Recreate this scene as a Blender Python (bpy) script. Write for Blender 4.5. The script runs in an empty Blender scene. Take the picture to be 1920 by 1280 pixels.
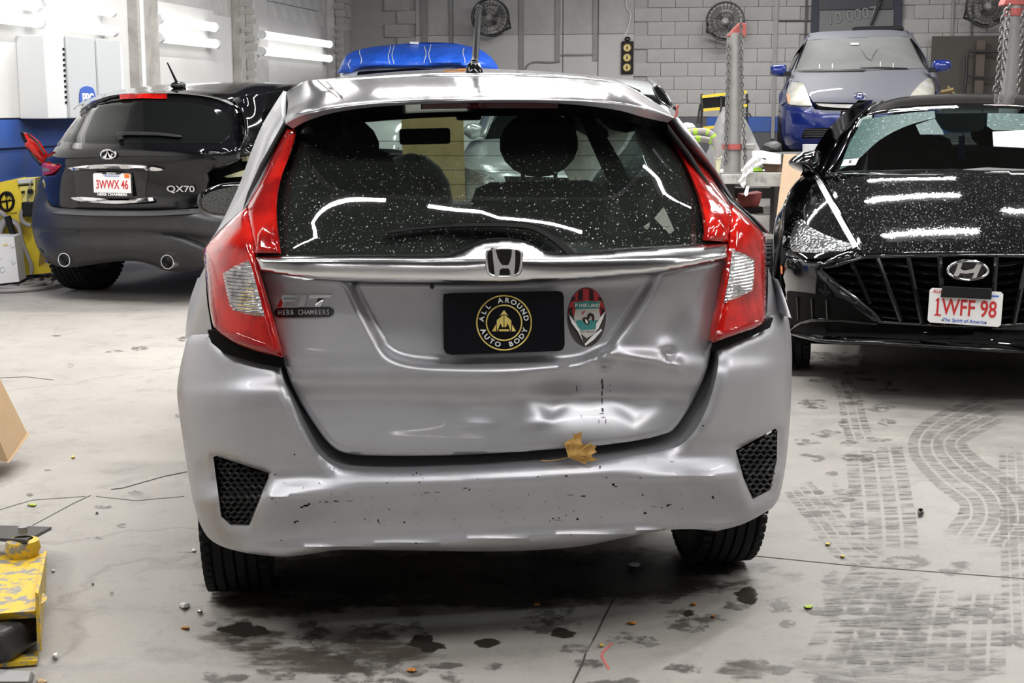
import bpy, bmesh, math, random
import numpy as np
from mathutils import Vector, Matrix, geometry
random.seed(4)
S = bpy.context.scene
COL = S.collection
# ------------------------------------------------------------------ camera, sky, exposure
EYE, FPX, PITCH, TILT = Vector((0, 0, 1.37)), 2700.0, math.radians(9.25), 0.0187
cam = bpy.data.objects.new('camera', bpy.data.cameras.new('camera'))
COL.objects.link(cam)
cam.data.sensor_width = 36.0
cam.data.lens = 36.0 * FPX / 1920.0
cam.data.clip_end = 200
cam.location = EYE
cam.rotation_euler = (math.pi / 2 - PITCH, 0, 0)
S.camera = cam
S.view_settings.view_transform = 'Standard'
S.view_settings.look = 'None'
S.view_settings.exposure = 0.16
S.cycles.transparent_max_bounces = 24
S.view_settings.gamma = 1.0
S.view_settings.use_curve_mapping = False
wd = bpy.data.worlds.new('world'); S.world = wd; wd.use_nodes = True
wd.node_tree.nodes['Background'].inputs[0].default_value = (.75, .8, .85, 1)
wd.node_tree.nodes['Background'].inputs[1].default_value = 0.25
ROOM_YAW = -9.9
WALL_L, WALL_R, WALL_B, WALL_F, CEIL = -6.4, 9.0, 22.0, -9.0, 4.3
TUBE_W = 97.0       # one ceiling lamp

def room_rot(): return Matrix.Rotation(math.radians(ROOM_YAW), 4, 'Z')
# ceiling lamps: fluorescent strips; (x, y, turn, length, strength) in the room's own axes
LAMPS = [(-4.4, 3.0, 90, 2.4, .6), (-4.4, 8.0, 90, 2.4, 1.3), (-4.4, 13.0, 90, 2.4, 1.0),
         (-2.6, 1.5, 0, 2.4, .55), (1.2, 1.9, 0, 2.4, .6), (-1.5, -7.4, 0, 2.4, .7), (2.6, -7.4, 0, 2.4, .7), (-.1, 3.47, 0, 1.2, .28), (-1.85, 3.45, 0, 1.4, .32),  # the pair by the front wall is added to light the hatchback's tail
         (.62, 4.75, 57, 1.0, .28), (1.2, 5.62, 57, 1.0, .28), (1.78, 6.5, 57, 1.0, .28), (1.85, 8.2, 72, 1.7, .6),
         (.85, 10.45, 0, 1.2, .7), (.85, 12.45, 0, 1.2, .7), (1.1, 14.5, 0, 1.2, .7), (2.4, 11.4, 0, 1.2, .6),
         (3.8, 2.4, 0, 2.4, .5), (-1.9, 6.6, 0, 2.4, 1.4), (4.2, 5.4, 0, 2.4, .8), (-1.9, 10.5, 0, 2.4, 1.2),
         (-1.9, 14.5, 0, 2.4, 1.3), (-.4, 18.4, 0, 2.4, 1.6), (3.6, 17.0, 0, 2.4, 1.2), (6.4, 9.0, 90, 2.4, .8), (6.6, 2.5, 90, 2.4, .7)]
def area_lamp(x, y, z, sx, sy, watt, rot=0.0, color=(1.0, .985, .96)):
    l = bpy.data.lights.new('lamp_light', 'AREA'); l.shape = 'RECTANGLE'; l.size = sx; l.size_y = sy
    l.energy = watt; l.color = color
    o = bpy.data.objects.new('lamp_light', l); COL.objects.link(o)
    o.matrix_world = room_rot() @ Matrix.Translation((x, y, z)) @ Matrix.Rotation(rot, 4, 'Z')
    return o
lamp_lights = []
for (x, y, d, ln, k) in LAMPS:
    lamp_lights.append(area_lamp(x, y, CEIL - .23, ln, .032, TUBE_W * k, math.radians(d)))

# ------------------------------------------------------------------ small tools
def ray(px, py):
    a, b = (px - 960) / FPX, (640 - py) / FPX
    c, s = math.cos(PITCH), math.sin(PITCH)
    return Vector((a, c + b * s, -s + b * c))
class Frame:
    """A thing's own axes: x right, y away from the entrance, z up; survey points are found on its own planes."""
    def __init__(f, x, y, yaw, z=None, tilt=True):
        f.M = Matrix.Translation((x, y, TILT * x if z is None else z))
        if tilt: f.M = f.M @ Matrix.Rotation(-math.atan(TILT), 4, 'Y')
        f.M = f.M @ Matrix.Rotation(math.radians(yaw), 4, 'Z')
        f.I = f.M.inverted(); f.o = f.I @ EYE; f.R = f.I.to_3x3()
    def _hit(f, px, py, k, v):
        d = f.R @ ray(px, py)
        return f.o + d * ((v - f.o[k]) / d[k])
    def at(f, px, py, y): return f._hit(px, py, 1, y)
    def atx(f, px, py, x): return f._hit(px, py, 0, x)
    def atz(f, px, py, z): return f._hit(px, py, 2, z)
W0 = Frame(0, 0, 0, 0, False)
ROOM = Frame(0, 0, ROOM_YAW, 0, False)
FLOOR = Frame(0, 0, 0, 0, True)
def onfloor(px, py, h=0.0): return FLOOR.M @ FLOOR.atz(px, py, h)

def lerp(tab):
    """smooth monotone curve through a table"""
    xs = np.array([t[0] for t in tab], float); ys = np.array([t[1] for t in tab], float)
    h = np.diff(xs); d = np.diff(ys) / h; m = np.zeros(len(xs))
    m[0], m[-1] = d[0], d[-1]
    for i in range(1, len(xs) - 1):
        if d[i - 1] * d[i] > 0:
            w1, w2 = 2 * h[i] + h[i - 1], h[i] + 2 * h[i - 1]
            m[i] = (w1 + w2) / (w1 / d[i - 1] + w2 / d[i])
    xs, ys, m, h = list(xs), list(ys), list(m), list(h)
    import bisect
    def fn(x):
        if x <= xs[0]: return ys[0]
        if x >= xs[-1]: return ys[-1]
        i = bisect.bisect_right(xs, x) - 1
        t = (x - xs[i]) / h[i]; t2, t3 = t * t, t * t * t
        return ys[i] * (2 * t3 - 3 * t2 + 1) + h[i] * m[i] * (t3 - 2 * t2 + t) + ys[i + 1] * (3 * t2 - 2 * t3) + h[i] * m[i + 1] * (t3 - t2)
    return fn
def smooth(a, b, x):
    t = min(1, max(0, (x - a) / (b - a))); return t * t * (3 - 2 * t)
def gauss(x, y, cx, cy, rx, ry, rot=0.0):
    c, s = math.cos(rot), math.sin(rot); dx, dy = x - cx, y - cy
    a, b = (dx * c + dy * s) / rx, (-dx * s + dy * c) / ry
    return math.exp(-(a * a + b * b))
def sp(pts, n=6, closed=True):
    """smooth line through points; a point with a third entry is a corner"""
    P = [Vector((p[0], p[1])) for p in pts]; C = [len(p) > 2 for p in pts]; N = len(P); out = []
    for i in range(N if closed else N - 1):
        j = (i + 1) % N; a, b = P[i], P[j]
        pa = a if (C[i] or (not closed and i == 0)) else P[i - 1]
        pb = b if (C[j] or (not closed and j == N - 1)) else P[(j + 1) % N]
        for k in range(n):
            t = k / n
            out.append(tuple(.5 * (2 * a + (b - pa) * t + (2 * pa - 5 * a + 4 * b - pb) * t * t + (3 * a - pa - 3 * b + pb) * t ** 3)))
    if not closed: out.append(tuple(P[-1]))
    return out
def sp3(P, n=6):
    P = [Vector(p) for p in P]; out = []
    for i in range(len(P) - 1):
        a, b = P[i], P[i + 1]; pa = P[max(i - 1, 0)]; pb = P[min(i + 2, len(P) - 1)]
        if i == 0: pa = a * 2 - b
        if i + 2 > len(P) - 1: pb = b * 2 - a
        for k in range(n):
            t = k / n
            out.append(.5 * (2 * a + (b - pa) * t + (2 * pa - 5 * a + 4 * b - pb) * t * t + (3 * a - pa - 3 * b + pb) * t ** 3))
    return out + [P[-1]]
def poly(*p): return [(x, y, 1) for x, y in p]
# objects
def link(o, parent=None, mw=None):
    COL.objects.link(o)
    if parent is not None: o.parent = parent
    if mw is not None: o.matrix_world = mw
    return o
def tag(o, label=None, cat=None, group=None, kind=None):
    if label: o['label'] = label
    if cat: o['category'] = cat
    if group: o['group'] = group
    if kind: o['kind'] = kind
    return o
def thing(name, M, label, cat, group=None):
    o = bpy.data.objects.new(name, None); link(o); o.matrix_world = M; o.empty_display_size = .1
    return tag(o, label, cat, group)
def mk(name, V, F, m, parent=None, ang=35, label=None, kind=None):
    me = bpy.data.meshes.new(name); me.from_pydata([tuple(v) for v in V], [], F)
    if ang:
        me.polygons.foreach_set('use_smooth', [True] * len(me.polygons))
        if ang < 180: me.set_sharp_from_angle(angle=math.radians(ang))
    for mm in (m if isinstance(m, (list, tuple)) else [m]): me.materials.append(mm)
    me.update()
    o = bpy.data.objects.new(name, me); link(o, parent)
    return tag(o, label, None, None, kind)
class MB:
    """collects shapes into one mesh"""
    def __init__(b): b.V, b.F = [], []
    def add(b, V, F):
        n = len(b.V); b.V += [Vector(v) for v in V]; b.F += [tuple(i + n for i in f) for f in F]; return b
    def box(b, c, s, M=None, taper=1.0):
        V = []
        for z in (-1, 1):
            k = taper if z > 0 else 1
            for x, y in ((-1, -1), (1, -1), (1, 1), (-1, 1)): V.append(Vector((c[0] + x * s[0] / 2 * k, c[1] + y * s[1] / 2 * k, c[2] + z * s[2] / 2)))
        if M: V = [M @ v for v in V]
        return b.add(V, [(3, 2, 1, 0), (4, 5, 6, 7), (0, 1, 5, 4), (1, 2, 6, 5), (2, 3, 7, 6), (3, 0, 4, 7)])
    def hexa(b, V): return b.add(V, [(3, 2, 1, 0), (4, 5, 6, 7), (0, 1, 5, 4), (1, 2, 6, 5), (2, 3, 7, 6), (3, 0, 4, 7)])
    def tube(b, P, r, n=8, cap=True):
        P = [Vector(p) for p in P]; rr = r if isinstance(r, (list, tuple)) else [r] * len(P); V, F = [], []
        up = None
        for i, p in enumerate(P):
            d = (P[min(i + 1, len(P) - 1)] - P[max(i - 1, 0)]).normalized()
            if up is None: up = Vector((0, 0, 1)) if abs(d.z) < .9 else Vector((1, 0, 0))
            x = d.cross(up).normalized(); y = x.cross(d).normalized(); up = y
            for k in range(n):
                a = 2 * math.pi * k / n; V.append(p + (x * math.cos(a) + y * math.sin(a)) * rr[i])
        for i in range(len(P) - 1):
            for k in range(n): F.append((i * n + k, i * n + (k + 1) % n, (i + 1) * n + (k + 1) % n, (i + 1) * n + k))
        if cap: F.append(tuple(range(n))[::-1]); F.append(tuple((len(P) - 1) * n + k for k in range(n)))
        F = [f[::-1] for f in F]
        return b.add(V, F)
    def lathe(b, prof, c, axis='z', n=32, M=None):
        """prof: (radius, height) pairs"""
        V, F = [], []
        for (r, h) in prof:
            for k in range(n):
                a = 2 * math.pi * k / n; x, y = r * math.cos(a), r * math.sin(a)
                v = Vector((x, y, h)) if axis == 'z' else Vector((h, x, y)) if axis == 'x' else Vector((y, h, x))
                V.append(v + Vector(c))
        for i in range(len(prof) - 1):
            for k in range(n): F.append((i * n + k, i * n + (k + 1) % n, (i + 1) * n + (k + 1) % n, (i + 1) * n + k))
        if prof[0][0] > 1e-6 and True: pass
        if M: V = [M @ v for v in V]
        return b.add(V, F)
    def cyl(b, c, r, h, axis='z', n=24, M=None): return b.lathe([(1e-5, -h / 2), (r, -h / 2), (r, h / 2), (1e-5, h / 2)], c, axis, n, M)
    def ball(b, c, r, n=12):
        V, F = [], []; rx, ry, rz = r if isinstance(r, (tuple, list)) else (r, r, r)
        m = n // 2
        for i in range(m + 1):
            t = math.pi * i / m
            for k in range(n):
                a = 2 * math.pi * k / n; V.append((c[0] + rx * math.sin(t) * math.cos(a), c[1] + ry * math.sin(t) * math.sin(a), c[2] + rz * math.cos(t)))
        for i in range(m):
            for k in range(n): F.append((i * n + k, (i + 1) * n + k, (i + 1) * n + (k + 1) % n, i * n + (k + 1) % n))
        return b.add(V, F)
    def out(b, name, m, parent=None, ang=35, label=None, kind=None, bev=0.0):
        o = mk(name, b.V, b.F, m, parent, ang, label, kind)
        if bev:
            md = o.modifiers.new('bevel', 'BEVEL'); md.width = bev; md.segments = 2; md.limit_method = 'ANGLE'; md.angle_limit = math.radians(40)
        return o

def inside(P, pts):
    P = np.asarray(P); x, y = pts[:, 0], pts[:, 1]; r = np.zeros(len(pts), bool)
    a = P; b = np.roll(P, -1, 0)
    for (x1, y1), (x2, y2) in zip(a, b):
        if y1 == y2: continue
        c = ((y1 > y) != (y2 > y)) & (x < (x2 - x1) * (y - y1) / (y2 - y1) + x1); r ^= c
    return r
def edge_dist(P, pts):
    P = np.asarray(P); best = np.full(len(pts), 1e18)
    for a, b in zip(P, np.roll(P, -1, 0)):
        d = b - a; L = d @ d
        t = np.clip(((pts - a) @ d) / max(L, 1e-12), 0, 1)
        q = pts - (a + t[:, None] * d); best = np.minimum(best, (q * q).sum(1))
    return np.sqrt(best)
def dens(P, step):
    out = []
    for i in range(len(P)):
        a, b = Vector(P[i][:2]), Vector(P[(i + 1) % len(P)][:2]); n = max(1, int((b - a).length / step + .5))
        for k in range(n): out.append(tuple(a + (b - a) * (k / n)))
    return out
def cdt(outline, holes=(), step=12):
    loops = [dens(outline, step)] + [dens(h, step) for h in holes]
    pts, edges = [], []
    for L in loops:
        n = len(pts); pts += L; edges += [(n + i, n + (i + 1) % len(L)) for i in range(len(L))]
    A = np.array(loops[0]); x0, y0 = A.min(0); x1, y1 = A.max(0)
    gx, gy = np.meshgrid(np.arange(x0 + step / 2, x1, step), np.arange(y0 + step / 2, y1, step * .87))
    gx[1::2] += step / 2
    g = np.stack([gx.ravel(), gy.ravel()], 1)
    if len(g):
        ok = inside(loops[0], g) & (edge_dist(loops[0], g) > step * .45)
        for h in loops[1:]: ok &= ~inside(h, g) & (edge_dist(h, g) > step * .45)
        pts += [tuple(p) for p in g[ok]]
    v, e, f, ov, oe, of = geometry.delaunay_2d_cdt([Vector(p) for p in pts], edges, [], 0, 1e-6)
    V = np.array([tuple(p) for p in v]); cen = np.array([(V[list(t)]).mean(0) for t in f])
    ok = inside(loops[0], cen)
    for h in loops[1:]: ok &= ~inside(h, cen)
    F = [tuple(t) for t, k in zip(f, ok) if k]
    return V, F, loops
def panel(name, fr, outline, depth, m, parent=None, holes=(), step=12, rim=.015, roll=None, ang=40, label=None, kind=None, at=None, back=Vector((0, 1, 0))):
    """a body panel: its outline in survey pixels, its depth from depth(px, py); given an edge turned inwards"""
    V2, F, loops = cdt(outline, holes, step)
    at = at or fr.at
    add = np.zeros(len(V2))
    if roll:
        d = np.minimum.reduce([edge_dist(L, V2) for L in loops]); add = roll[0] * np.clip(1 - d / roll[1], 0, 1) ** 2
    V = [at(p[0], p[1], depth(p[0], p[1])) + back * a for p, a in zip(V2, add)]
    o = fr.o; F2 = []
    for t in F:
        n = (V[t[1]] - V[t[0]]).cross(V[t[2]] - V[t[0]])
        F2.append(t if n.dot(o - V[t[0]]) > 0 else t[::-1])
    if rim:
        cnt = {}
        for t in F2:
            for i in range(3):
                a, b = t[i], t[(i + 1) % 3]; cnt[(a, b)] = 1
        bd = [(a, b) for (a, b) in cnt if (b, a) not in cnt]; mp = {}
        for a, b in bd:
            for q in (a, b):
                if q not in mp: mp[q] = len(V); V.append(V[q] + back * rim)
        for a, b in bd: F2.append((b, a, mp[a], mp[b]))
    return mk(name, V, F2, m, parent, ang, label, kind)
def patch(name, net, m, parent=None, n=6, ang=180, thick=0, label=None, flip=False, kind=None):
    """smooth surface through a net of points (rows of equal length)"""
    rows = [sp3(r, n) for r in net]; cols = [sp3([r[i] for r in rows], n) for i in range(len(rows[0]))]
    nr, nc = len(cols[0]), len(cols); V = [cols[c][r] for r in range(nr) for c in range(nc)]; F = []
    for r in range(nr - 1):
        for c in range(nc - 1):
            q = (r * nc + c, r * nc + c + 1, (r + 1) * nc + c + 1, (r + 1) * nc + c); F.append(q[::-1] if flip else q)
    o = mk(name, V, F, m, parent, ang, label, kind)
    if thick:
        md = o.modifiers.new('solid', 'SOLIDIFY'); md.thickness = thick; md.offset = -1
    return o
def slab(name, pts2, y0, y1, m, parent=None, to=lambda u, v, y: Vector((u, y, v)), ang=35, label=None, step=None, bev=0, kind=None):
    """extrude a flat outline between two depths"""
    P = [p[:2] for p in pts2]; n = len(P)
    V2, F, L = cdt(P, (), step or 1e9) if step else (None, None, None)
    t = geometry.tessellate_polygon([[Vector((p[0], p[1], 0)) for p in P]])
    V = [to(u, v, y0) for u, v in P] + [to(u, v, y1) for u, v in P]; F = []
    for a in t: F += [tuple(a), tuple(i + n for i in a[::-1])]
    for i in range(n): j = (i + 1) % n; F.append((i, i + n, j + n, j))
    o = mk(name, V, F, m, parent, ang, label, kind)
    bm = bmesh.new(); bm.from_mesh(o.data); bmesh.ops.recalc_face_normals(bm, faces=bm.faces); bm.to_mesh(o.data); bm.free()
    if bev:
        md = o.modifiers.new('bevel', 'BEVEL'); md.width = bev; md.segments = 2; md.limit_method = 'ANGLE'; md.angle_limit = math.radians(50)
    return o
def fixn(o):
    bm = bmesh.new(); bm.from_mesh(o.data); bmesh.ops.recalc_face_normals(bm, faces=bm.faces); bm.to_mesh(o.data); bm.free(); return o
def text(name, s, size, m, parent, M, extrude=.001, shear=0, bold=0.0, sx=1.0, spacing=1.0, label=None, bevel=0):
    c = bpy.data.curves.new(name, 'FONT'); c.body = s; c.size = size; c.extrude = extrude; c.shear = shear; c.offset = bold
    c.align_x = 'CENTER'; c.align_y = 'CENTER'; c.space_character = spacing; c.resolution_u = 4; c.bevel_depth = bevel
    t = bpy.data.objects.new(name, c); COL.objects.link(t)
    dg = bpy.context.evaluated_depsgraph_get(); me = bpy.data.meshes.new_from_object(t.evaluated_get(dg)); bpy.data.objects.remove(t); bpy.data.curves.remove(c)
    me.transform(Matrix.Diagonal((sx, 1, 1, 1)))
    me.materials.clear(); me.materials.append(m); me.name = name
    o = bpy.data.objects.new(name, me); link(o, parent); o.matrix_local = M
    if label: o['label'] = label
    return o
def facing(v, yaw=0.0, roll=0.0, tiltx=0.0):
    """places things drawn in x-y so that they face the entrance (-y) at v"""
    return Matrix.Translation(v) @ Matrix.Rotation(yaw, 4, 'Z') @ Matrix.Rotation(math.pi / 2 + tiltx, 4, 'X') @ Matrix.Rotation(roll, 4, 'Z')
def copy_tree(o, M=None, label=None, parent=None):
    c = o.copy(); COL.objects.link(c)
    if parent is not None: c.parent = parent
    else: c.matrix_world = M
    if label: c['label'] = label
    for k in o.children: copy_tree(k, None, None, c)
    return c

# ------------------------------------------------------------------ materials
def mat(name, col=(.5, .5, .5), rough=.5, metal=0.0, coat=0.0, spec=.5, noise=None, bump=None, trans=0.0, ior=1.45, alpha=1.0, coatr=.03, emis=0):
    m = bpy.data.materials.new(name); m.use_nodes = True; nt = m.node_tree; N, L = nt.nodes, nt.links
    b = N['Principled BSDF']; i = b.inputs
    i['Base Color'].default_value = (*col, 1); i['Roughness'].default_value = rough; i['Metallic'].default_value = metal
    i['Coat Weight'].default_value = coat; i['Coat Roughness'].default_value = coatr; i['Specular IOR Level'].default_value = spec
    i['Transmission Weight'].default_value = trans; i['IOR'].default_value = ior; i['Alpha'].default_value = alpha
    if emis: i['Emission Color'].default_value = (1, .985, .95, 1); i['Emission Strength'].default_value = emis
    tc = N.new('ShaderNodeTexCoord')
    if noise:      # (scale, other colour, low, high)
        t = N.new('ShaderNodeTexNoise'); t.inputs['Scale'].default_value = noise[0]; t.inputs['Detail'].default_value = 8; t.inputs['Roughness'].default_value = .65
        L.new(tc.outputs['Object'], t.inputs['Vector'])
        r = N.new('ShaderNodeMapRange'); r.inputs['From Min'].default_value = noise[2]; r.inputs['From Max'].default_value = noise[3]
        L.new(t.outputs['Fac'], r.inputs['Value'])
        x = N.new('ShaderNodeMix'); x.data_type = 'RGBA'; x.inputs[6].default_value = (*col, 1); x.inputs[7].default_value = (*noise[1], 1)
        L.new(r.outputs[0], x.inputs[0]); L.new(x.outputs[2], i['Base Color'])
    if bump:       # (kind, scale, strength, distance)
        if bump[0] == 'drops':
            t = N.new('ShaderNodeTexVoronoi'); t.inputs['Scale'].default_value = bump[1]; L.new(tc.outputs['Object'], t.inputs['Vector'])
            r = N.new('ShaderNodeMapRange'); r.inputs['From Min'].default_value = .12; r.inputs['From Max'].default_value = .42; r.inputs['To Min'].default_value = 1; r.inputs['To Max'].default_value = 0
            r.interpolation_type = 'SMOOTHSTEP'; L.new(t.outputs['Distance'], r.inputs['Value']); h = r.outputs[0]
        elif bump[0] == 'wave':
            t = N.new('ShaderNodeTexWave'); t.bands_direction = bump[4]; t.inputs['Scale'].default_value = bump[1]; L.new(tc.outputs['Object'], t.inputs['Vector']); h = t.outputs['Fac']
        elif bump[0] == 'cells':
            t = N.new('ShaderNodeTexVoronoi'); t.inputs['Scale'].default_value = bump[1]; L.new(tc.outputs['Object'], t.inputs['Vector']); h = t.outputs['Distance']
        else:
            t = N.new('ShaderNodeTexNoise'); t.inputs['Scale'].default_value = bump[1]; t.inputs['Detail'].default_value = 6; L.new(tc.outputs['Object'], t.inputs['Vector']); h = t.outputs['Fac']
        bp = N.new('ShaderNodeBump'); bp.inputs['Strength'].default_value = bump[2]; bp.inputs['Distance'].default_value = bump[3]
        L.new(h, bp.inputs['Height']); L.new(bp.outputs[0], i['Normal'])
        if coat: L.new(bp.outputs[0], i['Coat Normal'])
    return m
def glass(name, tint, refl=.06, rough=.0, drops=None, haze=0.0, hazecol=(.5, .5, .5)):
    """thin pane: see-through tint plus mirror reflection"""
    m = bpy.data.materials.new(name); m.use_nodes = True; nt = m.node_tree; N, L = nt.nodes, nt.links
    for n in list(N): N.remove(n)
    out = N.new('ShaderNodeOutputMaterial'); t = N.new('ShaderNodeBsdfTransparent'); t.inputs[0].default_value = (*tint, 1)
    g = N.new('ShaderNodeBsdfGlossy'); g.inputs['Roughness'].default_value = rough; g.inputs[0].default_value = (1, 1, 1, 1)
    fr = N.new('ShaderNodeFresnel'); fr.inputs[0].default_value = 1.5
    mx = N.new('ShaderNodeMixShader'); L.new(fr.outputs[0], mx.inputs[0]); L.new(t.outputs[0], mx.inputs[1]); L.new(g.outputs[0], mx.inputs[2]); last = mx
    if haze:
        d = N.new('ShaderNodeBsdfDiffuse'); d.inputs[0].default_value = (*hazecol, 1)
        m2 = N.new('ShaderNodeMixShader'); m2.inputs[0].default_value = haze; L.new(mx.outputs[0], m2.inputs[1]); L.new(d.outputs[0], m2.inputs[2]); last = m2
    L.new(last.outputs[0], out.inputs[0])
    return m
PI = math.pi
M = {}
M['silver'] = mat('silver_paint', (.45, .45, .48), .40, .72, .15, noise=(9, (.41, .405, .42), .45, .8))
M['silver_roof'] = mat('wet_roof_silver_paint', (.40, .40, .42), .17, .88, .5)
M['silver_dirty'] = mat('dirty_silver_paint', (.36, .355, .345), .5, .6, .2, noise=(6, (.19, .175, .15), .42, .66))
M['black_paint'] = mat('black_gloss_paint', (.004, .004, .005), .06, 0, .55, .3)
M['black_wet'] = mat('wet_black_paint', (.004, .004, .005), .03, 0, .8, .4, bump=('drops', 95, .02, .0012))
M['black_plastic'] = mat('black_plastic', (.010, .010, .011), .45, 0, 0, .3)
M['bumper_plastic'] = mat('grey_black_bumper_plastic', (.026, .026, .028), .42, 0, 0, .55, noise=(5, (.04, .04, .042), .5, .75))
M['gloss_black'] = mat('gloss_black_plastic', (.006, .006, .006), .12, 0, .6)
M['rubber'] = mat('tyre_rubber', (.008, .008, .009), .7, spec=.25, bump=('noise', 60, .3, .002))
M['chrome_satin'] = mat('satin_chrome', (.88, .88, .90), .28, .85)
M['chain'] = mat('chain_steel', (.17, .168, .165), .4, .6)
M['wiper'] = mat('matt_black_wiper', (.004, .004, .004), .5, spec=.12)
def flank_dirt(m):
    nt = m.node_tree; N, L = nt.nodes, nt.links; b = N['Principled BSDF']; src = b.inputs['Base Color'].links[0].from_socket
    tc = N.new('ShaderNodeTexCoord'); s = N.new('ShaderNodeSeparateXYZ'); L.new(tc.outputs['Object'], s.inputs[0])
    n = N.new('ShaderNodeTexNoise'); n.inputs['Scale'].default_value = 14; n.inputs['Detail'].default_value = 8; L.new(tc.outputs['Object'], n.inputs['Vector'])
    a = N.new('ShaderNodeMath'); a.operation = 'MULTIPLY_ADD'; a.inputs[1].default_value = .06; L.new(n.outputs['Fac'], a.inputs[0]); L.new(s.outputs[0], a.inputs[2])
    r = N.new('ShaderNodeMapRange'); r.inputs['From Min'].default_value = -.765; r.inputs['From Max'].default_value = -.80; r.inputs['To Max'].default_value = .75; L.new(a.outputs[0], r.inputs['Value'])
    x = N.new('ShaderNodeMix'); x.data_type = 'RGBA'; L.new(r.outputs[0], x.inputs[0]); L.new(src, x.inputs[6]); x.inputs[7].default_value = (.20, .185, .155, 1); L.new(x.outputs[2], b.inputs['Base Color'])
    return m
M['silver_bumper'] = flank_dirt(mat('bumper_silver_paint', (.45, .45, .48), .44, .72, .10, noise=(9, (.41, .405, .42), .45, .8)))
M['dark'] = mat('dark_cavity', (.006, .006, .006), .9, spec=.1)
M['chrome'] = mat('chrome', (.82, .82, .84), .07, 1.0)
M['chrome_worn'] = mat('spotted_chrome', (.86, .86, .88), .17, 1.0, bump=('noise', 40, .12, .003))
M['red_lens'] = mat('red_lamp_lens', (.26, .004, .004), .10, 0, .7, .4, noise=(11, (.56, .012, .007), .40, .60), bump=('noise', 22, .10, .01))
M['red_deep'] = mat('deep_red_lens', (.30, .006, .008), .12, 0, 1.0)
M['red_dark'] = mat('unlit_red_lens', (.05, .003, .006), .15, 0, .8)
M['clear_lens'] = mat('ribbed_clear_lens', (.70, .70, .72), .12, .75, .8, noise=(45, (.28, .28, .30), .46, .62), bump=('wave', 38, .9, .006, 'Z'))
M['white'] = mat('white_print', (.85, .85, .85), .5)
M['grey_print'] = mat('grey_print', (.34, .34, .35), .5)
M['gold'] = mat('gold_print', (.72, .52, .10), .45, .2, noise=(30, (.85, .72, .25), .4, .6))
M['plate_black'] = mat('black_plate', (.0035, .0035, .006), .3, 0, 0, .2)
M['plate_white'] = mat('white_plate', (.80, .80, .80), .4)
M['plate_red'] = mat('plate_red', (.55, .03, .03), .45)
M['plate_blue'] = mat('plate_blue', (.06, .14, .55), .45)
M['orange'] = mat('orange_plastic', (.75, .17, .02), .4)
M['seat'] = mat('dark_seat_fabric', (.022, .022, .022), .9)
M['trim_grey'] = mat('grey_interior_trim', (.10, .105, .10), .8)
M['glass_rear'] = glass('rear_window_glass', (.50, .56, .52), rough=.02, haze=.035, hazecol=(.35, .4, .36))
M['glass_clear'] = glass('windscreen_glass', (.66, .74, .70))
M['glass_teal'] = glass('sedan_windscreen_glass', (.42, .56, .54))
M['glass_dark'] = mat('dark_tinted_glass', (.006, .007, .007), .04, 0, 0, .4)
M['glass_dusty'] = mat('dusty_windscreen', (.125, .13, .128), .7, 0, 0, .2, noise=(3, (.155, .16, .157), .4, .7))
M['water'] = mat('water_drops', (.9, .92, .92), .03, 0, 0, .5, trans=1.0, ior=1.33)
M['pale_foam'] = mat('pale_yellow_foam', (.62, .62, .42), .8)
M['steel'] = mat('grey_steel', (.29, .287, .282), .5, .35, noise=(7, (.24, .235, .23), .42, .7))
M['dark_steel'] = mat('dark_steel', (.06, .06, .06), .5, .5)
M['red_paint'] = mat('red_enamel', (.36, .08, .075), .5, noise=(12, (.25, .06, .05), .5, .75))
M['yellow'] = mat('yellow_enamel', (.80, .60, .035), .5, noise=(4, (.70, .50, .03), .45, .75))
M['yellow_worn'] = mat('chipped_yellow_enamel', (.72, .47, .03), .5, noise=(26, (.27, .26, .24), .50, .56))
M['cardboard'] = mat('cardboard', (.48, .33, .19), .85, noise=(5, (.43, .29, .16), .4, .7))
M['cardboard_pale'] = mat('pale_cardboard', (.58, .43, .30), .85, noise=(3, (.52, .38, .26), .4, .7))
M['plywood'] = mat('plywood', (.30, .23, .11), .8, noise=(6, (.24, .17, .07), .4, .7))
M['tarp'] = mat('blue_tarp', (.03, .15, .85), .34, 0, .1, bump=('noise', 5, .8, .06))
M['white_paint'] = mat('white_car_paint', (.72, .73, .74), .25, 0, .8)
M['pale_paint'] = mat('pale_silver_paint', (.52, .55, .57), .28, .5, .8)
M['blue_paint'] = mat('blue_car_paint', (.012, .028, .20), .22, .2, .9)
M['conc_block'] = mat('painted_block', (.47, .46, .455), .85, noise=(2.2, (.38, .372, .366), .35, .7), bump=('noise', 14, .6, .02))
M['mortar'] = mat('mortar', (.41, .40, .392), .95, bump=('noise', 20, .5, .02))
M['block_white'] = mat('whitewashed_block', (.62, .615, .60), .85, noise=(3, (.50, .49, .47), .4, .7), bump=('noise', 12, .6, .02))
M['board_white'] = mat('white_wall_board', (.74, .74, .73), .75, noise=(1.5, (.66, .655, .64), .4, .75))
M['board_grey'] = mat('grey_wall_board', (.54, .53, .53), .8, noise=(1.2, (.48, .472, .472), .4, .75))
M['pilaster'] = mat('rough_pilaster', (.48, .465, .44), .9, noise=(3, (.34, .325, .30), .38, .66), bump=('noise', 8, .8, .03))
M['blue_wall'] = mat('blue_wall_paint', (.035, .105, .42), .6, noise=(3, (.055, .10, .28), .4, .72))
M['dim_wall'] = mat('dark_grey_wall_paint', (.10, .10, .11), .7)
M['tube_on'] = mat('lit_tube', (1, 1, 1), .5, emis=1.05)
M['enamel_white'] = mat('white_enamel', (.78, .79, .80), .4)
M['locker'] = mat('grey_white_locker_paint', (.58, .60, .62), .5)
M['wire'] = mat('dark_wire', (.05, .05, .05), .5, .4)
M['cable_grey'] = mat('grey_cable', (.30, .28, .27), .6)
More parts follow.
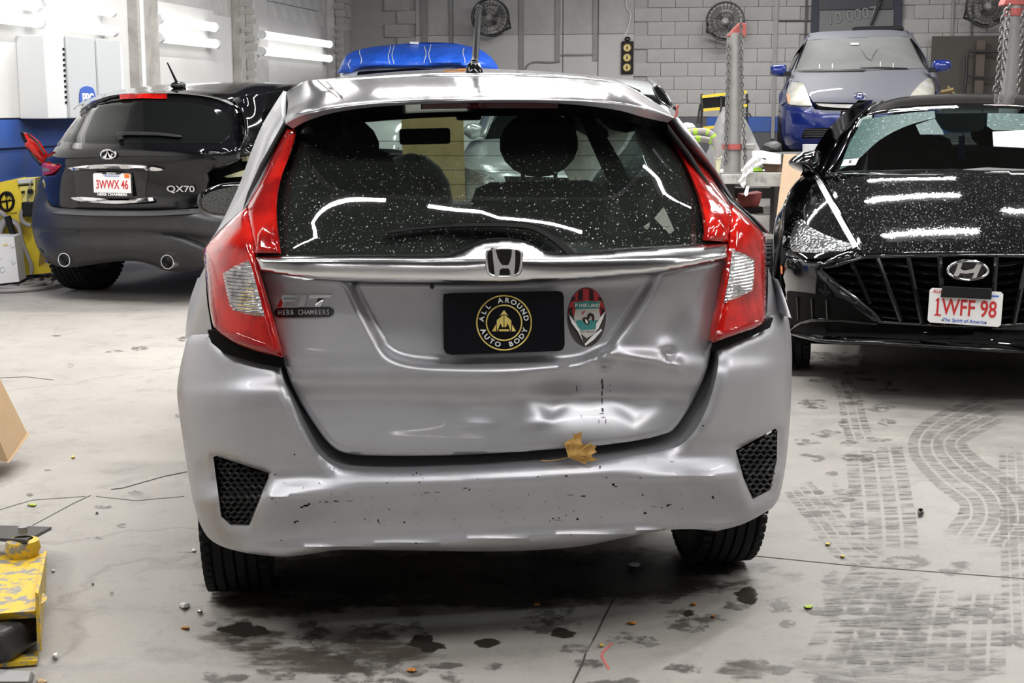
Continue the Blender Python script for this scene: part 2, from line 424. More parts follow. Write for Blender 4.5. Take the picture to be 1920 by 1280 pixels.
M['leaf'] = mat('dry_maple_leaf', (.50, .29, .075), .7, noise=(30, (.36, .19, .05), .42, .66), bump=('noise', 60, .5, .003))
M['leaf_yellow'] = mat('yellow_leaf_bit', (.70, .52, .12), .7)
M['leaf_orange'] = mat('orange_leaf_bit', (.55, .22, .04), .7)
M['leaf_green'] = mat('green_leaf_bit', (.42, .55, .08), .7)
M['foil'] = mat('silver_foil', (.7, .7, .7), .35, .7)
M['cloth_grey'] = mat('grey_cloth', (.22, .22, .22), .9, bump=('noise', 30, .4, .01))
M['cloth_white'] = mat('white_rag', (.82, .82, .83), .9)
# ------------------------------------------------------------------ floor
def floor_material():
    m = bpy.data.materials.new('concrete_floor'); m.use_nodes = True; nt = m.node_tree; N, L = nt.nodes, nt.links
    b = N['Principled BSDF']; tc = N.new('ShaderNodeTexCoord')
    def noise(scale, det=8, rough=.6, dist=0):
        t = N.new('ShaderNodeTexNoise'); t.inputs['Scale'].default_value = scale; t.inputs['Detail'].default_value = det
        t.inputs['Roughness'].default_value = rough; t.inputs['Distortion'].default_value = dist; L.new(tc.outputs['Object'], t.inputs['Vector']); return t.outputs['Fac']
    def rng(v, a, b_, c=0, d=1):
        r = N.new('ShaderNodeMapRange'); r.inputs['From Min'].default_value = a; r.inputs['From Max'].default_value = b_
        r.inputs['To Min'].default_value = c; r.inputs['To Max'].default_value = d; L.new(v, r.inputs['Value']); return r.outputs[0]
    def mix(f, a, b_):
        x = N.new('ShaderNodeMix'); x.data_type = 'RGBA'
        L.new(f, x.inputs[0])
        for k, c in ((6, a), (7, b_)):
            if isinstance(c, tuple): x.inputs[k].default_value = (*c, 1)
            else: L.new(c, x.inputs[k])
        return x.outputs[2]
    def math_(op, a, b_):
        x = N.new('ShaderNodeMath'); x.operation = op
        for k, c in ((0, a), (1, b_)):
            if isinstance(c, (int, float)): x.inputs[k].default_value = c
            else: L.new(c, x.inputs[k])
        return x.outputs[0]
    base = mix(rng(noise(.7, 6), .35, .7), (.325, .305, .28), (.425, .405, .375))
    base = mix(rng(noise(5, 10, .7), .52, .75), base, (.25, .243, .23))
    base = mix(rng(noise(60, 4, .7), .60, .74), base, (.17, .165, .155))
    sep = N.new('ShaderNodeSeparateXYZ'); L.new(tc.outputs['Object'], sep.inputs[0])
    # wet, muddy strip where the cars are driven in, on the right of the bay; weaker light there is painted in
    side = rng(math_('ADD', sep.outputs[0], math_('MULTIPLY', math_('SUBTRACT', noise(.9, 5), .5), 2.4)), -.7, 1.5)
    deep = rng(sep.outputs[1], 9.5, 6.0)
    wet = math_('MULTIPLY', math_('MULTIPLY', side, deep), rng(noise(6.5, 10, .72), .40, .62, .55, 1))
    base = mix(math_('MULTIPLY', wet, .62), base, (.20, .19, .175))
    # far floor is scuffed grey
    vo = N.new('ShaderNodeTexVoronoi'); vo.feature = 'DISTANCE_TO_EDGE'; vo.inputs['Scale'].default_value = .33
    dn = N.new('ShaderNodeTexNoise'); dn.inputs['Scale'].default_value = 1.6; dn.inputs['Detail'].default_value = 6; L.new(tc.outputs['Object'], dn.inputs['Vector'])
    ad = N.new('ShaderNodeVectorMath'); ad.operation = 'ADD'; L.new(tc.outputs['Object'], ad.inputs[0]); L.new(dn.outputs['Color'], ad.inputs[1]); L.new(ad.outputs[0], vo.inputs['Vector'])
    crack = rng(vo.outputs['Distance'], .0, .008, 1, 0)
    base = mix(math_('MULTIPLY', crack, .25), base, (.12, .115, .11))
    L.new(base, b.inputs['Base Color'])
    rg = math_('SUBTRACT', .78, math_('MULTIPLY', wet, .30)); L.new(rg, b.inputs['Roughness'])
    b.inputs['Specular IOR Level'].default_value = .35
    bp = N.new('ShaderNodeBump'); bp.inputs['Strength'].default_value = .35; bp.inputs['Distance'].default_value = .01
    L.new(math_('ADD', noise(35, 6, .7), math_('MULTIPLY', crack, -1.0)), bp.inputs['Height']); L.new(bp.outputs[0], b.inputs['Normal'])
    return m
M['floor'] = floor_material()
fl = mk('floor', [(-14, -12, 0), (14, -12, 0), (14, 26, 0), (-14, 26, 0), (-14, -12, -.2), (14, -12, -.2), (14, 26, -.2), (-14, 26, -.2)],
        [(0, 1, 2, 3), (7, 6, 5, 4), (0, 4, 5, 1), (1, 5, 6, 2), (2, 6, 7, 3), (3, 7, 4, 0)], M['floor'], None, 0, 'grey concrete workshop floor, stained and wet', 'structure')
fl.matrix_world = FLOOR.M

# ------------------------------------------------------------------ walls, ceiling
RM = ROOM.M
def struct(name, V, F, m, label):
    o = mk(name, V, F, m, None, 0, label, 'structure'); o.matrix_world = RM; return o
def boxmesh(x0, x1, y0, y1, z0, z1): b = MB(); b.box(((x0 + x1) / 2, (y0 + y1) / 2, (z0 + z1) / 2), (x1 - x0, y1 - y0, z1 - z0)); return b
wl = boxmesh(WALL_L - .3, WALL_L, WALL_F, WALL_B, -.5, CEIL); wall_left = struct('wall_left', wl.V, wl.F, M['block_white'], 'whitewashed left wall with white boards over a blue band')
wb = boxmesh(WALL_L - .3, WALL_R + .3, WALL_B, WALL_B + .3, -.5, CEIL); wall_back = struct('wall_back', wb.V, wb.F, M['mortar'], 'grey painted block wall at the far end')
wr = boxmesh(WALL_R, WALL_R + .3, WALL_F, WALL_B, -.5, CEIL); wall_right = struct('wall_right', wr.V, wr.F, M['conc_block'], 'grey right wall of the workshop')
wf = boxmesh(WALL_L - .3, WALL_R + .3, WALL_F - .3, WALL_F, -.5, CEIL); wall_front = struct('wall_front', wf.V, wf.F, mat('grey_shutter', (.45, .45, .45), .7), 'grey wall behind the entrance')
ce = boxmesh(WALL_L - .3, WALL_R + .3, WALL_F - .3, WALL_B + .3, CEIL, CEIL + .2); ceiling = struct('ceiling', ce.V, ce.F, mat('ceiling_paint', (.06, .06, .06), .9), 'grey workshop ceiling')
def wpart(parent, name, x0, x1, y0, y1, z0, z1, m, label=None, bev=.006):
    b = boxmesh(x0, x1, y0, y1, z0, z1); return b.out(name, m, parent, 30, label, None, bev)
def LW(px, py, off=0.0): return ROOM.atx(px, py, WALL_L + off)
def BW(px, py, off=0.0): return ROOM.at(px, py, WALL_B - off)
ztop_l = LW(60, 221, .06).z
# left wall: blue band, boards, pilasters
wpart(wall_left, 'blue_band', WALL_L, WALL_L + .02, 9.8, 13.6, -.4, ztop_l + .05, M['blue_wall'], 'scuffed blue painted band low on the wall')
wpart(wall_left, 'blue_panel', WALL_L + .02, WALL_L + .05, 9.8, LW(100, 280).y, LW(50, 276, .05).z, ztop_l - .01, M['blue_wall'], 'blue painted upper panel')
e = [LW(x, 100, .06).y for x in (-90, 205, 288, 436, 489, 612)]
y2 = LW(228, 100, .06).y
wpart(wall_left, 'board', WALL_L + .02, WALL_L + .06, 4, e[0], ztop_l, CEIL - .6, M['board_white'])
wpart(wall_left, 'board', WALL_L + .02, WALL_L + .06, e[0] + .012, e[1], ztop_l, CEIL - .6, M['board_white'])
wpart(wall_left, 'board', WALL_L + .02, WALL_L + .055, e[1] + .01, y2 + .3, ztop_l, CEIL - .7, M['board_white'])
wpart(wall_left, 'board', WALL_L + .02, WALL_L + .06, e[2], LW(402, 60, .06).y, ztop_l, LW(390, 18, .06).z, M['board_white'])
wpart(wall_left, 'board', WALL_L + .02, WALL_L + .05, LW(402, 60, .06).y + .01, e[3], ztop_l, LW(420, 30, .06).z, M['board_white'])
wpart(wall_left, 'board', WALL_L + .02, WALL_L + .06, e[4], e[5], ztop_l, LW(550, 68, .06).z, M['board_white'])
def pilaster(pa, pb, depth, m, lab):
    a, c = LW(pa, 90, depth).y, LW(pb, 90, depth).y; wpart(wall_left, 'pilaster', WALL_L, WALL_L + depth, min(a, c), max(a, c), -.4, CEIL, m, lab, .02)
def pil(px0, px1, w, m, lab):
    p = LW(px0, 90); # front face towards the entrance from px0 to px1
    d = 0.0
    for k in range(60):
        d = k * .01
        q = W0.M @ (ROOM.M @ Vector((WALL_L + d, p.y, p.z)))
        if (q.x / (q.y)) * FPX + 960 > px1: break
    wpart(wall_left, 'pilaster', WALL_L, WALL_L + d, p.y, p.y + w, -.4, CEIL, m, lab, .015); return p.y, d
pil(232, 274, .5, M['pilaster'], 'smooth white concrete pilaster beside the grey lockers')
yy, dd = pil(436, 462, .02, M['pilaster'], 'rough brick edge of the second pilaster')
pil(461, 487, .5, M['block_white'], 'smooth face of the second pilaster')
pil(612, 634, .5, M['block_white'], 'whitewashed brick pilaster at the far end of the lamps')
# bricks of the pilaster edge
bk = MB(); bk.box((0, 0, 0), (.13, .05, .085)); bme = mk('brick', bk.V, bk.F, M['pilaster'], wall_left, 30)
bricks = []
for k in range(22):
    z = 1.45 + k * .105
    for (pxx, w) in ((449, 0), (620, 0)):
        p = LW(pxx, 200); q = bme if (k == 0 and pxx == 449) else bme.copy()
        if q is not bme: COL.objects.link(q)
        q.location = (WALL_L + .22 + random.uniform(-.03, .03), LW(436 if pxx == 449 else 612, 90).y - .01, z); q.scale = (random.uniform(.7, 1.2), 1, random.uniform(.7, 1))
pm = MB(); p = LW(279, 90, .12); pm.tube([(WALL_L + .1, p.y - .25, -.2), (WALL_L + .1, p.y - .25, CEIL)], .085, 16); pm.out('white_pipe', M['enamel_white'], wall_left, 60)
pm = MB()
for dx in (0, .12): p = LW(640, 60, .1); pm.tube([(WALL_L + .5 + dx, p.y + 1.2, 0), (WALL_L + .5 + dx, p.y + 1.2, CEIL)], .03, 8)
pm.out('conduit', M['steel'], wall_left, 60)
# block courses on the left wall above the boards
blk = MB(); blk.box((0, 0, 0), (.03, .395, .19)); lb = mk('block', blk.V, blk.F, M['block_white'], wall_left, 30)
first = True
for k in range(9):
    z = 2.62 + k * .2
    for j in range(26):
        y = 12.6 + j * .41 + (k % 2) * .2
        pxv = (ROOM.M @ Vector((WALL_L, y, z))); pp = 960 + FPX * pxv.x / (pxv.y * math.cos(PITCH) + (1.37 - pxv.z) * math.sin(PITCH))
        if not (488 < pp < 724) or (600 < pp < 640): continue
        if z < LW(550, 66, .06).z and pp < 612: continue
        q = lb if first else lb.copy()
        if not first: COL.objects.link(q)
        first = False
        q.location = (WALL_L + .008 + random.uniform(0, .012), y, z)
q = MB().box((WALL_L + .012, 19.7, 1.9), (.02, 4.4, 1.6)).out('render_patch', M['board_grey'], wall_left, 30)
# ------------------------------------------------------------------ back wall
x0, x1 = BW(780, 60).x, BW(1190, 60).x
zb = BW(1000, 146).z; zm = BW(1000, 65).z
for (a, b, m, z0, z1) in ((780, 850, 'board_grey', .0, zm), (850, 982, 'board_grey', 0, zm), (982, 1056, 'board_grey', 0, zm), (1056, 1122, 'board_grey', 0, zm), (1122, 1190, 'board_grey', 0, zm)):
    wpart(wall_back, 'board', BW(a, 60).x + .006, BW(b, 60).x - .006, WALL_B - .05, WALL_B, 1.2, zm - .004, M[m])
    wpart(wall_back, 'board', BW(a, 60).x + .006, BW(b, 60).x - .006, WALL_B - .045, WALL_B, zm, CEIL, M['conc_block'])
wpart(wall_back, 'blue_band', BW(1326, 200).x, WALL_R, WALL_B - .04, WALL_B, BW(1350, 247).z, BW(1350, 219).z, M['blue_wall'], 'blue painted band along the foot of the far wall')
wpart(wall_back, 'grey_band', BW(720, 200).x, WALL_R, WALL_B - .03, WALL_B, 0, BW(1290, 221).z, M['dim_wall'], 'dark grey painted band along the foot of the far wall')
# blocks with recessed joints
blk = MB(); blk.box((0, 0, 0), (.400, .05, .196)); kb = mk('block', blk.V, blk.F, M['conc_block'], wall_back, 30)
md = kb.modifiers.new('bevel', 'BEVEL'); md.width = .004; md.segments = 1
first = True; nb = 0
zlow = BW(1350, 219).z
for k in range(13):
    z = zlow + .1 + k * .2
    for j in range(52):
        x = BW(722, 60).x + .2 + j * .405 + (k % 2) * .2
        if x > WALL_R - .1: break
        w = ROOM.M @ Vector((x, WALL_B, z)); zc = w.y * math.cos(PITCH) + (1.37 - w.z) * math.sin(PITCH); pp = 960 + FPX * w.x / zc; yc = 640 + FPX * ((1.37 - w.z) * math.cos(PITCH) - w.y * math.sin(PITCH)) / zc
        if yc < -15 or pp > 1930 or 776 < pp < 1200 or 1516 < pp < 1700: continue
        q = kb if first else kb.copy()
        if not first: COL.objects.link(q)
        first = False; nb += 1
        q.location = (x, WALL_B - .012 + random.uniform(-.008, .006), z)
# things fixed on the back wall
def wall_bar(px, y0, y1, w, name='conduit', m='steel', off=.05, lab=None):
    a, b = BW(px, y0, off), BW(px, y1, off); s = MB(); s.box(((a.x + b.x) / 2, WALL_B - off, (a.z + b.z) / 2), (w, .05, abs(a.z - b.z))); return s.out(name, M[m], wall_back, 30, lab)
wall_bar(978, -60, 131, .07); wall_bar(1046, -60, 115, .07); wall_bar(1117, -60, 114, .07); wall_bar(796, -60, 140, .10); wall_bar(846, -60, 140, .05)
wall_bar(1510, -40, 190, .03, 'pipe', 'dark_steel'); wall_bar(1453, -40, 260, .05, 'pipe', 'steel'); wall_bar(1786, -20, 70, .03, 'pipe', 'steel'); wall_bar(1820, -20, 110, .02, 'pipe', 'steel')
b = MB(); b.tube([BW(1460, 39, .06), BW(1520, 39, .06)], .012, 6); b.out('pipe', M['dark_steel'], wall_back, 60)
b = MB(); b.tube(sp3([BW(985, 130, .07), BW(992, 120, .07), BW(1005, 116, .07), BW(1030, 117, .07), BW(1050, 115, .07)], 5), .014, 6); b.out('cable', M['cable_grey'], wall_back, 60)
b = MB(); b.tube([BW(1052, 103, .07), BW(1085, 103, .07), BW(1118, 102, .07)], .014, 6); b.out('cable', M['cable_grey'], wall_back, 60)
b = MB(); b.tube(sp3([BW(1175, -30, .06), BW(1174, 10, .06), BW(1182, 27, .06), BW(1178, 50, .06), BW(1171, 68, .06)], 5), .010, 6)
cord = b.out('hanging_cord', M['enamel_white'], None, 60, 'thin white cord hanging down the far wall above the dial board'); cord.matrix_world = RM; cord['category'] = 'cord'
# high dark window with a pale pane
wn = thing('window_1', RM, None, None); wn['kind'] = 'structure'
def wbox(parent, name, a, b_, off, th, m, lab=None):
    p, q = BW(*a, off), BW(*b_, off); s = MB(); s.box(((p.x + q.x) / 2, WALL_B - off, (p.z + q.z) / 2), (abs(p.x - q.x), th, abs(p.z - q.z))); return s.out(name, M[m] if isinstance(m, str) else m, parent, 30, lab)
wbox(wn, 'window_frame', (1523, -40), (1690, 66), .06, .06, mat('slate_blue_frame', (.035, .038, .06), .6))
wbox(wn, 'pane', (1537, 20), (1674, 66), .10, .02, mat('dusty_pane', (.16, .17, .17), .5))
wbox(wn, 'pane', (1537, -40), (1674, 17), .10, .02, mat('dark_pane', (.03, .033, .045), .4))
b = MB(); b.tube([BW(1652, 4, .16), BW(1633, 47, .16)], .02, 6); b.tube([BW(1650, -20, .16), BW(1652, 4, .16)], .02, 6); b.out('window_bar', M['dark_steel'], wn, 60)
p = BW(1597, 30, .13); t = text('writing', '10 0007', .22, mat('chalk', (.26, .26, .26), .9), wn, facing(p, roll=.16), .002)
# big dim board leaning on the right, behind the tower
tb = MB(); a, c = BW(1748, 68, .2), BW(1925, 200, .2); tb.box(((a.x + c.x) / 2, WALL_B - .2, (a.z + c.z) / 2), (abs(a.x - c.x), .04, abs(a.z - c.z)))
pb = tb.out('leaning_board', mat('dim_board', (.085, .078, .07), .8), None, 30, 'dark brown board leaning on the far wall behind the right-hand tower'); pb.matrix_world = RM; pb['category'] = 'board'
b = MB(); b.tube(sp3([BW(1808, 175, .4), BW(1812, 140, .4), BW(1814, 100, .4), BW(1824, 96, .4), BW(1880, 97, .4)], 4), .02, 8); b.tube([BW(1812, 143, .4), BW(1870, 146, .4)], .015, 8)
hr = b.out('hand_truck_frame', M['dark_steel'], None, 60, 'bent tube frame leaning in front of the dark brown board'); hr.matrix_world = RM; hr['category'] = 'frame'
b = MB(); a, c = BW(1831, 76, .3), BW(1842, 180, .3); b.box(((a.x + c.x) / 2, WALL_B - .32, (a.z + c.z) / 2), (abs(a.x - c.x), .05, abs(a.z - c.z)))
pl = b.out('plank', mat('dim_wood', (.12, .10, .08), .8), None, 30, 'upright wooden plank leaning on the dark brown board'); pl.matrix_world = RM; pl['category'] = 'plank'
b = MB(); b.tube([BW(1764, 173, 3), BW(1788, 168, 3)], .03, 6); b.tube([BW(1776, 162, 3), BW(1790, 178, 3)], .02, 6)
sc = b.out('wood_scrap', M['plywood'], None, 60, 'pale wooden trestle top just above the wet black roof'); sc.matrix_world = RM; sc['category'] = 'wood'

# wall fans
def wall_fan(px, py, rpx, label, mdark):
    c = BW(px, py, .45); r = rpx / FPX * 22.2
    t = thing('wall_fan', RM @ Matrix.Translation(c), label, 'fan', 'caged fans on the far wall')
    b = MB()
    for yy, rr in ((-.09, .45), (-.11, .75), (-.06, 1.0), (.08, 1.0), (.11, .7)):
        P = [(r * rr * math.cos(a), yy, r * rr * math.sin(a)) for a in [2 * PI * k / 32 for k in range(33)]]; b.tube(P, .005 if rr < 1 else .011, 5, False)
    for k in range(26):
        a = 2 * PI * k / 26; cx, cz = math.cos(a), math.sin(a)
        b.tube([(r * .2 * cx, -.11, r * .2 * cz), (r * .8 * cx, -.11, r * .8 * cz), (r * cx, -.06, r * cz), (r * cx, .08, r * cz), (r * .7 * cx, .11, r * .7 * cz)], .0028, 4, False)
    b.out('cage', mdark, t, 60)
    b = MB(); b.cyl((0, .06, 0), r * .2, .2, 'y', 16); b.cyl((0, -.10, 0), r * .13, .02, 'y', 16); b.out('motor', M['steel'], t, 40)
    for k in range(3):
        a0 = 2 * PI * k / 3 + .4; V = []
        for i in range(7):
            for j in range(5):
                rr = r * (.16 + .72 * i / 6); a = a0 + (j / 4 - .5) * (.5 + .75 * i / 6); V.append((rr * math.cos(a), (j / 4 - .5) * .10, rr * math.sin(a)))
        o = mk('blade', V, [(i * 5 + j, i * 5 + j + 1, (i + 1) * 5 + j + 1, (i + 1) * 5 + j) for i in range(6) for j in range(4)], M['steel'], t, 180)
    b = MB(); b.box((0, .25, -r * .2), (.05, .36, .05)); b.tube([(-r * .95, .1, -.02), (-r * 1.0, .2, -r * .5), (0, .26, -r * .9), (r * 1.0, .2, -r * .5), (r * .95, .1, -.02)], .02, 6); b.out('bracket', M['dark_steel'], t, 60)
    return t
wall_fan(919, 33, 33, 'dark caged wall fan just behind the car aerial', M['wire'])
wall_fan(1360, 40, 33, 'grey caged wall fan behind the left red-topped tower', M['wire'])
wall_fan(1851, 12, 34, 'shadowy caged wall fan beside the right-hand tower', M['wire'])
# board with three dials
t = thing('dial_board', RM @ Matrix.Translation(BW(1176, 108, .1)), 'narrow black board with three brass dials hanging on the far wall', 'weather station')
s = 22.3 / FPX
slab('frame', [(-11 * s, -29 * s), (11 * s, -29 * s), (11 * s, 29 * s), (-11 * s, 29 * s)], 0, .04, M['black_plastic'], t, bev=.01)
for k in (-1, 0, 1):
    b = MB(); b.lathe([(1e-5, -.02), (6 * s, -.02), (7 * s, -.03), (7.4 * s, -.01), (7.4 * s, 0)], (0, 0, -k * 17.5 * s), 'y', 24); d = b.out('dial', mat('brass_dial', (.62, .50, .22), .4, .4) if k == -1 else bpy.data.materials['brass_dial'], t, 40)
    b = MB(); b.box((0, -.03, -k * 17.5 * s), (.008, .006, 8 * s)); b.cyl((0, -.03, -k * 17.5 * s), .012, .01, 'y', 8); b.out('needle', M['black_plastic'], d, 40)
b = MB(); b.tube([(4 * s * math.cos(a), .01, 33 * s + 3 * s * math.sin(a)) for a in [2 * PI * k / 16 for k in range(17)]], .012, 6, False); b.out('hanging_ring', M['black_plastic'], t, 60)
# small grey box on wall
# ------------------------------------------------------------------ lamps
def tube_fixture(a, b_, label, group, mw, r=.045, light=0):
    a, b_ = Vector(a), Vector(b_); d = (b_ - a).normalized()
    t = thing('tube_lamp', mw @ Matrix.Translation(a), label, 'lamp', group); L = b_ - a
    mb = MB(); mb.tube([Vector((0, 0, 0)) + d * .06, L - d * .06], r, 14); mb.out('tube', M['tube_on'], t, 60)
    mb = MB(); mb.tube([Vector((0, 0, 0)), d * .07], r * 1.12, 14); mb.out('end_cap', M['enamel_white'], t, 60)
    mb = MB(); mb.tube([L - d * .07, L], r * 1.12, 14); mb.out('end_cap', M['enamel_white'], t, 60)
    return t
def wall_lamp(pa, pb, label, off=.16):
    a, b_ = LW(*pa, off), LW(*pb, off); z = (a.z + b_.z) / 2; a.z = b_.z = z
    t = tube_fixture(a, b_, label, None, RM, .05)
    mb = MB(); L = b_ - a; mb.box((-.09, L.y / 2, 0), (.05, L.y, .05)); mb.out('housing', M['enamel_white'], t, 30)
wall_lamp((-120, -14), (70, 10), 'lit tube lamp high on the left wall, cut by the frame edge')
wall_lamp((72, 4), (211, 20), 'lit tube lamp over the grey lockers, upper of two')
wall_lamp((-120, 18), (73, 42), 'lit tube lamp on the left wall, lower one at the frame edge')
wall_lamp((75, 42), (214, 59), 'lit tube lamp just above the grey lockers, lower of two')
wall_lamp((294, 37), (405, 50), 'lit tube lamp between the first two pilasters, upper of two')
wall_lamp((296, 71), (407, 82), 'lit tube lamp between the first two pilasters, lower of two')
wall_lamp((488, 66), (620, 82), 'farthest lit tube lamp on the left wall, upper of two')
wall_lamp((488, 96), (620, 110), 'farthest lit tube lamp on the left wall, lower of two')
for i, (x, y, d, ln, k) in enumerate(LAMPS):
    v = Vector((math.cos(math.radians(d)), math.sin(math.radians(d)), 0)); c = Vector((x, y, CEIL - .17)); hl_ = v * ln / 2
    t = tube_fixture(c - hl_, c + hl_, 'ceiling tube lamp, unseen above the frame', 'ceiling tube lamps above the frame', RM, .016)  # includes the added pair by the front wall
    mb = MB(); mb.box((0, 0, 0), (ln, .05, .1), Matrix.Translation(hl_ + Vector((0, 0, .1))) @ Matrix.Rotation(math.radians(d), 4, 'Z')); mb.out('housing', M['enamel_white'], t, 30)

# ------------------------------------------------------------------ grey lockers and logo on the left wall
def wallbox(px0, px1, py0, py1, d0, d1, m, parent, name, lab=None, bev=.008):
    a = LW(px0, (py0 + py1) / 2, d1); c = LW(px1, (py0 + py1) / 2, d1); z1 = LW(px0, py0, d1).z; z0 = LW(px0, py1, d1).z
    b = boxmesh(WALL_L + d0, WALL_L + d1, min(a.y, c.y), max(a.y, c.y), z0, z1); return b.out(name, m, parent, 30, lab, None, bev)
t = thing('wall_locker', RM, 'tall pale metal locker unit fixed on the left wall under the tube lamps', 'locker')
wallbox(86, 232, 66, 223, .06, .32, M['enamel_white'], t, 'carcass')
wallbox(128, 180, 67, 222, .32, .345, M['locker'], t, 'door'); wallbox(185, 228, 72, 222, .32, .345, M['locker'], t, 'door')
b = MB()
for k in range(11):
    p = LW(119 + k * .5, 92 + k * 10, .325); b.box((WALL_L + .325, p.y, p.z), (.012, .02, .02))
b.out('punched_holes', M['dark'], t, 30, None, 'stuff')
p0, p1 = LW(152, 190, .35), LW(176, 190, .35); w = p1.y - p0.y
R = Matrix(((0, 0, 1, 0), (1, 0, 0, 0), (0, 1, 0, 0), (0, 0, 0, 1)))   # draws x-y shapes on the left wall
lg = [(-w * .5, -w * .42), (w * .5, -w * .42), (w * .5, w * .42), (-w * .5, w * .42)]
c = LW(164, 188, .35)
lo = slab('logo_label', sp([(-w * .5, -.4 * w), (w * .5, -.4 * w), (w * .5, .4 * w), (-w * .5, .4 * w)], 4), c.x, c.x + .006, M['plate_blue'], t, lambda u, v, y: Vector((y, c.y + u, c.z + v)))
text('lettering', 'PPG', w * .52, M['white'], lo, Matrix.Translation((c.x + .008, c.y, c.z + .01)) @ R, .002, bold=.004)
# ------------------------------------------------------------------ the silver hatchback in front
FC = Frame(-.013, 3.45, 7.2)
fit = thing('hatchback_car', FC.M, 'silver hatchback with dented tailgate and black plate, nearest of the cars', 'car')
LS = lerp([(130, 545), (170, 528), (240, 505), (340, 455), (430, 410), (470, 382), (560, 368), (640, 346), (720, 331), (800, 338), (870, 348), (940, 361), (1000, 376), (1045, 380)])
RS = lerp([(130, 1215), (170, 1225), (240, 1272), (340, 1352), (430, 1432), (470, 1442), (560, 1455), (640, 1482), (720, 1487), (800, 1483), (870, 1475), (940, 1460), (1000, 1446), (1045, 1440)])
plan = lerp([(0, 0), (.25, .004), (.5, .020), (.65, .042), (.78, .085), (.88, .15), (.94, .215), (.98, .30), (1.0, .36), (1.06, .62)])
def U(px, py): a, b = LS(py), RS(py); return (px - (a + b) / 2) / ((b - a) / 2)
def D(prof): return lambda px, py: prof(py) + plan(abs(U(px, py)))
def line(x1, y1, x2, y2): return lambda x: y1 + (y2 - y1) * (x - x1) / (x2 - x1)
# --- bumper
bprof = lerp([(590, .085), (640, .072), (690, .045), (716, .018), (745, .010), (800, .010), (850, .012), (878, .012), (892, .0), (905, -.004), (930, .004), (985, .022), (1000, .022), (1010, .012), (1020, .020), (1032, .045), (1050, .09)])
vl = [(399, 858), (406, 857), (504, 889), (502, 902), (467, 988), (432, 987), (414, 970)]
vr = [(1382, 846), (1456, 805), (1460, 809), (1459, 865), (1446, 921), (1414, 938), (1397, 899)]
def tiltrow(px, py): return py + (px - 905) * .047   # the car sits slightly low on its left
def dbump(px, py):
    t = tiltrow(px, py); u = abs(U(px, py))
    y = bprof(t) + plan(u)
    xm = px if px < 905 else LS(py) + RS(py) - px
    d = -((t - 893) * (524 - 705) - (xm - 705) * (1003 - 893)) / 212.0      # pods round the grilles start at a slanting crease
    y -= .00034 * min(80, max(0, -d)) * smooth(893, 915, t) * smooth(1046, 1010, t)
    if u > .55: y -= smooth(.55, .70, u) * smooth(985, 1030, t) * (bprof(t) - .01) * .8
    if u > .5: y += .010 * smooth(.5, .62, u) * math.exp(-((t - 862) / 22) ** 2)
    # raked crease running in from each grille
    return y
bo = [(345, 655), (349, 640), (357, 634, 1), (389, 632, 1), (396, 640), (408, 651), (429, 662), (457, 670), (525, 686, 1), (534, 722), (560, 786), (586, 839), (605, 861), (631, 879), (660, 887), (760, 891), (900, 886), (1000, 880), (1094, 873), (1187, 860), (1262, 844), (1300, 816), (1326, 771), (1341, 726), (1349, 685), (1347, 654, 1), (1388, 637), (1426, 623), (1440, 610), (1447, 592, 1), (1475, 590), (1482, 604), (1487, 650), (1487, 720), (1483, 800), (1476, 870), (1466, 925), (1455, 948), (1440, 961), (1394, 985), (1345, 998, 1), (1300, 994), (1244, 997), (1169, 1011), (1094, 1026), (1000, 1034), (900, 1036), (760, 1034), (642, 1033), (582, 1041), (535, 1046), (500, 1044), (451, 1037), (406, 1022), (380, 996), (361, 940), (348, 865), (337, 790), (331, 734), (337, 690)]
bumper = panel('bumper', FC, sp(bo, 5), dbump, M['silver_bumper'], fit, [sp(poly(*vl), 2), sp(poly(*vr), 2)], 9, .05, (.012, 14), 50)
# rounded lips round the grilles
for v in (vl, vr):
    cx = sum(p[0] for p in v) / len(v); cy = sum(p[1] for p in v) / len(v)
    big = [(cx + (x - cx) * 1.0, cy + (y - cy) * 1.0) for x, y in v]
    g = panel('vent_recess', FC, sp([(x, y, 1) for x, y in big], 2), lambda x, y: dbump(x, y) + .055, M['dark'], bumper, (), 12, 0)
    x0, x1 = min(p[0] for p in v), max(p[0] for p in v); y0, y1 = min(p[1] for p in v), max(p[1] for p in v)
    mb = MB(); P = np.array(v, float); r = 0
    y = y0 + 3
    while y < y1 - 2:       # wavy honeycomb ribs
        xs = np.arange(x0, x1, 2.0); run = []
        for x in xs:
            yy = y + 2.3 * math.sin((x - x0) / 13.0 * 2 * PI + (r % 2) * PI)
            if inside(P, np.array([[x, yy]]))[0]: run.append((x, yy))
        if len(run) > 2:
            mb.tube([FC.at(x, yy, dbump(x, yy) + .034) for x, yy in run], .0042, 5)
        y += 9.0; r += 1
    mb.out('vent_mesh', M['black_plastic'], bumper, 60, None, 'stuff')
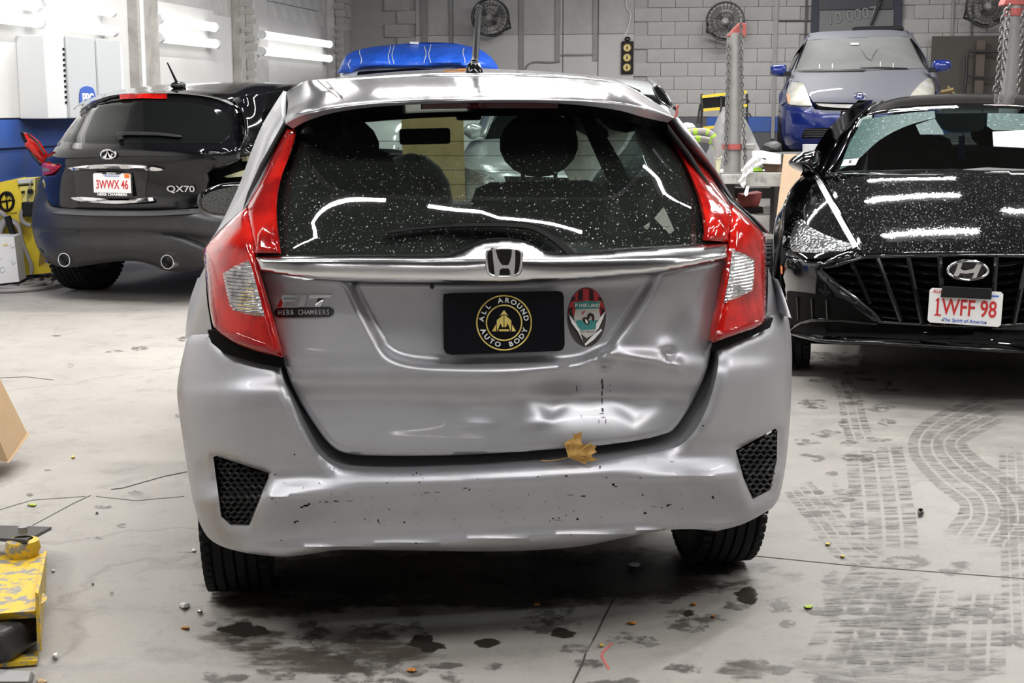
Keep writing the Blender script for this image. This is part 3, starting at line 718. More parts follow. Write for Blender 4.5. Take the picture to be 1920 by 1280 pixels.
# step inside the bumper under the tailgate
lo_, up_ = [], []
ridge = sp([(525, 686), (534, 722), (560, 786), (586, 839), (605, 861), (631, 879), (660, 887), (760, 891), (900, 886), (1000, 880), (1094, 873), (1187, 860), (1262, 844), (1300, 816), (1326, 771), (1341, 726), (1349, 685), (1347, 654)], 4, False)
inner = sp([(533, 684), (548, 720), (568, 760), (592, 797), (615, 828), (640, 845), (690, 850), (770, 851), (900, 848), (1000, 840), (1085, 834), (1168, 826), (1235, 812), (1262, 798), (1298, 752), (1322, 698), (1334, 670), (1338, 645)], 4, False)
dh_edge = lambda x, y: .10 + plan(abs(U(x, y)))
V, F = [], []
for i, (a, b) in enumerate(zip(ridge, inner)):
    pa = FC.at(a[0], a[1], dbump(*a) + .010)
    for k in range(7):
        t = k / 6; x, y = a[0] + (b[0] - a[0]) * t, a[1] + (b[1] - a[1]) * t
        dep = (dbump(*a) + .010) * (1 - t) + (dh_edge(*b) + .03) * t
        V.append(FC.at(x, y, dep + .006 * math.sin(PI * t)))
for i in range(len(ridge) - 1):
    for k in range(6): F.append((i * 7 + k, i * 7 + k + 1, (i + 1) * 7 + k + 1, (i + 1) * 7 + k))
st = mk('bumper_step', V, [f[::-1] for f in F], M['silver'], bumper, 60, 'grey step under the tailgate')
# --- tailgate
hprof = lerp([(440, .085), (500, .085), (540, .088), (600, .082), (660, .070), (698, .056), (712, .055), (748, .072), (790, .064), (835, .050), (850, .047), (858, .054)])
recess = np.array(sp([(600, 480, 1), (640, 530), (672, 592), (705, 650), (735, 677), (790, 691), (900, 695), (1000, 692), (1090, 684), (1140, 664), (1172, 630), (1205, 580), (1240, 520), (1262, 480, 1)], 6))
def dent(x, y): return 1.25 * dent_(x, y)
def dent_(x, y):
    d = 0.0
    d += .030 * gauss(x, y, 1150, 735, 95, 48)                 # big push-in below the shelf
    d += .020 * gauss(x, y, 1040, 740, 55, 40, .3)
    d -= .012 * gauss(x, y, 1125, 668, 26, 11, -.2)             # crumpled shelf edge
    d += .012 * gauss(x, y, 1133, 684, 13, 9)
    d -= .015 * gauss(x, y, 1205, 672, 60, 13, .12)            # pushed-out fold
    d -= .009 * gauss(x, y, 1243, 654, 12, 15, .3)                  # knob
    d += .016 * gauss(x, y, 1252, 664, 14, 10, .6)
    d -= .010 * gauss(x, y, 1268, 685, 16, 12, .8)
    d += .012 * gauss(x, y, 1255, 620, 35, 45, .3)
    v = abs(x - 1035) * .55 + 782                               # V creases
    d += .007 * gauss(x, y, 1035, 772, 40, 30) * smooth(14, -16, y - (784 - abs(x - 1035) * .75))
    d += .006 * gauss(x, y, 1190, 775, 44, 42) * smooth(14, -18, y - (796 - abs(x - 1190) * .8))
    d -= .003 * gauss(x, y, 1010, 793, 34, 8, -.15)
    d -= .003 * gauss(x, y, 895, 796, 30, 7)
    d += .006 * gauss(x, y, 890, 760, 60, 26)
    return d
def wrap_depth(prof, extra=None):
    return lambda x, y: prof(y) + plan(abs(U(x, y))) + (extra(x, y) if extra else 0)
class Rec:
    """depth of the number-plate recess: smooth step across its outline"""
    def __call__(s, x, y):
        p = np.array([[x, y]]); d = edge_dist(recess, p)[0]; ins = inside(recess, p)[0]; sd = d if ins else -d
        w = 26 if y < 640 else 22
        return .034 * smooth(-2, w, sd) * smooth(470, 540, y) if sd > -3 else 0.0
rec = Rec()
dhatch = wrap_depth(hprof, lambda x, y: rec(x, y) + dent(x, y))
ho = [(484, 506, 1), (560, 519), (640, 526), (760, 529), (940, 529), (1060, 523), (1160, 516), (1250, 506), (1366, 483, 1), (1358, 540), (1345, 610), (1337, 650), (1325, 700), (1300, 755), (1268, 803), (1238, 818), (1165, 832), (1060, 842), (950, 850), (820, 856), (700, 856), (645, 850), (618, 834), (592, 801), (566, 760), (546, 720), (532, 680), (512, 610), (498, 560)]
tail = panel('tailgate', FC, sp(ho, 6), dhatch, M['silver'], fit, (), 7, .03, (.010, 9), 50)
blackjoint = panel('tailgate_seal', FC, sp([(478, 500, 1), (560, 510), (760, 520), (1060, 515), (1372, 478, 1), (1362, 560), (1344, 650), (1330, 705), (1305, 760), (1272, 810), (1240, 824), (1165, 838), (950, 856), (700, 862), (640, 856), (612, 838), (586, 806), (560, 764), (540, 722), (524, 680), (500, 600)], 4), lambda x, y: .135 + plan(abs(U(x, y))), M['dark'], fit, (), 30, 0)
# chrome strip
cprof = lerp([(448, .080), (466, .064), (480, .046), (490, .032), (508, .026), (524, .028), (532, .042)])
ctop = [(480, 483, 1), (560, 483), (700, 481), (828, 480), (862, 472), (893, 458), (919, 451), (946, 449), (975, 451), (1000, 459), (1025, 472), (1050, 475), (1110, 473), (1200, 467), (1367, 457, 1)]
cbot = [(1365, 484, 1), (1250, 508), (1160, 517), (1060, 524), (940, 530), (820, 530), (700, 529), (640, 527), (560, 520), (487, 508, 1)]
chrome = panel('chrome_strip', FC, sp(ctop + cbot, 5), lambda x, y: cprof(y + abs(x - 935) * .02) + plan(abs(U(x, y))) - .012 * gauss(x, y, 945, 470, 60, 40), M['chrome_worn'], tail, (), 6, .05, (.007, 6), 60)
# emblem
def dch(x, y): return cprof(y) + plan(abs(U(x, y))) - .012 * gauss(x, y, 945, 470, 60, 40)
def decal(name, outline, depth, th, m, parent, fr=FC, label=None, step=1e9, n=0):
    P = sp(outline, n) if n else [p[:2] for p in outline]
    if step < 1e8: P = dens(P, step)
    V2, F, _ = cdt(P, (), step if step < 1e8 else 4000) if step < 1e8 else (np.array(P), [tuple(t) for t in geometry.tessellate_polygon([[Vector((p[0], p[1], 0)) for p in P]])], None)
    V = [fr.at(x, y, depth(x, y) - th) for x, y in V2]; F2 = []
    for t in F:
        nn = (V[t[1]] - V[t[0]]).cross(V[t[2]] - V[t[0]]); F2.append(t if nn.dot(fr.o - V[t[0]]) > 0 else t[::-1])
    n0 = len(P); base = len(V)
    V += [fr.at(x, y, depth(x, y) + .002) for x, y in P]
    for i in range(n0):
        j = (i + 1) % n0; F2.append((i, j, base + j, base + i))
    o = mk(name, V, F2, m, parent, 40, label); return fixn(o) if False else o
def ringtube(pts, depth, r, m, parent, name, fr=FC, n=6, off=0.0):
    P = [fr.at(x, y, depth(x, y) - off) for x, y in pts]; P.append(P[0]); b = MB(); b.tube(P, r, n, False); return b.out(name, m, parent, 60)
fl_ = lambda v: (lambda x, y: v)
emb = decal('emblem', [(910, 480), (912, 470), (920, 465), (945, 463), (970, 465), (979, 470), (981, 480), (978, 508), (972, 516), (960, 519), (945, 520), (930, 519), (918, 516), (913, 508)], fl_(-.001), .006, M['gloss_black'], tail, n=3)
ringtube(sp([(912, 480), (914, 471), (921, 467), (945, 465), (968, 467), (976, 471), (978, 480), (975, 506), (970, 514), (960, 517), (945, 518), (930, 517), (920, 514), (915, 506)], 4), fl_(-.001), .0035, M['chrome'], emb, 'emblem_rim', off=.006)
H = [(923, 467), (929, 467), (933, 482), (937, 491), (942, 497), (953, 497), (956, 491), (959, 480), (960, 467), (966, 467), (966, 494), (964, 515), (957, 515), (956, 507), (953, 503), (941, 503), (937, 506), (936, 515), (928, 515), (925, 490)]
decal('emblem_letter', H, fl_(-.004), .010, M['chrome_satin'], emb)
# --- rear window
gprof = lerp([(185, .50), (235, .42), (300, .325), (400, .19), (480, .095)])
dglass = D(gprof)
go = [(552, 214, 1), (640, 196), (790, 189), (950, 187), (1100, 190), (1180, 198), (1247, 214, 1), (1252, 244), (1272, 285), (1298, 335), (1317, 384), (1327, 430), (1325, 457, 1), (1200, 466), (1110, 473), (1050, 475), (1025, 472), (1000, 459), (975, 451), (946, 449), (919, 451), (893, 458), (862, 472), (828, 479), (700, 480), (526, 480, 1), (520, 440), (519, 390), (527, 335), (544, 290), (556, 247)]
rw = panel('rear_window', FC, sp(go, 4), dglass, M['glass_rear'], fit, (), 16, 0)
clear = [(652, 236), (690, 229), (800, 221), (950, 217), (1080, 218), (1150, 226), (1200, 245), (1238, 290), (1262, 340), (1276, 385), (1272, 420), (1245, 444), (1180, 454), (1030, 452), (975, 442), (900, 444), (850, 456), (640, 456), (592, 446), (570, 425), (564, 395), (574, 350), (596, 306), (625, 266)]
panel('window_band', FC, sp(go, 4), lambda x, y: dglass(x, y) + .012, mat('black_ceramic_band', (.008, .008, .009), .25), rw, [sp(clear, 4)], 14, 0, None, 40, 'black printed band round the glass')
for k in range(7):    # demister lines
    y = 262 + k * 27; xl, xr = 600 - k * 4, 1225 + k * 6
    b = MB(); b.tube([FC.at(x, y + 3 * math.cos((x - 900) / 300), dglass(x, y) + .008) for x in range(xl, xr, 40)], .0007, 4); b.out('demister_line', M['seat'], rw, 60)
# rain drops: little domes on the glass
def drops(name, n, where, fr, depth, parent, seed, r0, r1, m):
    rn = random.Random(seed); b = MB()
    for _ in range(n):
        x, y = where(rn)
        if x is None: continue
        d = depth(x, y); p = fr.at(x, y, d); e = 2.0
        t1 = (fr.at(x + e, y, depth(x + e, y)) - p).normalized(); t2 = (fr.at(x, y + e, depth(x, y + e)) - p).normalized(); nn = t1.cross(t2)
        if nn.dot(fr.o - p) < 0: nn = -nn
        nn.normalize(); t2 = nn.cross(t1); r = r0 + (r1 - r0) * rn.random() ** 3; s = rn.uniform(.8, 1.3)
        V = [p + nn * r * .55]
        for rr, h in ((.62, .42), (1.0, 0.0)):
            for k in range(6): a = PI * k / 3; V.append(p + t1 * r * rr * math.cos(a) + t2 * r * s * rr * math.sin(a) + nn * r * h)
        F = []
        for k in range(6): F += [(0, 1 + k, 1 + (k + 1) % 6), (1 + k, 7 + k, 7 + (k + 1) % 6, 1 + (k + 1) % 6)]
        b.add(V, F)
    return b.out(name, m, parent, 180, 'rain drops', 'stuff')
GO = np.array(sp(go, 4))
def wg(rn):
    for _ in range(20):
        x, y = rn.uniform(525, 1325), 268 + 205 * rn.random() ** .8
        if inside(GO, np.array([[x, y]]))[0]: return x, y
    return None, None
M['drop'] = mat('water_bead', (.40, .43, .42), .05, .5, 0, .8)
drops('rain_drops', 3000, wg, FC, lambda x, y: dglass(x, y) - .001, rw, 3, .0006, .0024, M['drop'])
# wiper
def wipe(name, P, w, m, parent, off=.02, th=.012):
    P = [Vector(p) for p in P]; V, F = [], []
    for i, p in enumerate(P):
        d = (P[min(i + 1, len(P) - 1)] - P[max(i - 1, 0)]).normalized(); nn = Vector((-d.y, d.x)); ww = w[i] if isinstance(w, list) else w
        for s, o in ((-1, 0), (-.6, -th), (.6, -th), (1, 0)):
            q = p + nn * ww * s; V.append(FC.at(q.x, q.y, dglass(q.x, min(q.y, 478)) - off + o))
    for i in range(len(P) - 1):
        for k in range(3): F.append((i * 4 + k, i * 4 + k + 1, (i + 1) * 4 + k + 1, (i + 1) * 4 + k))
    F += [(0, 1, 2, 3), tuple((len(P) - 1) * 4 + k for k in (3, 2, 1, 0))]
    o = mk(name, V, F, m, parent, 40); return fixn(o)
wroot = bpy.data.objects.new('rear_wiper', None); link(wroot, fit)
arm = sp([(1081, 484), (1068, 472), (1045, 452), (1015, 433), (990, 424), (950, 421), (900, 421), (850, 422)], 5, False)
wipe('wiper_arm', arm, [9.5 - 5.5 * (i / len(arm)) for i in range(len(arm))], M['wiper'], wroot, .032, .018)
bl = sp([(721, 436), (760, 430), (800, 425), (850, 422), (930, 422), (985, 428)], 5, False)
wipe('wiper_blade', bl, [2.5 + 2.8 * math.sin(PI * min(1, i / len(bl) * 1.1)) for i in range(len(bl))], M['wiper'], wroot, .018, .012)
# --- lamps
lprof = lerp([(225, .38), (300, .27), (380, .15), (430, .085), (480, .052), (560, .030), (640, .030), (680, .04)])
dlamp = D(lprof)
ul = [(536, 241, 1), (556, 247, 1), (543, 290), (527, 333), (519, 375), (519, 420), (526, 477, 1), (477, 477, 1), (467, 430), (463, 392), (470, 372), (489, 340), (505, 303), (521, 268)]
urr = [(1250, 234, 1), (1266, 226, 1), (1295, 266), (1325, 310), (1348, 348), (1370, 379), (1374, 405), (1370, 455, 1), (1326, 452, 1), (1328, 428), (1318, 379), (1299, 330), (1273, 278)]
ol = [(461, 389, 1), (469, 430), (479, 480), (491, 530), (506, 585), (530, 672, 1), (480, 660), (440, 645), (406, 622), (396, 600), (389, 555), (384, 510), (380, 478), (386, 462), (420, 425)]
orr = [(1377, 385, 1), (1400, 404), (1433, 436), (1439, 450), (1440, 500), (1440, 560), (1439, 596), (1432, 610), (1410, 620), (1340, 644, 1), (1348, 603), (1358, 556), (1366, 500), (1372, 447)]
def lampside(x, y, pts=None): return 0
def make_lamp(name, o, depth, m, edge=.03):
    return panel(name, FC, sp(o, 5), depth, m, fit, (), 7, edge, (.016, 10), 60)
L1 = make_lamp('tail_lamp', ul, lambda x, y: dlamp(x, y) - .012, M['red_lens']); L1['label'] = 'tall red lamp on the left of the tailgate'
L2 = make_lamp('tail_lamp', urr, lambda x, y: dlamp(x, y) - .012, M['red_lens']); L2['label'] = 'tall red lamp on the right of the tailgate'
L3 = make_lamp('tail_lamp', ol, lambda x, y: dlamp(x, y) - .020, M['red_lens'], .06); L3['label'] = 'red outer lamp with a clear lens, left corner'
L4 = make_lamp('tail_lamp', orr, lambda x, y: dlamp(x, y) - .020, M['red_lens'], .06); L4['label'] = 'red outer lamp with a clear lens, right corner'
def inset(name, o, parent, m, lift, label=None, roll=(.006, 6)):
    return panel(name, FC, sp([(x, y, 1) for x, y in o], 3), lambda x, y: dlamp(x, y) - lift, m, parent, (), 5, .02, roll, 60, label)
inset('clear_lens', [(417, 513), (440, 499), (467, 487), (477, 520), (486, 555), (497, 595), (465, 590), (438, 583), (430, 573), (424, 548)], L3, M['clear_lens'], .026, 'ribbed clear reversing lens')
inset('clear_lens', [(1375, 467), (1400, 476), (1417, 485), (1417, 520), (1413, 546), (1390, 557), (1359, 569), (1368, 522)], L4, M['clear_lens'], .026, 'ribbed clear reversing lens')
inset('lower_reflector', [(442, 620), (500, 642), (520, 664), (530, 670), (480, 658), (440, 643), (412, 624)], L3, M['red_deep'], .023)
inset('lower_reflector', [(1345, 622), (1400, 604), (1434, 590), (1432, 607), (1410, 618), (1343, 641)], L4, M['red_deep'], .023)
inset('edge_strip', [(383, 478), (394, 472), (400, 540), (410, 610), (402, 615), (392, 570)], L3, M['red_deep'], .024)
inset('edge_strip', [(1432, 440), (1437, 450), (1438, 560), (1436, 598), (1429, 600), (1431, 520)], L4, M['red_deep'], .024)
inset('reflector_facet', [(478, 474), (482, 440), (492, 425), (512, 440), (523, 474)], L1, M['red_lens'], .020)
inset('reflector_facet', [(1330, 449), (1338, 425), (1350, 412), (1364, 430), (1366, 449)], L2, M['red_lens'], .020)
inset('lens_edge', [(537, 244), (524, 268), (508, 303), (492, 340), (473, 375), (466, 391), (470, 396), (481, 374), (501, 339), (517, 303), (531, 271), (544, 247)], L1, M['red_deep'], .018)
inset('lens_edge', [(1266, 229), (1294, 267), (1324, 311), (1347, 349), (1368, 380), (1372, 404), (1366, 404), (1360, 381), (1339, 349), (1315, 311), (1287, 271), (1258, 233)], L2, M['red_deep'], .018)
# black joints beside the lamps
for P, lab in (([(457, 392), (463, 392), (476, 480), (500, 570), (533, 678), (533, 690), (522, 684), (500, 600), (478, 505), (470, 470)], 0), ([(1376, 384), (1380, 386), (1375, 447), (1362, 540), (1345, 640), (1350, 655), (1338, 660), (1350, 580), (1365, 490)], 0),
               ([(389, 620), (405, 618), (440, 640), (530, 668), (532, 690), (480, 680), (420, 662), (396, 642)], 0), ([(1336, 642), (1440, 600), (1450, 596), (1444, 614), (1400, 634), (1345, 656)], 0)):
    panel('lamp_seal', FC, P, lambda x, y: dlamp(x, y) + .004, M['dark'], fit, (), 12, .02)
# --- pillars and quarter panels beside the lamps
qp_in = [(532, 234), (522, 268), (505, 303), (488, 340), (467, 380), (421, 422), (386, 460)]
qp_out = [(530, 172), (512, 200), (490, 238), (469, 290), (452, 338), (433, 381), (400, 448)]
net = []
for k, ((ax, ay), (bx, by)) in enumerate(zip(qp_in, qp_out)):
    a = FC.at(ax, ay, dlamp(ax, ay) + .008); b = FC.atx(bx, by, -(.535, .56, .60, .635, .665, .70, .755)[k])
    c = FC.at(ax + (bx - ax) * .62, ay + (by - ay) * .62, dlamp(ax, ay) + .16)
    net.append([a, c, b])
patch('quarter_panel', net, M['silver'], fit, 5, 180, 0, 'left rear pillar of silver paint')
rp_in = [(1264, 228), (1296, 268), (1326, 311), (1350, 349), (1371, 379), (1402, 405), (1434, 437)]
rp_out = [(1266, 220), (1301, 266), (1334, 313), (1360, 358), (1375, 378), (1408, 407), (1437, 437)]
net = []
for (ax, ay), (bx, by), X in zip(rp_in, rp_out, (.56, .60, .66, .70, .72, .76, .80)):
    b = FC.atx(bx, by, X); net.append([FC.at(ax, ay, dlamp(ax, ay) + .008), FC.at((ax + bx) / 2 + 1, (ay + by) / 2, dlamp(ax, ay) + .09), b, Vector((X - .01, 1.05, b.z))])
patch('quarter_panel', net, M['silver'], fit, 4, 180, 0, 'right rear pillar of silver paint', True)
# left fender seen past the lamp, right one likewise
patch('rear_wing', [[FC.at(384, 500, .36), FC.at(374, 520, .50), FC.atx(371, 520, -.80)], [FC.at(388, 560, .33), FC.at(368, 560, .48), FC.atx(357, 560, -.815)], [FC.at(394, 600, .32), FC.at(362, 600, .48), FC.atx(350, 600, -.82)], [FC.at(400, 634, .32), FC.at(354, 634, .5), FC.atx(347, 634, -.825)]], M['silver'], fit, 4)
patch('rear_wing', [[FC.at(1440, 500, .36), FC.at(1447, 520, .50), FC.atx(1450, 520, .82), Vector((.81, 1.05, .89))], [FC.at(1440, 540, .33), FC.at(1456, 545, .48), FC.atx(1459, 545, .83), Vector((.825, 1.05, .85))], [FC.at(1438, 592, .32), FC.at(1470, 592, .48), FC.atx(1474, 592, .835), Vector((.835, 1.05, .79))]], M['silver'], fit, 4, flip=True)
for s, dx in ((-1, 0), (1, .018)):
    net = []
    for y, zb_ in ((.60, .655), (.70, .665), (.80, .65), (.92, .585), (1.02, .48), (1.10, .36)):
        net.append([Vector((s * (.80 + dx), y, zb_)), Vector((s * (.80 + dx), y, .5 * zb_ + .36)), Vector((s * (.79 + dx), y, .82)), Vector((s * (.745 + dx), y, .95))])
    patch('rear_flank', net, M['silver'], fit, 4, 180, .01, None, s > 0)
# --- spoiler and roof
def A(x, y, d): return FC.at(x, y, d)
lip = [(535, 232), (565, 217), (615, 205), (690, 195), (800, 190), (930, 187), (1050, 188), (1150, 194), (1215, 207), (1262, 222)]
mid = [(540, 198), (585, 183), (630, 174), (700, 167), (800, 163), (930, 161), (1050, 163), (1140, 168), (1195, 184), (1250, 208)]
top = [(537, 172), (574, 152), (612, 152), (690, 148), (800, 144), (930, 143), (1040, 146), (1125, 152), (1178, 164), (1236, 196)]
yl = [.40, .32, .27, .24, .22, .215, .22, .24, .27, .38]
rows = [[A(x, y, d) for (x, y), d in zip(lip, yl)],
        [A(x, (y * 3 + m[1]) / 4, d + .02) for (x, y), m, d in zip(lip, mid, yl)],
        [A(x, y, d + .17) for (x, y), d in zip(mid, yl)],
        [A(x, y, d + .42) for (x, y), d in zip(top, yl)]]
spl = patch('roof_spoiler', rows, M['silver_roof'], fit, 5, 180)
fl2 = sp3([A(x, y, d) for (x, y), d in zip(lip, yl)], 5); V = []; F = []
ed = [(549, 241), (575, 227), (622, 212), (695, 201), (800, 195), (930, 192), (1050, 194), (1150, 205), (1208, 220), (1252, 230)]
e2 = sp3([A(x, y, d + .012) for (x, y), d in zip(ed, yl)], 5); e3 = sp3([A(x, y + 16, d + .17) for (x, y), d in zip(ed, yl)], 5)
for a, b, c in zip(fl2, e2, e3): V += [a, b, c]
for i in range(len(fl2) - 1): F.append((i * 3, i * 3 + 1, i * 3 + 4, i * 3 + 3))
mk('spoiler_edge', V, F, M['silver'], spl, 60)
mk('spoiler_underside', V, [(i * 3 + 1, i * 3 + 2, i * 3 + 5, i * 3 + 4) for i in range(len(fl2) - 1)], M['gloss_black'], spl, 60)
panel('brake_lamp', FC, sp([(792, 192, 1), (920, 190), (1047, 190, 1), (1047, 203, 1), (920, 203), (792, 205, 1)], 4), lambda x, y: .235, M['red_dark'], spl, (), 14, .05, (.006, 5), 40, 'unlit dark red high brake lamp')
# left end plate of the spoiler
mk('spoiler_end', [A(535, 232, .40), A(537, 172, .82), A(531, 170, .85), A(527, 190, .66), A(529, 215, .48)], [(0, 1, 2, 3, 4)], M['silver'], spl, 0)
mk('spoiler_end', [A(1262, 222, .38), A(1236, 196, .80), A(1250, 200, .75)], [(0, 1, 2)], M['silver'], spl, 0)
crest = [(531, 170), (575, 150), (615, 147), (690, 138), (800, 131), (900, 129), (1010, 133), (1100, 141), (1165, 151), (1232, 192)]
def loc(x, y, z): return Vector((x, y, z))
r3 = [A(x, y, .64 + .03 * abs(i - 4.5)) for i, (x, y) in enumerate([(537, 172), (574, 152), (612, 151), (690, 146), (800, 141), (930, 140), (1040, 143), (1125, 150), (1178, 163), (1236, 196)])]
r4 = [A(x, y, 1.25) for x, y in [(555, 168), (588, 152), (625, 147), (700, 138), (800, 131), (905, 129), (1010, 133), (1095, 141), (1150, 150), (1215, 190)]]
zc = r4[5].z
def roofrow(y, dz, k): return [loc(v.x * k, y, v.z + dz) for v in r4]
rows = [r3, r4, roofrow(1.9, -.005, 1.0), roofrow(2.4, -.045, .98), roofrow(2.75, -.10, .95)]
roof = patch('roof', rows, M['silver_roof'], fit, 4, 180, .02)
# roof rail seams
for P in ([(612, 150), (628, 168), (640, 178)], [(596, 149), (618, 168), (634, 182)]):
    b = MB(); b.tube([A(x, y, .62 - i * .13) + Vector((0, 0, -.003)) for i, (x, y) in enumerate(P)], .003, 5); b.out('roof_seam', M['steel'], roof, 60)
# aerial
an = bpy.data.objects.new('aerial', None); link(an, fit)
p0 = A(889, 139, .80); b = MB(); b.lathe([(.030, -.03), (.030, .0), (.024, .014), (.017, .030), (.011, .036), (1e-5, .037)], p0, 'z', 20, ); b.out('aerial_base', M['gloss_black'], an, 50)
b = MB(); b.tube([p0 + Vector((0, 0, .03)), A(891, 110, .83), A(898, 15, .92)], [.0125, .0105, .0085], 10); b.ball(A(898, 15, .92), .0095, 10); b.out('aerial_rod', M['black_plastic'], an, 60)
# --- shell: sides, floor, front (mostly hidden by the tail)
def shell(parent, st, m, name='body_side', n=4):
    """st: rows (y, half width sill, z sill, half width belt, z belt) -> both flanks"""
    for s in (-1, 1):
        net = [[Vector((s * w0 * .97, y, z0)), Vector((s * w0, y, z0 + (z1 - z0) * .35)), Vector((s * (w0 * .4 + w1 * .6), y, z0 + (z1 - z0) * .75)), Vector((s * w1, y, z1))] for (y, w0, z0, w1, z1) in st]
        patch(name, net, m, parent, n, 180, .01, None, s > 0)
def box_part(name, c, s, m, parent, bev=.01, M_=None, label=None):
    b = MB(); b.box(c, s, M_); return b.out(name, m, parent, 30, label, None, bev)
shell(fit, [(.95, .80, .36, .76, .92), (1.6, .835, .22, .79, .93), (2.4, .835, .22, .79, .93), (2.9, .83, .24, .78, .93)], M['silver'])
shell(fit, [(2.9, .83, .5, .78, .93), (3.3, .83, .60, .74, .90), (3.7, .80, .58, .66, .82), (3.95, .68, .45, .55, .68)], M['silver'], 'front_wing')
patch('bonnet', [[Vector((x, y, z - .04 * (x / .75) ** 2)) for x in (-.76, -.4, 0, .4, .76)] for y, z in ((2.88, .96), (3.2, .93), (3.6, .86), (3.95, .72))], M['silver'], fit, 4, 180, .01, None, True)
box_part('underbody', (0, 2.0, .30), (1.3, 3.0, .12), M['dark'], fit)
box_part('underbody', (0, .62, .42), (1.45, .62, .30), M['dark'], fit)
box_part('tow_eye', (.0, .09, .285), (.012, .04, .022), M['pale_foam'], fit, .004)
for s in (-1, 1):
    b = MB(); b.tube([(s * .72, 2.92, .93), (s * .62, 2.4, 1.26), (s * .47, 2.05, 1.40)], .03, 6); b.out('windscreen_pillar', M['silver'], fit, 60)
    b = MB(); b.tube([(s * .72, 1.75, .93), (s * .50, 1.7, 1.40)], .04, 6); b.out('door_pillar', M['black_plastic'], fit, 60)
    w = patch('side_window', [[Vector((s * w0, y0, .93)), Vector((s * (w0 * .5 + w1 * .5), y0, 1.18)), Vector((s * w1, y1, 1.40))] for y0, y1, w0, w1 in ((.98, .80, .69, .47), (1.7, 1.6, .72, .48), (2.3, 1.95, .72, .47), (2.9, 2.0, .72, .46))], M['glass_dark'] if False else glass('side_glass%d' % s, (.05, .065, .06)), fit, 3, 180)
patch('windscreen', [[Vector((x * .98, 2.93, .95)) for x in (-.74, -.3, .3, .74)], [Vector((x, 2.45, 1.24)) for x in (-.68, -.3, .3, .68)], [Vector((x, 2.05, 1.46)) for x in (-.6, -.3, .3, .6)]], M['glass_clear'], fit, 4, 180)
# --- cabin
box_part('cabin_floor', (0, 1.8, .40), (1.45, 2.2, .06), M['seat'], fit)
box_part('cargo_cover', (0, .62, .88), (1.2, .62, .03), M['seat'], fit)
box_part('dashboard', (0, 2.72, .86), (1.46, .40, .22), M['seat'], fit, .06)
box_part('head_lining', (0, 1.5, 1.40), (.84, 1.2, .02), M['trim_grey'], fit)
for s in (-1, 1):
    box_part('door_trim', (s * .74, 1.9, .68), (.05, 2.0, .52), M['seat'], fit, .02)
    box_part('cargo_trim', (s * .56, .62, .80), (.06, .5, .40), M['seat'], fit, .05)
    se = bpy.data.objects.new('front_seat', None); link(se, fit)
    box_part('seat_back', (s * .36, 1.80, .78), (.50, .16, .64), M['seat'], se, .07, Matrix.Translation((0, 0, 0)))
    box_part('seat_base', (s * .36, 2.1, .50), (.52, .55, .16), M['seat'], se, .06)
    b = MB(); b.ball((s * .36, 1.78, 1.235), (.145, .065, .120), 18); b.out('head_rest', M['seat'], se, 180)
    for q in (-1, 1):
        b = MB(); b.tube([(s * .36 + q * .06, 1.79, 1.06), (s * .36 + q * .06, 1.79, 1.18)], .008, 6); b.out('head_rest_post', M['dark_steel'], se, 60)
for x in (-.42, .0, .42):
    box_part('rear_seat_back', (x, 1.02, .68), (.40, .14, .56), M['seat'], fit, .05)
box_part('driver_seat_shoulder', (-.36, 1.76, 1.12), (.40, .12, .22), M['seat'], fit, .06)
for s in (-1, 1):
    patch('pillar_trim', [[Vector((s * .50, .56, 1.36)), Vector((s * .49, .75, 1.39)), Vector((s * .47, 1.0, 1.39))], [Vector((s * .61, .40, 1.16)), Vector((s * .63, .75, 1.16)), Vector((s * .62, 1.12, 1.16))], [Vector((s * .67, .28, .92)), Vector((s * .69, .75, .92)), Vector((s * .69, 1.45, .92))], [Vector((s * .70, .24, .66)), Vector((s * .71, .75, .66)), Vector((s * .71, 1.6, .66))]], M['seat'], fit, 3, 180, .01)
b = MB(); b.tube([(-.36 + .19 * math.cos(a), 2.45 + .06 * math.sin(a), 1.0 + .18 * math.sin(a)) for a in [2 * PI * k / 24 for k in range(25)]], .016, 8, False); b.out('steering_wheel', M['seat'], fit, 60)
b = MB(); b.box((-.02, 2.28, 1.262), (.20, .03, .062)); mi = b.out('inside_mirror', M['black_plastic'], fit, 30, None, None, .01)
b = MB(); b.box((.16, 2.34, 1.345), (.10, .06, .05)); b.out('camera_pod', M['black_plastic'], fit, 30, None, None, .01)
b = MB(); b.ball((-.06, 2.6, .99), (.17, .10, .20), 16); b.out('instrument_hood', M['trim_grey'], fit, 180)
b = MB(); b.ball((.155 + .36, 2.05, 1.26), (.03, .03, .09), 10); b.out('belt_anchor', M['seat'], fit, 180)
# --- door mirror on the left
mr = bpy.data.objects.new('door_mirror', None); link(mr, fit)
mo = [(369, 378, 1), (372, 366), (385, 357), (410, 348), (440, 345), (470, 344, 1), (470, 405, 1), (430, 406), (395, 403), (378, 397), (371, 388)]
panel('mirror_shell', FC, sp(mo, 5), lambda x, y: 2.42 + .0, M['black_paint'], mr, (), 10, .12, (.02, 8), 60)
mg = [(378, 378), (382, 368), (400, 358), (432, 351), (468, 349), (468, 401), (430, 401), (398, 398), (383, 391)]
panel('mirror_glass', FC, sp(mg, 4), lambda x, y: 2.412, mat('wet_mirror', (.30, .31, .30), .22, .8, 0, noise=(160, (.12, .12, .12), .45, .6)), mr, (), 12, .004, None, 60)
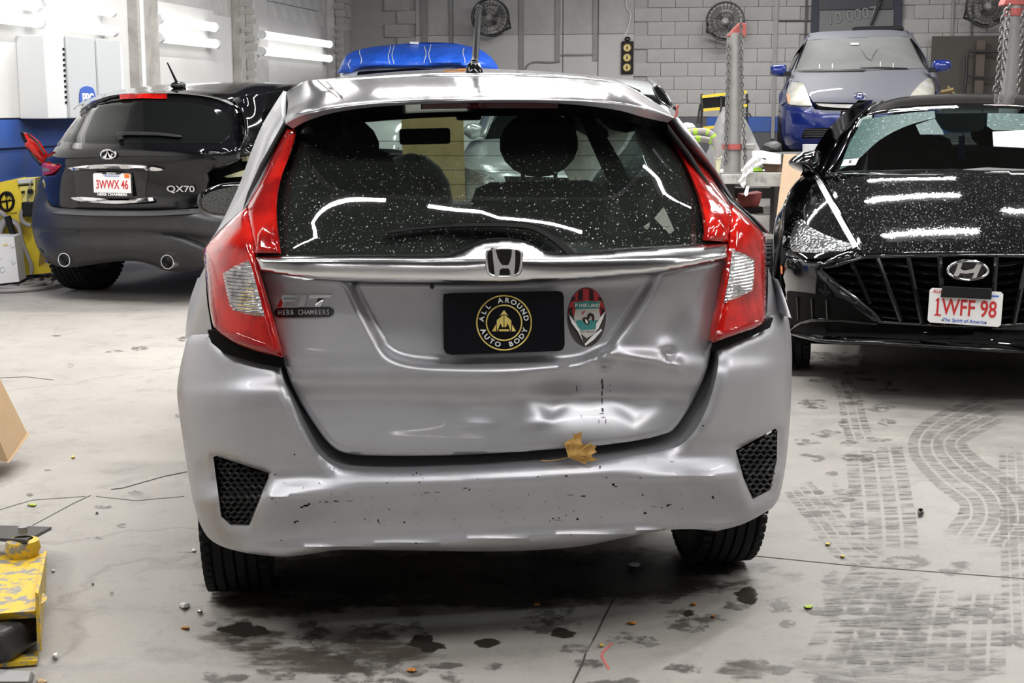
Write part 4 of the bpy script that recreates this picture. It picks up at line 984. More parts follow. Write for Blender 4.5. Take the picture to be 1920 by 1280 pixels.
# --- wheels
def wheel(parent, c, R, w, rim_m, tread=True, side=1, rot=0.0, blocks=56):
    t = bpy.data.objects.new('wheel', None); link(t, parent); t.location = c; t.rotation_euler = (0, 0, rot)
    h = w / 2; P = [(R * .62, -h * .82), (R * .72, -h * .98), (R * .86, -h), (R * .95, -h * .86), (R * .985, -h * .68)]
    pr = list(P)
    nr = 4
    for k in range(nr):    # ribs and grooves
        a, b_ = -h * .66 + k * (h * 1.32 / nr), -h * .66 + (k + 1) * (h * 1.32 / nr); g = h * .045
        pr += [(R * .96, a - g if k else a - g), (R * .96, a + g), (R * 1.0, a + g), (R * 1.0, b_ - g)]
    pr += [(R * .96, h * .66 - .001), (R * .96, h * .69)] + [(r, -x) for r, x in P[::-1]]
    b = MB(); b.lathe(pr, (0, 0, 0), 'x', 56); ty = b.out('tyre', M['rubber'], t, 35)
    if tread:
        mb = MB()
        for k in range(blocks):
            for q, (xa, xb) in enumerate(((-.97, -.70), (.70, .97))):
                a = 2 * PI * (k + .25 * q) / blocks; ca, sa = math.cos(a), math.sin(a)
                Mx = Matrix.Rotation(a, 4, 'X'); mb.box(((xa + xb) / 2 * h, 0, R * .972), ((xb - xa) * h, 2 * PI * R / blocks * .66, R * .045), Mx, .92)
        mb.out('tread_blocks', M['rubber'], ty, 30, None, 'stuff')
    b = MB(); b.lathe([(R * .63, -h * .8), (R * .60, -h * .4), (R * .60, h * .4), (R * .63, h * .8)], (0, 0, 0), 'x', 40); b.out('rim', rim_m, t, 40)
    b = MB(); b.lathe([(1e-5, side * h * .55), (R * .12, side * h * .55), (R * .14, side * h * .4), (R * .60, side * h * .5)], (0, 0, 0), 'x', 40); b.out('wheel_disc', M['dark_steel'], t, 40)
    for k in range(5):
        a = 2 * PI * k / 5; mb = MB(); mb.box((side * h * .62, 0, R * .35), (h * .22, R * .16, R * .52), Matrix.Rotation(a, 4, 'X')); mb.out('spoke', rim_m, t, 30)
    return t
for (xx, yy, s) in ((-.695, .70, -1), (.715, .70, 1)):
    wheel(fit, (xx, yy, .300), .300, .185, M['steel'], True, s)
for (xx, yy, s) in ((-.745, 3.22, -1), (.745, 3.22, 1)): wheel(fit, (xx, yy, .300), .300, .185, M['steel'], False, s)
# --- badges, plate, sticker
dtail = lambda x, y: dhatch(x, y)
mid_ = FC.at(569, 583, dhatch(569, 583))
t_y = math.atan2(FC.at(620, 583, dhatch(620, 583)).y - FC.at(520, 583, dhatch(520, 583)).y, FC.at(620, 583, 0).x - FC.at(520, 583, 0).x)
t_x = math.atan2(FC.at(569, 600, dhatch(569, 600)).y - FC.at(569, 566, dhatch(569, 566)).y, FC.at(569, 566, 0).z - FC.at(569, 600, 0).z)
pill = decal('dealer_badge', sp([(523, 577, 1), (570, 576), (617, 575, 1), (624, 579), (626, 584), (624, 590), (617, 594, 1), (570, 595), (523, 595, 1), (516, 592), (514, 586), (516, 580)], 4), lambda x, y: dhatch(x, y), .003, M['gloss_black'], tail, step=5)
for i, (ch, xx) in enumerate(zip('HERB CHAMBERS', np.linspace(525, 615, 13))):
    if ch == ' ': continue
    p = FC.at(xx, 585.6 - (xx - 570) * .006, dhatch(xx, 585) - .0045); text('lettering', ch, .0172, M['grey_print'], pill, facing(p, t_y, -.012), .0003, 0, .0002, .82)
FITL = [[(519, 575), (528, 556), (531, 553), (560, 553), (557, 558), (533, 559), (532, 561), (555, 561), (553, 566), (531, 566), (528, 575)], [(566, 553), (576, 553), (570, 575), (559, 575)], [(581, 553), (622, 553), (618, 558), (607, 559), (601, 575), (590, 575), (596, 559), (579, 559)]]
for P in FITL: decal('model_letter', P, lambda x, y: dhatch(x, y), .009, M['chrome'], tail)
# black plate
pp = [(836, 551), (840, 549), (1050, 544.5), (1055, 549), (1058, 650), (1054, 656), (842, 664.5), (836, 660), (832, 640)]
def dplate(x, y): return .072 + (x - 944) * .00003
pl = decal('licence_plate', sp([(831, 560), (837, 551), (847, 549, 1), (1044, 545, 1), (1054, 548), (1057, 556, 1), (1059, 645, 1), (1055, 655), (1046, 658, 1), (848, 665, 1), (837, 662), (832, 653, 1)], 4), dplate, .004, M['plate_black'], fit, label='black dealer plate with a round gold and white emblem')
pc_ = (945.0, 605.0)
def circ(r, n=64, c=pc_): return [(c[0] + r * math.cos(2 * PI * k / n), c[1] + r * math.sin(2 * PI * k / n)) for k in range(n)]
for r in (51, 33): ringtube(circ(r), dplate, .0020, M['gold'], pl, 'gold_ring', off=.0045)
def plate_text(s, rr, a0, a1, flip, size):
    for i, ch in enumerate(s):
        if ch == ' ': continue
        a = math.radians(a0 + (a1 - a0) * i / (len(s) - 1)); x, y = pc_[0] + rr * math.cos(a), pc_[1] - rr * math.sin(a)
        p = FC.at(x, y, dplate(x, y) - .0052); text('lettering', ch, size, M['white'], pl, facing(p, 0, a - PI / 2 if not flip else a + PI / 2), .0004, 0, .0004, 1.12)
plate_text('ALL AROUND', 42, 170, 12, False, .0165)
plate_text('AUTO BODY', 42, 202, 340, True, .0165)
for P in ([(945, 581), (953, 592), (945, 588.5), (937, 592)], [(944.3, 590), (931.5, 600), (931, 611), (933, 622), (936, 611), (939, 606), (941, 613), (944.3, 613)], [(945.7, 590), (958.5, 600), (959, 611), (957, 622), (954, 611), (951, 606), (949, 613), (945.7, 613)],
          [(929.5, 608), (930.5, 621), (922.5, 621)], [(960.5, 608), (959.5, 621), (967.5, 621)], [(936.5, 617), (953.5, 617), (954.5, 621), (935.5, 621)]): decal('gold_mark', P, dplate, .0055, M['gold'], pl)
# oval sticker
def dst(x, y): return dhatch(x, y) - .0005
ovc, ov = (1100, 594), [(1100 + 36 * math.cos(2 * PI * k / 48), 594 + 55.5 * math.sin(2 * PI * k / 48)) for k in range(48)]
M['stk_dark'] = mat('worn_sticker_backing', (.045, .040, .036), .6)
stk = decal('oval_sticker', ov, dst, .001, M['stk_dark'], tail, step=7, label='peeling oval sticker with red checks and a green shield')
def ovclip(y, s): return 1100 + s * 36 * math.sqrt(max(0, 1 - ((y - 594) / 55.5) ** 2))
mred, mteal, mcream, mblk = mat('check_red', (.50, .035, .045), .6), mat('sticker_teal', (.05, .27, .26), .6), mat('sticker_cream', (.55, .54, .50), .6), mat('check_black', (.03, .008, .012), .6)
top_ = [(ovclip(y, -1) + 1, y) for y in (600, 590, 580, 570, 560, 550, 544, 541)] + [(ovclip(y, 1) - 1, y) for y in (541, 544, 550, 560, 570, 580, 590, 600)]
decal('sticker_check', top_[1:-1] + [(1122, 590), (1078, 590)], dst, .0015, mred, stk, step=6)
for P in ([(1085, 545), (1093, 542), (1093, 563), (1083, 563)], [(1105, 541), (1112, 544), (1114, 563), (1105, 563)], [(1072, 558), (1079, 555), (1079, 563), (1071, 565)], [(1122, 556), (1128, 560), (1130, 566), (1122, 563)], [(1066, 578), (1073, 575), (1074, 592), (1067, 592)], [(1126, 574), (1133, 580), (1134, 590), (1127, 590)]): decal('sticker_check', P, dst, .002, mblk, stk)
decal('sticker_shield', [(1076, 566), (1084, 567), (1093, 565), (1100, 563), (1108, 565), (1116, 566), (1126, 564), (1123, 580), (1126, 595), (1122, 612), (1116, 625), (1100, 634), (1088, 625), (1080, 610), (1076, 595), (1079, 580)], dst, .0025, mcream, stk, step=6)
decal('sticker_band', [(1076, 567), (1100, 564), (1125, 566), (1123, 578), (1079, 580)], dst, .003, mteal, stk, step=6)
decal('sticker_wave', [(1077, 603), (1086, 599), (1097, 603), (1106, 600), (1122, 600), (1117, 617), (1090, 619), (1083, 612)], dst, .003, mteal, stk, step=6)
for i, ch in enumerate('PINELAND'):
    x = 1080.5 + i * 5.9; text('lettering', ch, .0120, M['white'], stk, facing(FC.at(x, 572.6, dst(x, 573) - .0045), t_y * .0, -.02), .0002, 0, .0003, .95)
for i, ch in enumerate('TRAIL FESTIVAL'):
    x = 1088 + i * 1.95; text('lettering', ch, .0050, mblk, stk, facing(FC.at(x, 621.5, dst(x, 621) - .0045)), .0002)
for P in ([(1092, 596), (1097, 594), (1103, 597), (1106, 604), (1103, 609), (1098, 607), (1093, 602)], [(1100, 596), (1102, 589), (1107, 586), (1113, 589), (1115, 596), (1113, 603), (1110, 600), (1110, 594), (1107, 592), (1105, 597), (1103, 600)]): decal('sticker_bird', P, dst, .0036, mblk, stk)
decal('sticker_bird', [(1097, 598), (1100, 599), (1103, 604), (1101, 607), (1098, 604)], dst, .0042, M['white'], stk)
decal('sticker_spot', [(1091, 587), (1095, 583), (1098, 584), (1094, 587), (1092, 591)], dst, .0036, mred, stk)
for P in ([(1066, 588), (1080, 606), (1086, 618), (1094, 642), (1084, 622), (1072, 606)], [(1135, 583), (1131, 596), (1122, 616), (1116, 621), (1118, 606), (1126, 594)], [(1096, 645), (1110, 630), (1127, 616), (1129, 619), (1114, 636), (1098, 648)]): decal('peeled_edge', P, dst, .005, M['white'], stk)
# scrapes and chips in the paint
rn = random.Random(8); mb = MB()
def chip(x, y, w, h, depth, th=.0012):
    n = rn.randint(5, 8); P = []
    for k in range(n): a = 2 * PI * k / n; r = rn.uniform(.55, 1.0); P.append((x + w * r * math.cos(a), y + h * r * math.sin(a)))
    V = [FC.at(a, b, depth(a, b) - th) for a, b in P]; F = tuple(range(n))
    if (V[1] - V[0]).cross(V[2] - V[0]).dot(FC.o - V[0]) < 0: F = F[::-1]
    mb.add(V, [F])
for (x, y, w, h) in ((573, 948, 9, 2.2), (566, 951, 5, 1.5), (580, 945, 4, 2), (557, 977, 6, 1.6), (553, 979, 3, 2), (600, 941, 2, 1), (612, 941, 5, .8), (630, 940, 7, .7), (655, 939, 9, .5), (552, 852, 2.5, 2), (775, 890, 2.5, 1.5), (781, 887, 2, 2), (789, 889, 2, 2), (726, 905, 2, 1.5), (786, 904, 1.5, 2), (626, 879, 3, 1.2), (505, 885, 5, 1), (516, 889, 4, 1), (684, 973, 2, 1.5), (709, 976, 1.5, 3.5), (711, 980, 2, 1.5), (758, 979, 2, 2), (1125, 875, 2.5, 2), (1009, 893, 3, 1.2), (1062, 892, 5, 1.3), (1137, 895, 2, 1.5), (1094, 930, 5, 1.2), (1070, 928, 9, .5), (1150, 908, 4, 3), (1155, 912, 5, .8), (1201, 896, 4, 1.2), (1260, 865, 5, 1.2), (1205, 928, 1.5, 3), (1252, 948, 4, 2.2), (1255, 946, 5, 1), (1225, 950, 14, .4), (1210, 962, 4, 2.4), (1083, 973, 3.5, 3), (1048, 971, 2, 2), (1037, 972, 3, 1), (1045, 975, 9, .4), (1070, 1002, 4, 1), (1318, 798, 3, 2), (1337, 932, 2.5, 4), (780, 1018, 2.5, 1.5), (527, 1013, 1.5, 1.5), (800, 924, 10, .6), (820, 923, 8, .5), (872, 915, 6, 1), (880, 918, 3, 1.5), (510, 935, 4, 1), (517, 942, 2, 1)):
    chip(x, y, w, h, dbump)
for k in range(70): chip(rn.uniform(520, 1300), rn.uniform(892, 990), rn.uniform(.6, 1.6), rn.uniform(.5, 1.4), dbump)
mb.out('paint_chips', M['dark'], bumper, 0, 'small black chips and scrapes', 'stuff')
mb = MB()
for (x, y, w, h) in ((1129, 715, 2.5, 7), (1130, 725, 3, 8), (1129, 738, 1.6, 8), (1129, 752, 1.6, 8), (1130, 768, 3.5, 6), (1128, 775, 6, 1.2), (1131, 782, 6, 1), (1123, 790, 1, 6), (1136, 790, 1, 7), (1081, 729, 1, 9), (1144, 722, .8, 3), (1144, 733, .8, 3), (1090, 780, .8, 4), (880, 690, .9, .9)): chip(x, y, w, h, dhatch)
mb.out('scrape_marks', M['bumper_plastic'], tail, 0, 'dark vertical scrapes', 'stuff')
# lock button under the chrome strip
b = MB(); p = FC.at(810, 537, .10); b.cyl(p, .005, .02, 'y', 14); b.out('camera_lens', M['gloss_black'], tail, 40)
# maple leaf lying on the step
lf = thing('maple_leaf', FC.M, 'dry brown maple leaf lying on the bumper step of the silver hatchback', 'leaf')
LP = [(1066, 857), (1062, 838), (1057, 831), (1062, 828), (1076, 820), (1074, 811), (1079, 814), (1091, 808), (1090, 822), (1089, 827), (1093, 833), (1100, 833), (1107, 829), (1110, 835), (1119, 834), (1115, 842), (1119, 847), (1108, 853), (1112, 858), (1122, 861), (1111, 865), (1100, 865), (1098, 871), (1088, 866), (1073, 861)]
def dleaf(x, y): return .020 + .00018 * (871 - y) + .004 * math.sin(x * .22) + .003 * math.sin(y * .3)
o = decal('leaf_blade', LP, dleaf, .0008, M['leaf'], lf, step=5)
b = MB(); b.tube([FC.at(1066, 857, dleaf(1066, 857) - .002), FC.at(1050, 861, .045), FC.at(1030, 864, .035), FC.at(1016, 863, .03)], [.0012, .0011, .001, .0014], 6); b.out('leaf_stem', M['leaf'], lf, 60)
for q in ((1077, 814), (1108, 831), (1118, 861), (1059, 831)):
    b = MB(); b.tube([FC.at(1066, 857, dleaf(1066, 857) - .0015), FC.at(q[0], q[1], dleaf(*q) - .0015)], .0006, 4); b.out('leaf_vein', M['leaf_yellow'], lf, 60)
p = A(852, 133, .95)
b = MB(); b.box(p, (.06, .03, .006)); b.box(p + Vector((.03, .02, .004)), (.05, .03, .006), None, .6); wl_ = b.out('wet_leaf_bit', M['leaf_orange'], None, 0, 'orange leaf scrap on the silver roof beside the aerial'); wl_.matrix_world = FC.M; wl_['category'] = 'leaf'
# ------------------------------------------------------------------ helpers for the other cars
def spanner(tabL, tabR, pl):
    l, r = lerp(tabL), lerp(tabR); pf = lerp(pl)
    def off(px, py): a, b = l(py), r(py); return pf(abs((px - (a + b) / 2) / ((b - a) / 2)))
    return off
def ell(cx, cy, rx, ry, n=32, rot=0): return [(cx + rx * math.cos(t) * math.cos(rot) - ry * math.sin(t) * math.sin(rot), cy + rx * math.cos(t) * math.sin(rot) + ry * math.sin(t) * math.cos(rot)) for t in [2 * PI * k / n for k in range(n)]]
def numplate(parent, fr, px, py, y, lines, name='licence_plate', roll=0.0, w=.305, h=.152, label=None):
    c = fr.at(px, py, y); t = bpy.data.objects.new(name, None); link(t, parent); t.matrix_local = facing(c, 0, roll); 
    if label: t['label'] = label
    o = slab('plate', sp([(-w / 2, -h / 2 + .01), (-w / 2 + .01, -h / 2), (w / 2 - .01, -h / 2), (w / 2, -h / 2 + .01), (w / 2, h / 2 - .01), (w / 2 - .01, h / 2), (-w / 2 + .01, h / 2), (-w / 2, h / 2 - .01)], 1), -.004, .0, M['plate_white'], t, lambda u, v, y: Vector((u, v, y)))
    for (s, x, yy, size, m, sx, bold) in lines: text('lettering', s, size, m, t, Matrix.Translation((x, yy, .0012)), .0006, .25 if s.startswith('The') else 0, bold, sx)
    return t
# ------------------------------------------------------------------ black SUV on the left
FQ = Frame(-2.86, 10.3, -17)
qx = thing('suv_car', FQ.M, 'black SUV seen from behind with its right tail lamp missing, by the left wall', 'car')
qo = spanner([(150, 155), (200, 140), (270, 95), (300, 75), (380, 61), (430, 57), (500, 78)], [(150, 470), (200, 462), (270, 462), (300, 462), (380, 462), (430, 462), (500, 450)], [(0, 0), (.3, .01), (.55, .05), (.75, .13), (.88, .25), (.96, .42), (1.0, .58), (1.1, .9)])
qp = lerp([(170, .66), (185, .60), (269, .13), (284, .055), (300, .05), (325, .075), (370, .09), (392, .055)])
dq = lambda x, y: qp(y) + qo(x, y) * .8
qt = [(76, 302), (95, 281), (126, 240), (150, 210), (175, 192), (223, 178), (310, 175), (380, 181), (425, 196), (447, 215), (459, 240), (457, 270), (442, 292, 1), (442, 300, 1), (386, 326, 1), (385, 383, 1), (340, 391), (230, 394), (112, 389), (89, 377), (78, 352), (77, 329, 1), (97, 325), (112, 311, 1)]
qtail = panel('tailgate', FQ, sp(qt, 4), dq, M['black_paint'], qx, (), 8, .04, (.02, 8), 60)
qg = [(107, 269, 1), (125, 245), (145, 222), (157, 209), (177, 197), (225, 187), (310, 186), (375, 193), (410, 206), (427, 220), (431, 240), (426, 256), (411, 269, 1)]
panel('rear_window', FQ, sp(qg, 4), lambda x, y: dq(x, y) - .012, M['glass_dark'], qx, (), 10, .02, (.01, 6), 60)
panel('brake_lamp', FQ, poly((223, 177), (266, 175), (310, 176), (310, 185), (266, 184), (224, 186)), lambda x, y: dq(x, y) - .03, M['red_lens'], qx, (), 6, .02, (.005, 3))
for s in ((129, 315), ):
    cq = panel('chrome_bar', FQ, sp([(125, 315, 1), (160, 310), (215, 308), (270, 311), (300, 316, 1), (303, 319), (290, 321, 1), (240, 317), (180, 316), (136, 320, 1)], 3), lambda x, y: dq(x, y) - .03, M['chrome'], qtail, (), 5, .04, (.012, 4))
panel('chrome_bar', FQ, sp([(131, 371, 1), (150, 369), (210, 373), (270, 371), (284, 370, 1), (287, 376, 1), (268, 379), (215, 382), (160, 379), (138, 375)], 3), lambda x, y: dq(x, y) - .035, M['chrome'], qtail, (), 5, .04, (.012, 4))
panel('plate_recess', FQ, sp([(138, 321, 1), (215, 318), (278, 321, 1), (272, 369, 1), (215, 371), (144, 367, 1)], 3), lambda x, y: dq(x, y) - .003, M['gloss_black'], qtail, (), 10, 0)
ringtube(ell(202.8, 289.6, 14.2, 8.0), lambda x, y: dq(x, y), .008, M['chrome'], qtail, 'emblem_ring', FQ, off=.015)
for P in ([(201.5, 283), (200.5, 289), (198, 298.5), (190, 296), (197, 291)], [(201.5, 283), (206, 291), (213, 295), (207, 298.5), (203, 291)]): decal('emblem_wedge', P, lambda x, y: dq(x, y), .022, M['chrome'], qtail, FQ)
p = FQ.at(339, 354.5, dq(339, 354) - .012); text('model_letters', 'QX70', .062, M['chrome'], qtail, facing(p, .12, -.02), .004, 0, .001, 1.35)
np_ = numplate(qx, FQ, 210, 345, dq(210, 345) - .03, [('3WWX 46', 0, -.006, .088, M['plate_red'], .66, .0012), ('Massachusetts', 0, .058, .020, M['plate_blue'], 1.1, 0)], roll=-.015)
slab('plate_frame', [(-.165, -.088), (.165, -.088), (.165, .085), (-.165, .085)], -.008, -.004, M['gloss_black'], np_, lambda u, v, y: Vector((u, v, y)))
slab('plate_sticker', [(.105, .045), (.145, .045), (.145, .074), (.105, .074)], .0, .002, M['orange'], np_, lambda u, v, y: Vector((u, v, y)))
slab('plate_frame_bar', [(-.165, -.088), (.165, -.088), (.165, -.062), (-.165, -.062)], .0, .003, M['gloss_black'], np_, lambda u, v, y: Vector((u, v, y)))
slab('plate_frame_bar', [(-.075, .070), (.075, .070), (.075, .085), (-.075, .085)], .0, .003, M['gloss_black'], np_, lambda u, v, y: Vector((u, v, y)))
text('lettering', 'HERB CHAMBERS', .026, M['white'], np_, Matrix.Translation((0, -.075, .0042)), .0006, 0, .0008, 1.22); text('lettering', 'BOSTON', .015, M['white'], np_, Matrix.Translation((0, .077, .0042)), .0006, 0, .0002, 1.2)
panel('tail_lamp', FQ, poly((75, 303), (113, 311), (105, 319), (97, 325), (79, 329), (76, 318)), lambda x, y: dq(x, y) - .012, M['red_lens'], qx, (), 5, .04, (.01, 4), 60, 'red left tail lamp')
panel('lamp_window', FQ, poly((79, 313), (93, 317), (91, 322), (80, 320)), lambda x, y: dq(x, y) - .022, M['clear_lens'], qx, (), 4, .01, None)
wip = panel('rear_wiper', FQ, sp([(216, 252), (219, 248), (230, 247), (262, 247), (300, 249), (334, 254), (333, 257), (300, 254), (250, 253), (230, 254), (228, 260), (222, 262)], 3), lambda x, y: dq(x, y) - .05, M['black_plastic'], qx, (), 6, .03)
# bumper
qb = [(77, 330), (62, 365), (57, 400), (58, 432), (66, 462), (84, 487), (106, 500), (140, 501), (200, 492), (250, 490), (285, 498), (305, 507), (335, 510), (380, 505), (440, 492), (480, 480, 1), (480, 340, 1), (445, 345), (405, 352), (388, 386), (340, 393), (230, 396), (112, 391), (88, 379)]
qbp = lerp([(330, .06), (378, .05), (392, .0), (402, -.03), (427, -.03), (432, -.02), (440, .035), (462, .03), (475, .05), (500, .14)])
def dqb(x, y):
    yy = y - .10 * max(0, x - 300) * smooth(300, 400, x)
    return qbp(yy) + qo(x, y)
qbum = panel('bumper', FQ, sp(qb, 4), dqb, M['bumper_plastic'], qx, (), 7, .06, (.02, 8), 60)
panel('bumper_insert', FQ, sp([(64, 454), (70, 437), (92, 430), (200, 431), (300, 436), (350, 447), (396, 473), (380, 500), (335, 508), (305, 504), (285, 496), (250, 488), (200, 490), (140, 499), (106, 498), (84, 485)], 4), lambda x, y: dqb(x, y) - .035, M['bumper_plastic'], qbum, (), 6, .05, (.045, 7), 60)
panel('bumper_ledge', FQ, sp([(92, 381, 1), (112, 392), (230, 397), (340, 394), (386, 388, 1), (386, 396, 1), (340, 402), (230, 405), (112, 401), (90, 392, 1)], 4), lambda x, y: dqb(x, y) - .012 + .004 * (401 - y), mat('lit_bumper_top', (.06, .06, .062), .4), qbum, (), 5, .02)  # light on the ledge is painted as a paler plastic
for (x, y) in ((120, 487), (313.5, 491)):
    c = FQ.at(x, y, dqb(x, y) - .10); b = MB(); b.lathe([(.048, .30), (.054, .02), (.052, .0), (.046, .0), (.044, .05), (.044, .25), (1e-5, .25)], c, 'y', 24); b.out('exhaust_tip', M['chrome'], qx, 50)
    b = MB(); b.cyl(c + Vector((0, .12, 0)), .044, .02, 'y', 20); b.out('exhaust_bore', M['dark'], qx, 50)
panel('bumper_slot', FQ, poly((74, 464), (96, 469), (96, 473), (80, 473)), lambda x, y: dqb(x, y) - .004, M['dark'], qbum, (), 6, 0)
# torn lamp corner on the right
cav = bpy.data.objects.new('lamp_cavity', None); link(cav, qx)
panel('cavity_back', FQ, poly((386, 328), (405, 312), (442, 300), (485, 290), (490, 345), (405, 353), (388, 352)), lambda x, y: .34 + qo(x, y) * .4, M['dark'], cav, (), 14, 0)
def pblock(name, P, fr, y0, th, m, parent, label=None): return panel(name, fr, poly(*P), lambda x, y: y0, m, parent, (), 12, th, (.012, 4), 40, label)
pblock('foam_block', [(443, 274), (482, 273), (482, 296), (444, 295)], FQ, .55, .2, M['pale_foam'], cav, 'pale yellow foam block')
pblock('foam_block', [(433, 297), (462, 293), (461, 302), (440, 303)], FQ, .5, .2, M['pale_foam'], cav, 'pale yellow foam block')
pblock('foam_block', [(418, 331), (462, 317), (466, 321), (455, 331), (425, 333)], FQ, .35, .1, M['pale_foam'], cav, 'pale torn foam strip')
pblock('bracket', [(377, 310), (389, 306), (389, 322), (378, 326)], FQ, .2, .03, M['steel'], cav)
pblock('torn_panel', [(330, 302), (385, 296), (442, 290), (442, 300), (400, 312), (386, 326), (360, 320)], FQ, .12, .05, M['black_paint'], cav)
# roof and right flank
re = [(147, 214), (158, 200), (180, 188), (222, 177), (310, 173), (385, 179), (430, 190), (455, 214)]
rc = [(148, 211), (160, 197), (183, 185), (238, 169.5), (320, 158.5), (400, 154), (480, 154), (540, 158)]
patch('roof', [[FQ.at(x, y, dq(x, y) - .02) for x, y in re], [FQ.at(x + (X - x) * .35, y + (Y - y) * .35 - 1, dq(x, y) + .25) for (x, y), (X, Y) in zip(re, rc)], [FQ.at(X, Y, dq(x, y) + 1.1) for (x, y), (X, Y) in zip(re, rc)], [FQ.at(X, Y, dq(x, y) + 1.1) + Vector((0, 1.4, -.10)) for (x, y), (X, Y) in zip(re, rc)]], M['black_paint'], qx, 5, 180)
patch('rear_quarter', [[FQ.at(432, 186, .78), FQ.atx(462, 178, .74), FQ.atx(505, 168, .74), FQ.atx(548, 160, .74)], [FQ.at(456, 214, .58), FQ.atx(480, 214, .82), FQ.atx(512, 213, .82), FQ.atx(548, 212, .82)], [FQ.at(460, 255, .40), FQ.atx(484, 255, .88), FQ.atx(512, 255, .88), FQ.atx(548, 255, .88)], [FQ.at(444, 290, .34), FQ.atx(476, 290, .94), FQ.atx(512, 290, .94), FQ.atx(548, 290, .94)]], M['black_paint'], qx, 5, 180, .01, None, True)
panel('side_window', FQ, sp([(497, 262), (499, 240), (510, 212), (524, 196), (548, 188, 1), (548, 262, 1), (515, 264)], 3), lambda x, y: .84, M['glass_dark'], qx, (), 8, 0, None, 60, None, None, lambda a, b, c: FQ.atx(a, b, c + .02))
b = MB(); b.tube(sp3([FQ.atx(x, y, .865) for x, y in ((499, 265), (500, 240), (511, 211), (525, 194), (548, 186))], 4), .012, 6); b.out('window_trim', M['chrome'], qx, 60)
an2 = bpy.data.objects.new('aerial', None); link(an2, qx); p = FQ.at(334, 160, 1.0); b = MB(); b.ball(p, (.05, .09, .03), 12); b.out('aerial_base', M['gloss_black'], an2, 180); b = MB(); b.tube([p, FQ.at(314, 118, .75)], [.012, .006], 6); b.out('aerial_rod', M['black_plastic'], an2, 60)
# rest of the body
shell(qx, [(.5, .92, .45, .86, 1.0), (1.0, .955, .75, .88, 1.02), (1.5, .955, .40, .88, 1.02), (2.6, .955, .28, .88, 1.02), (3.4, .95, .30, .86, 1.0), (3.9, .95, .75, .82, .96), (4.6, .85, .5, .7, .8)], M['black_paint'])
patch('bonnet', [[Vector((x, y, z - .06 * (x / .8) ** 2)) for x in (-.84, -.4, 0, .4, .84)] for y, z in ((3.2, 1.06), (3.7, 1.04), (4.3, .95), (4.7, .78))], M['black_paint'], qx, 4, 180, .01, None, True)
box_part('underbody', (0, 2.3, .42), (1.5, 3.8, .22), M['dark'], qx)
box_part('cabin_block', (0, 2.2, 1.15), (1.45, 2.0, .55), M['glass_dark'], qx, .25)
for (x, y, s) in ((-.80, .90, -1), (.80, .90, 1), (-.80, 3.78, -1), (.80, 3.78, 1)): wheel(qx, (x, y, .375), .375, .265, M['steel'], y < 2, s)
# red body panel behind it
pr = thing('loose_fender', FQ.M, 'torn red plastic body panel sticking up beside the black SUV', 'body panel')
panel('panel_sheet', FQ, poly((42, 249), (51, 252), (68, 265), (80, 284), (90, 300), (76, 307), (64, 292), (52, 279), (45, 275), (45, 268), (50, 266)), lambda x, y: .50 + (x - 60) * .002, M['red_lens'], pr, (), 6, .03, (.012, 5))
b = MB(); b.tube([FQ.at(40, 248, .5), FQ.at(46, 262, .52), FQ.at(62, 292, .52), FQ.at(76, 308, .5)], .012, 6); b.tube([FQ.at(40, 248, .5), FQ.at(52, 252, .5), FQ.at(70, 266, .5), FQ.at(84, 290, .5)], .008, 6); b.out('panel_edge', M['black_plastic'], pr, 60)

# ------------------------------------------------------------------ wet black sedan on the right
FS = Frame(1.98, 6.25, -18)
so = thing('sedan_car', FS.M, 'wet black sedan with white plate on its wide grille, front right', 'car')
sof = spanner([(170, 1640), (215, 1600), (330, 1528), (360, 1508), (400, 1482), (440, 1468), (480, 1462), (540, 1463), (600, 1470), (660, 1490)], [(170, 1990), (215, 2030), (330, 2105), (360, 2135), (400, 2165), (440, 2185), (480, 2195), (540, 2195), (600, 2190), (660, 2170)], [(0, 0), (.3, .016), (.5, .05), (.7, .115), (.82, .20), (.9, .30), (.96, .42), (1.0, .54), (1.08, .8)])
hp = lerp([(318, 1.22), (335, 1.02), (360, .76), (400, .45), (430, .27), (455, .12), (470, .035), (480, .0)])
_z = [(Y_, FS.at(1815, py_, Y_).z) for py_, Y_ in ((318, 1.22), (335, 1.02), (360, .76), (400, .45), (430, .27), (455, .12), (470, .035), (480, .0))]
_c = np.polyfit([a for a, b in _z], [b for a, b in _z], 2)       # one even sweep from nose to windscreen
def _hood(py_):
    lo_Y, hi_Y = -.4, 1.8
    for _ in range(40):
        mY = (lo_Y + hi_Y) / 2
        if FS.at(1815, py_, mY).z > np.polyval(_c, mY): lo_Y = mY
        else: hi_Y = mY
    return mY
hp = lerp([(py_, _hood(py_)) for py_ in range(314, 488, 4)])
dho = lambda x, y: hp(y) + sof(x, y)
ho_ = [(1545, 332, 1), (1570, 323), (1700, 319), (1830, 317), (1960, 319), (2065, 325), (2092, 336, 1), (2070, 380), (2020, 455), (2008, 476, 1), (1920, 474), (1815, 472), (1700, 473), (1623, 477, 1), (1611, 462), (1585, 412), (1560, 362)]
panel('bonnet', FS, sp(ho_, 4), dho, M['black_wet'], so, (), 10, .02, (.012, 9), 60)
fe = [(1533, 334, 1), (1546, 344), (1580, 406), (1612, 467, 1), (1590, 470), (1540, 486), (1500, 484), (1474, 480, 1), (1466, 462), (1470, 436), (1476, 411), (1490, 391), (1512, 361)]
panel('front_wing', FS, sp(fe, 4), lambda x, y: hp(y) + sof(x, y) + .006, M['black_wet'], so, (), 8, .05, (.012, 8), 60)
fe2 = [(2100, 338, 1), (2085, 360), (2050, 410), (2012, 474, 1), (2060, 490), (2140, 490), (2185, 482, 1), (2188, 450), (2170, 405), (2140, 365)]
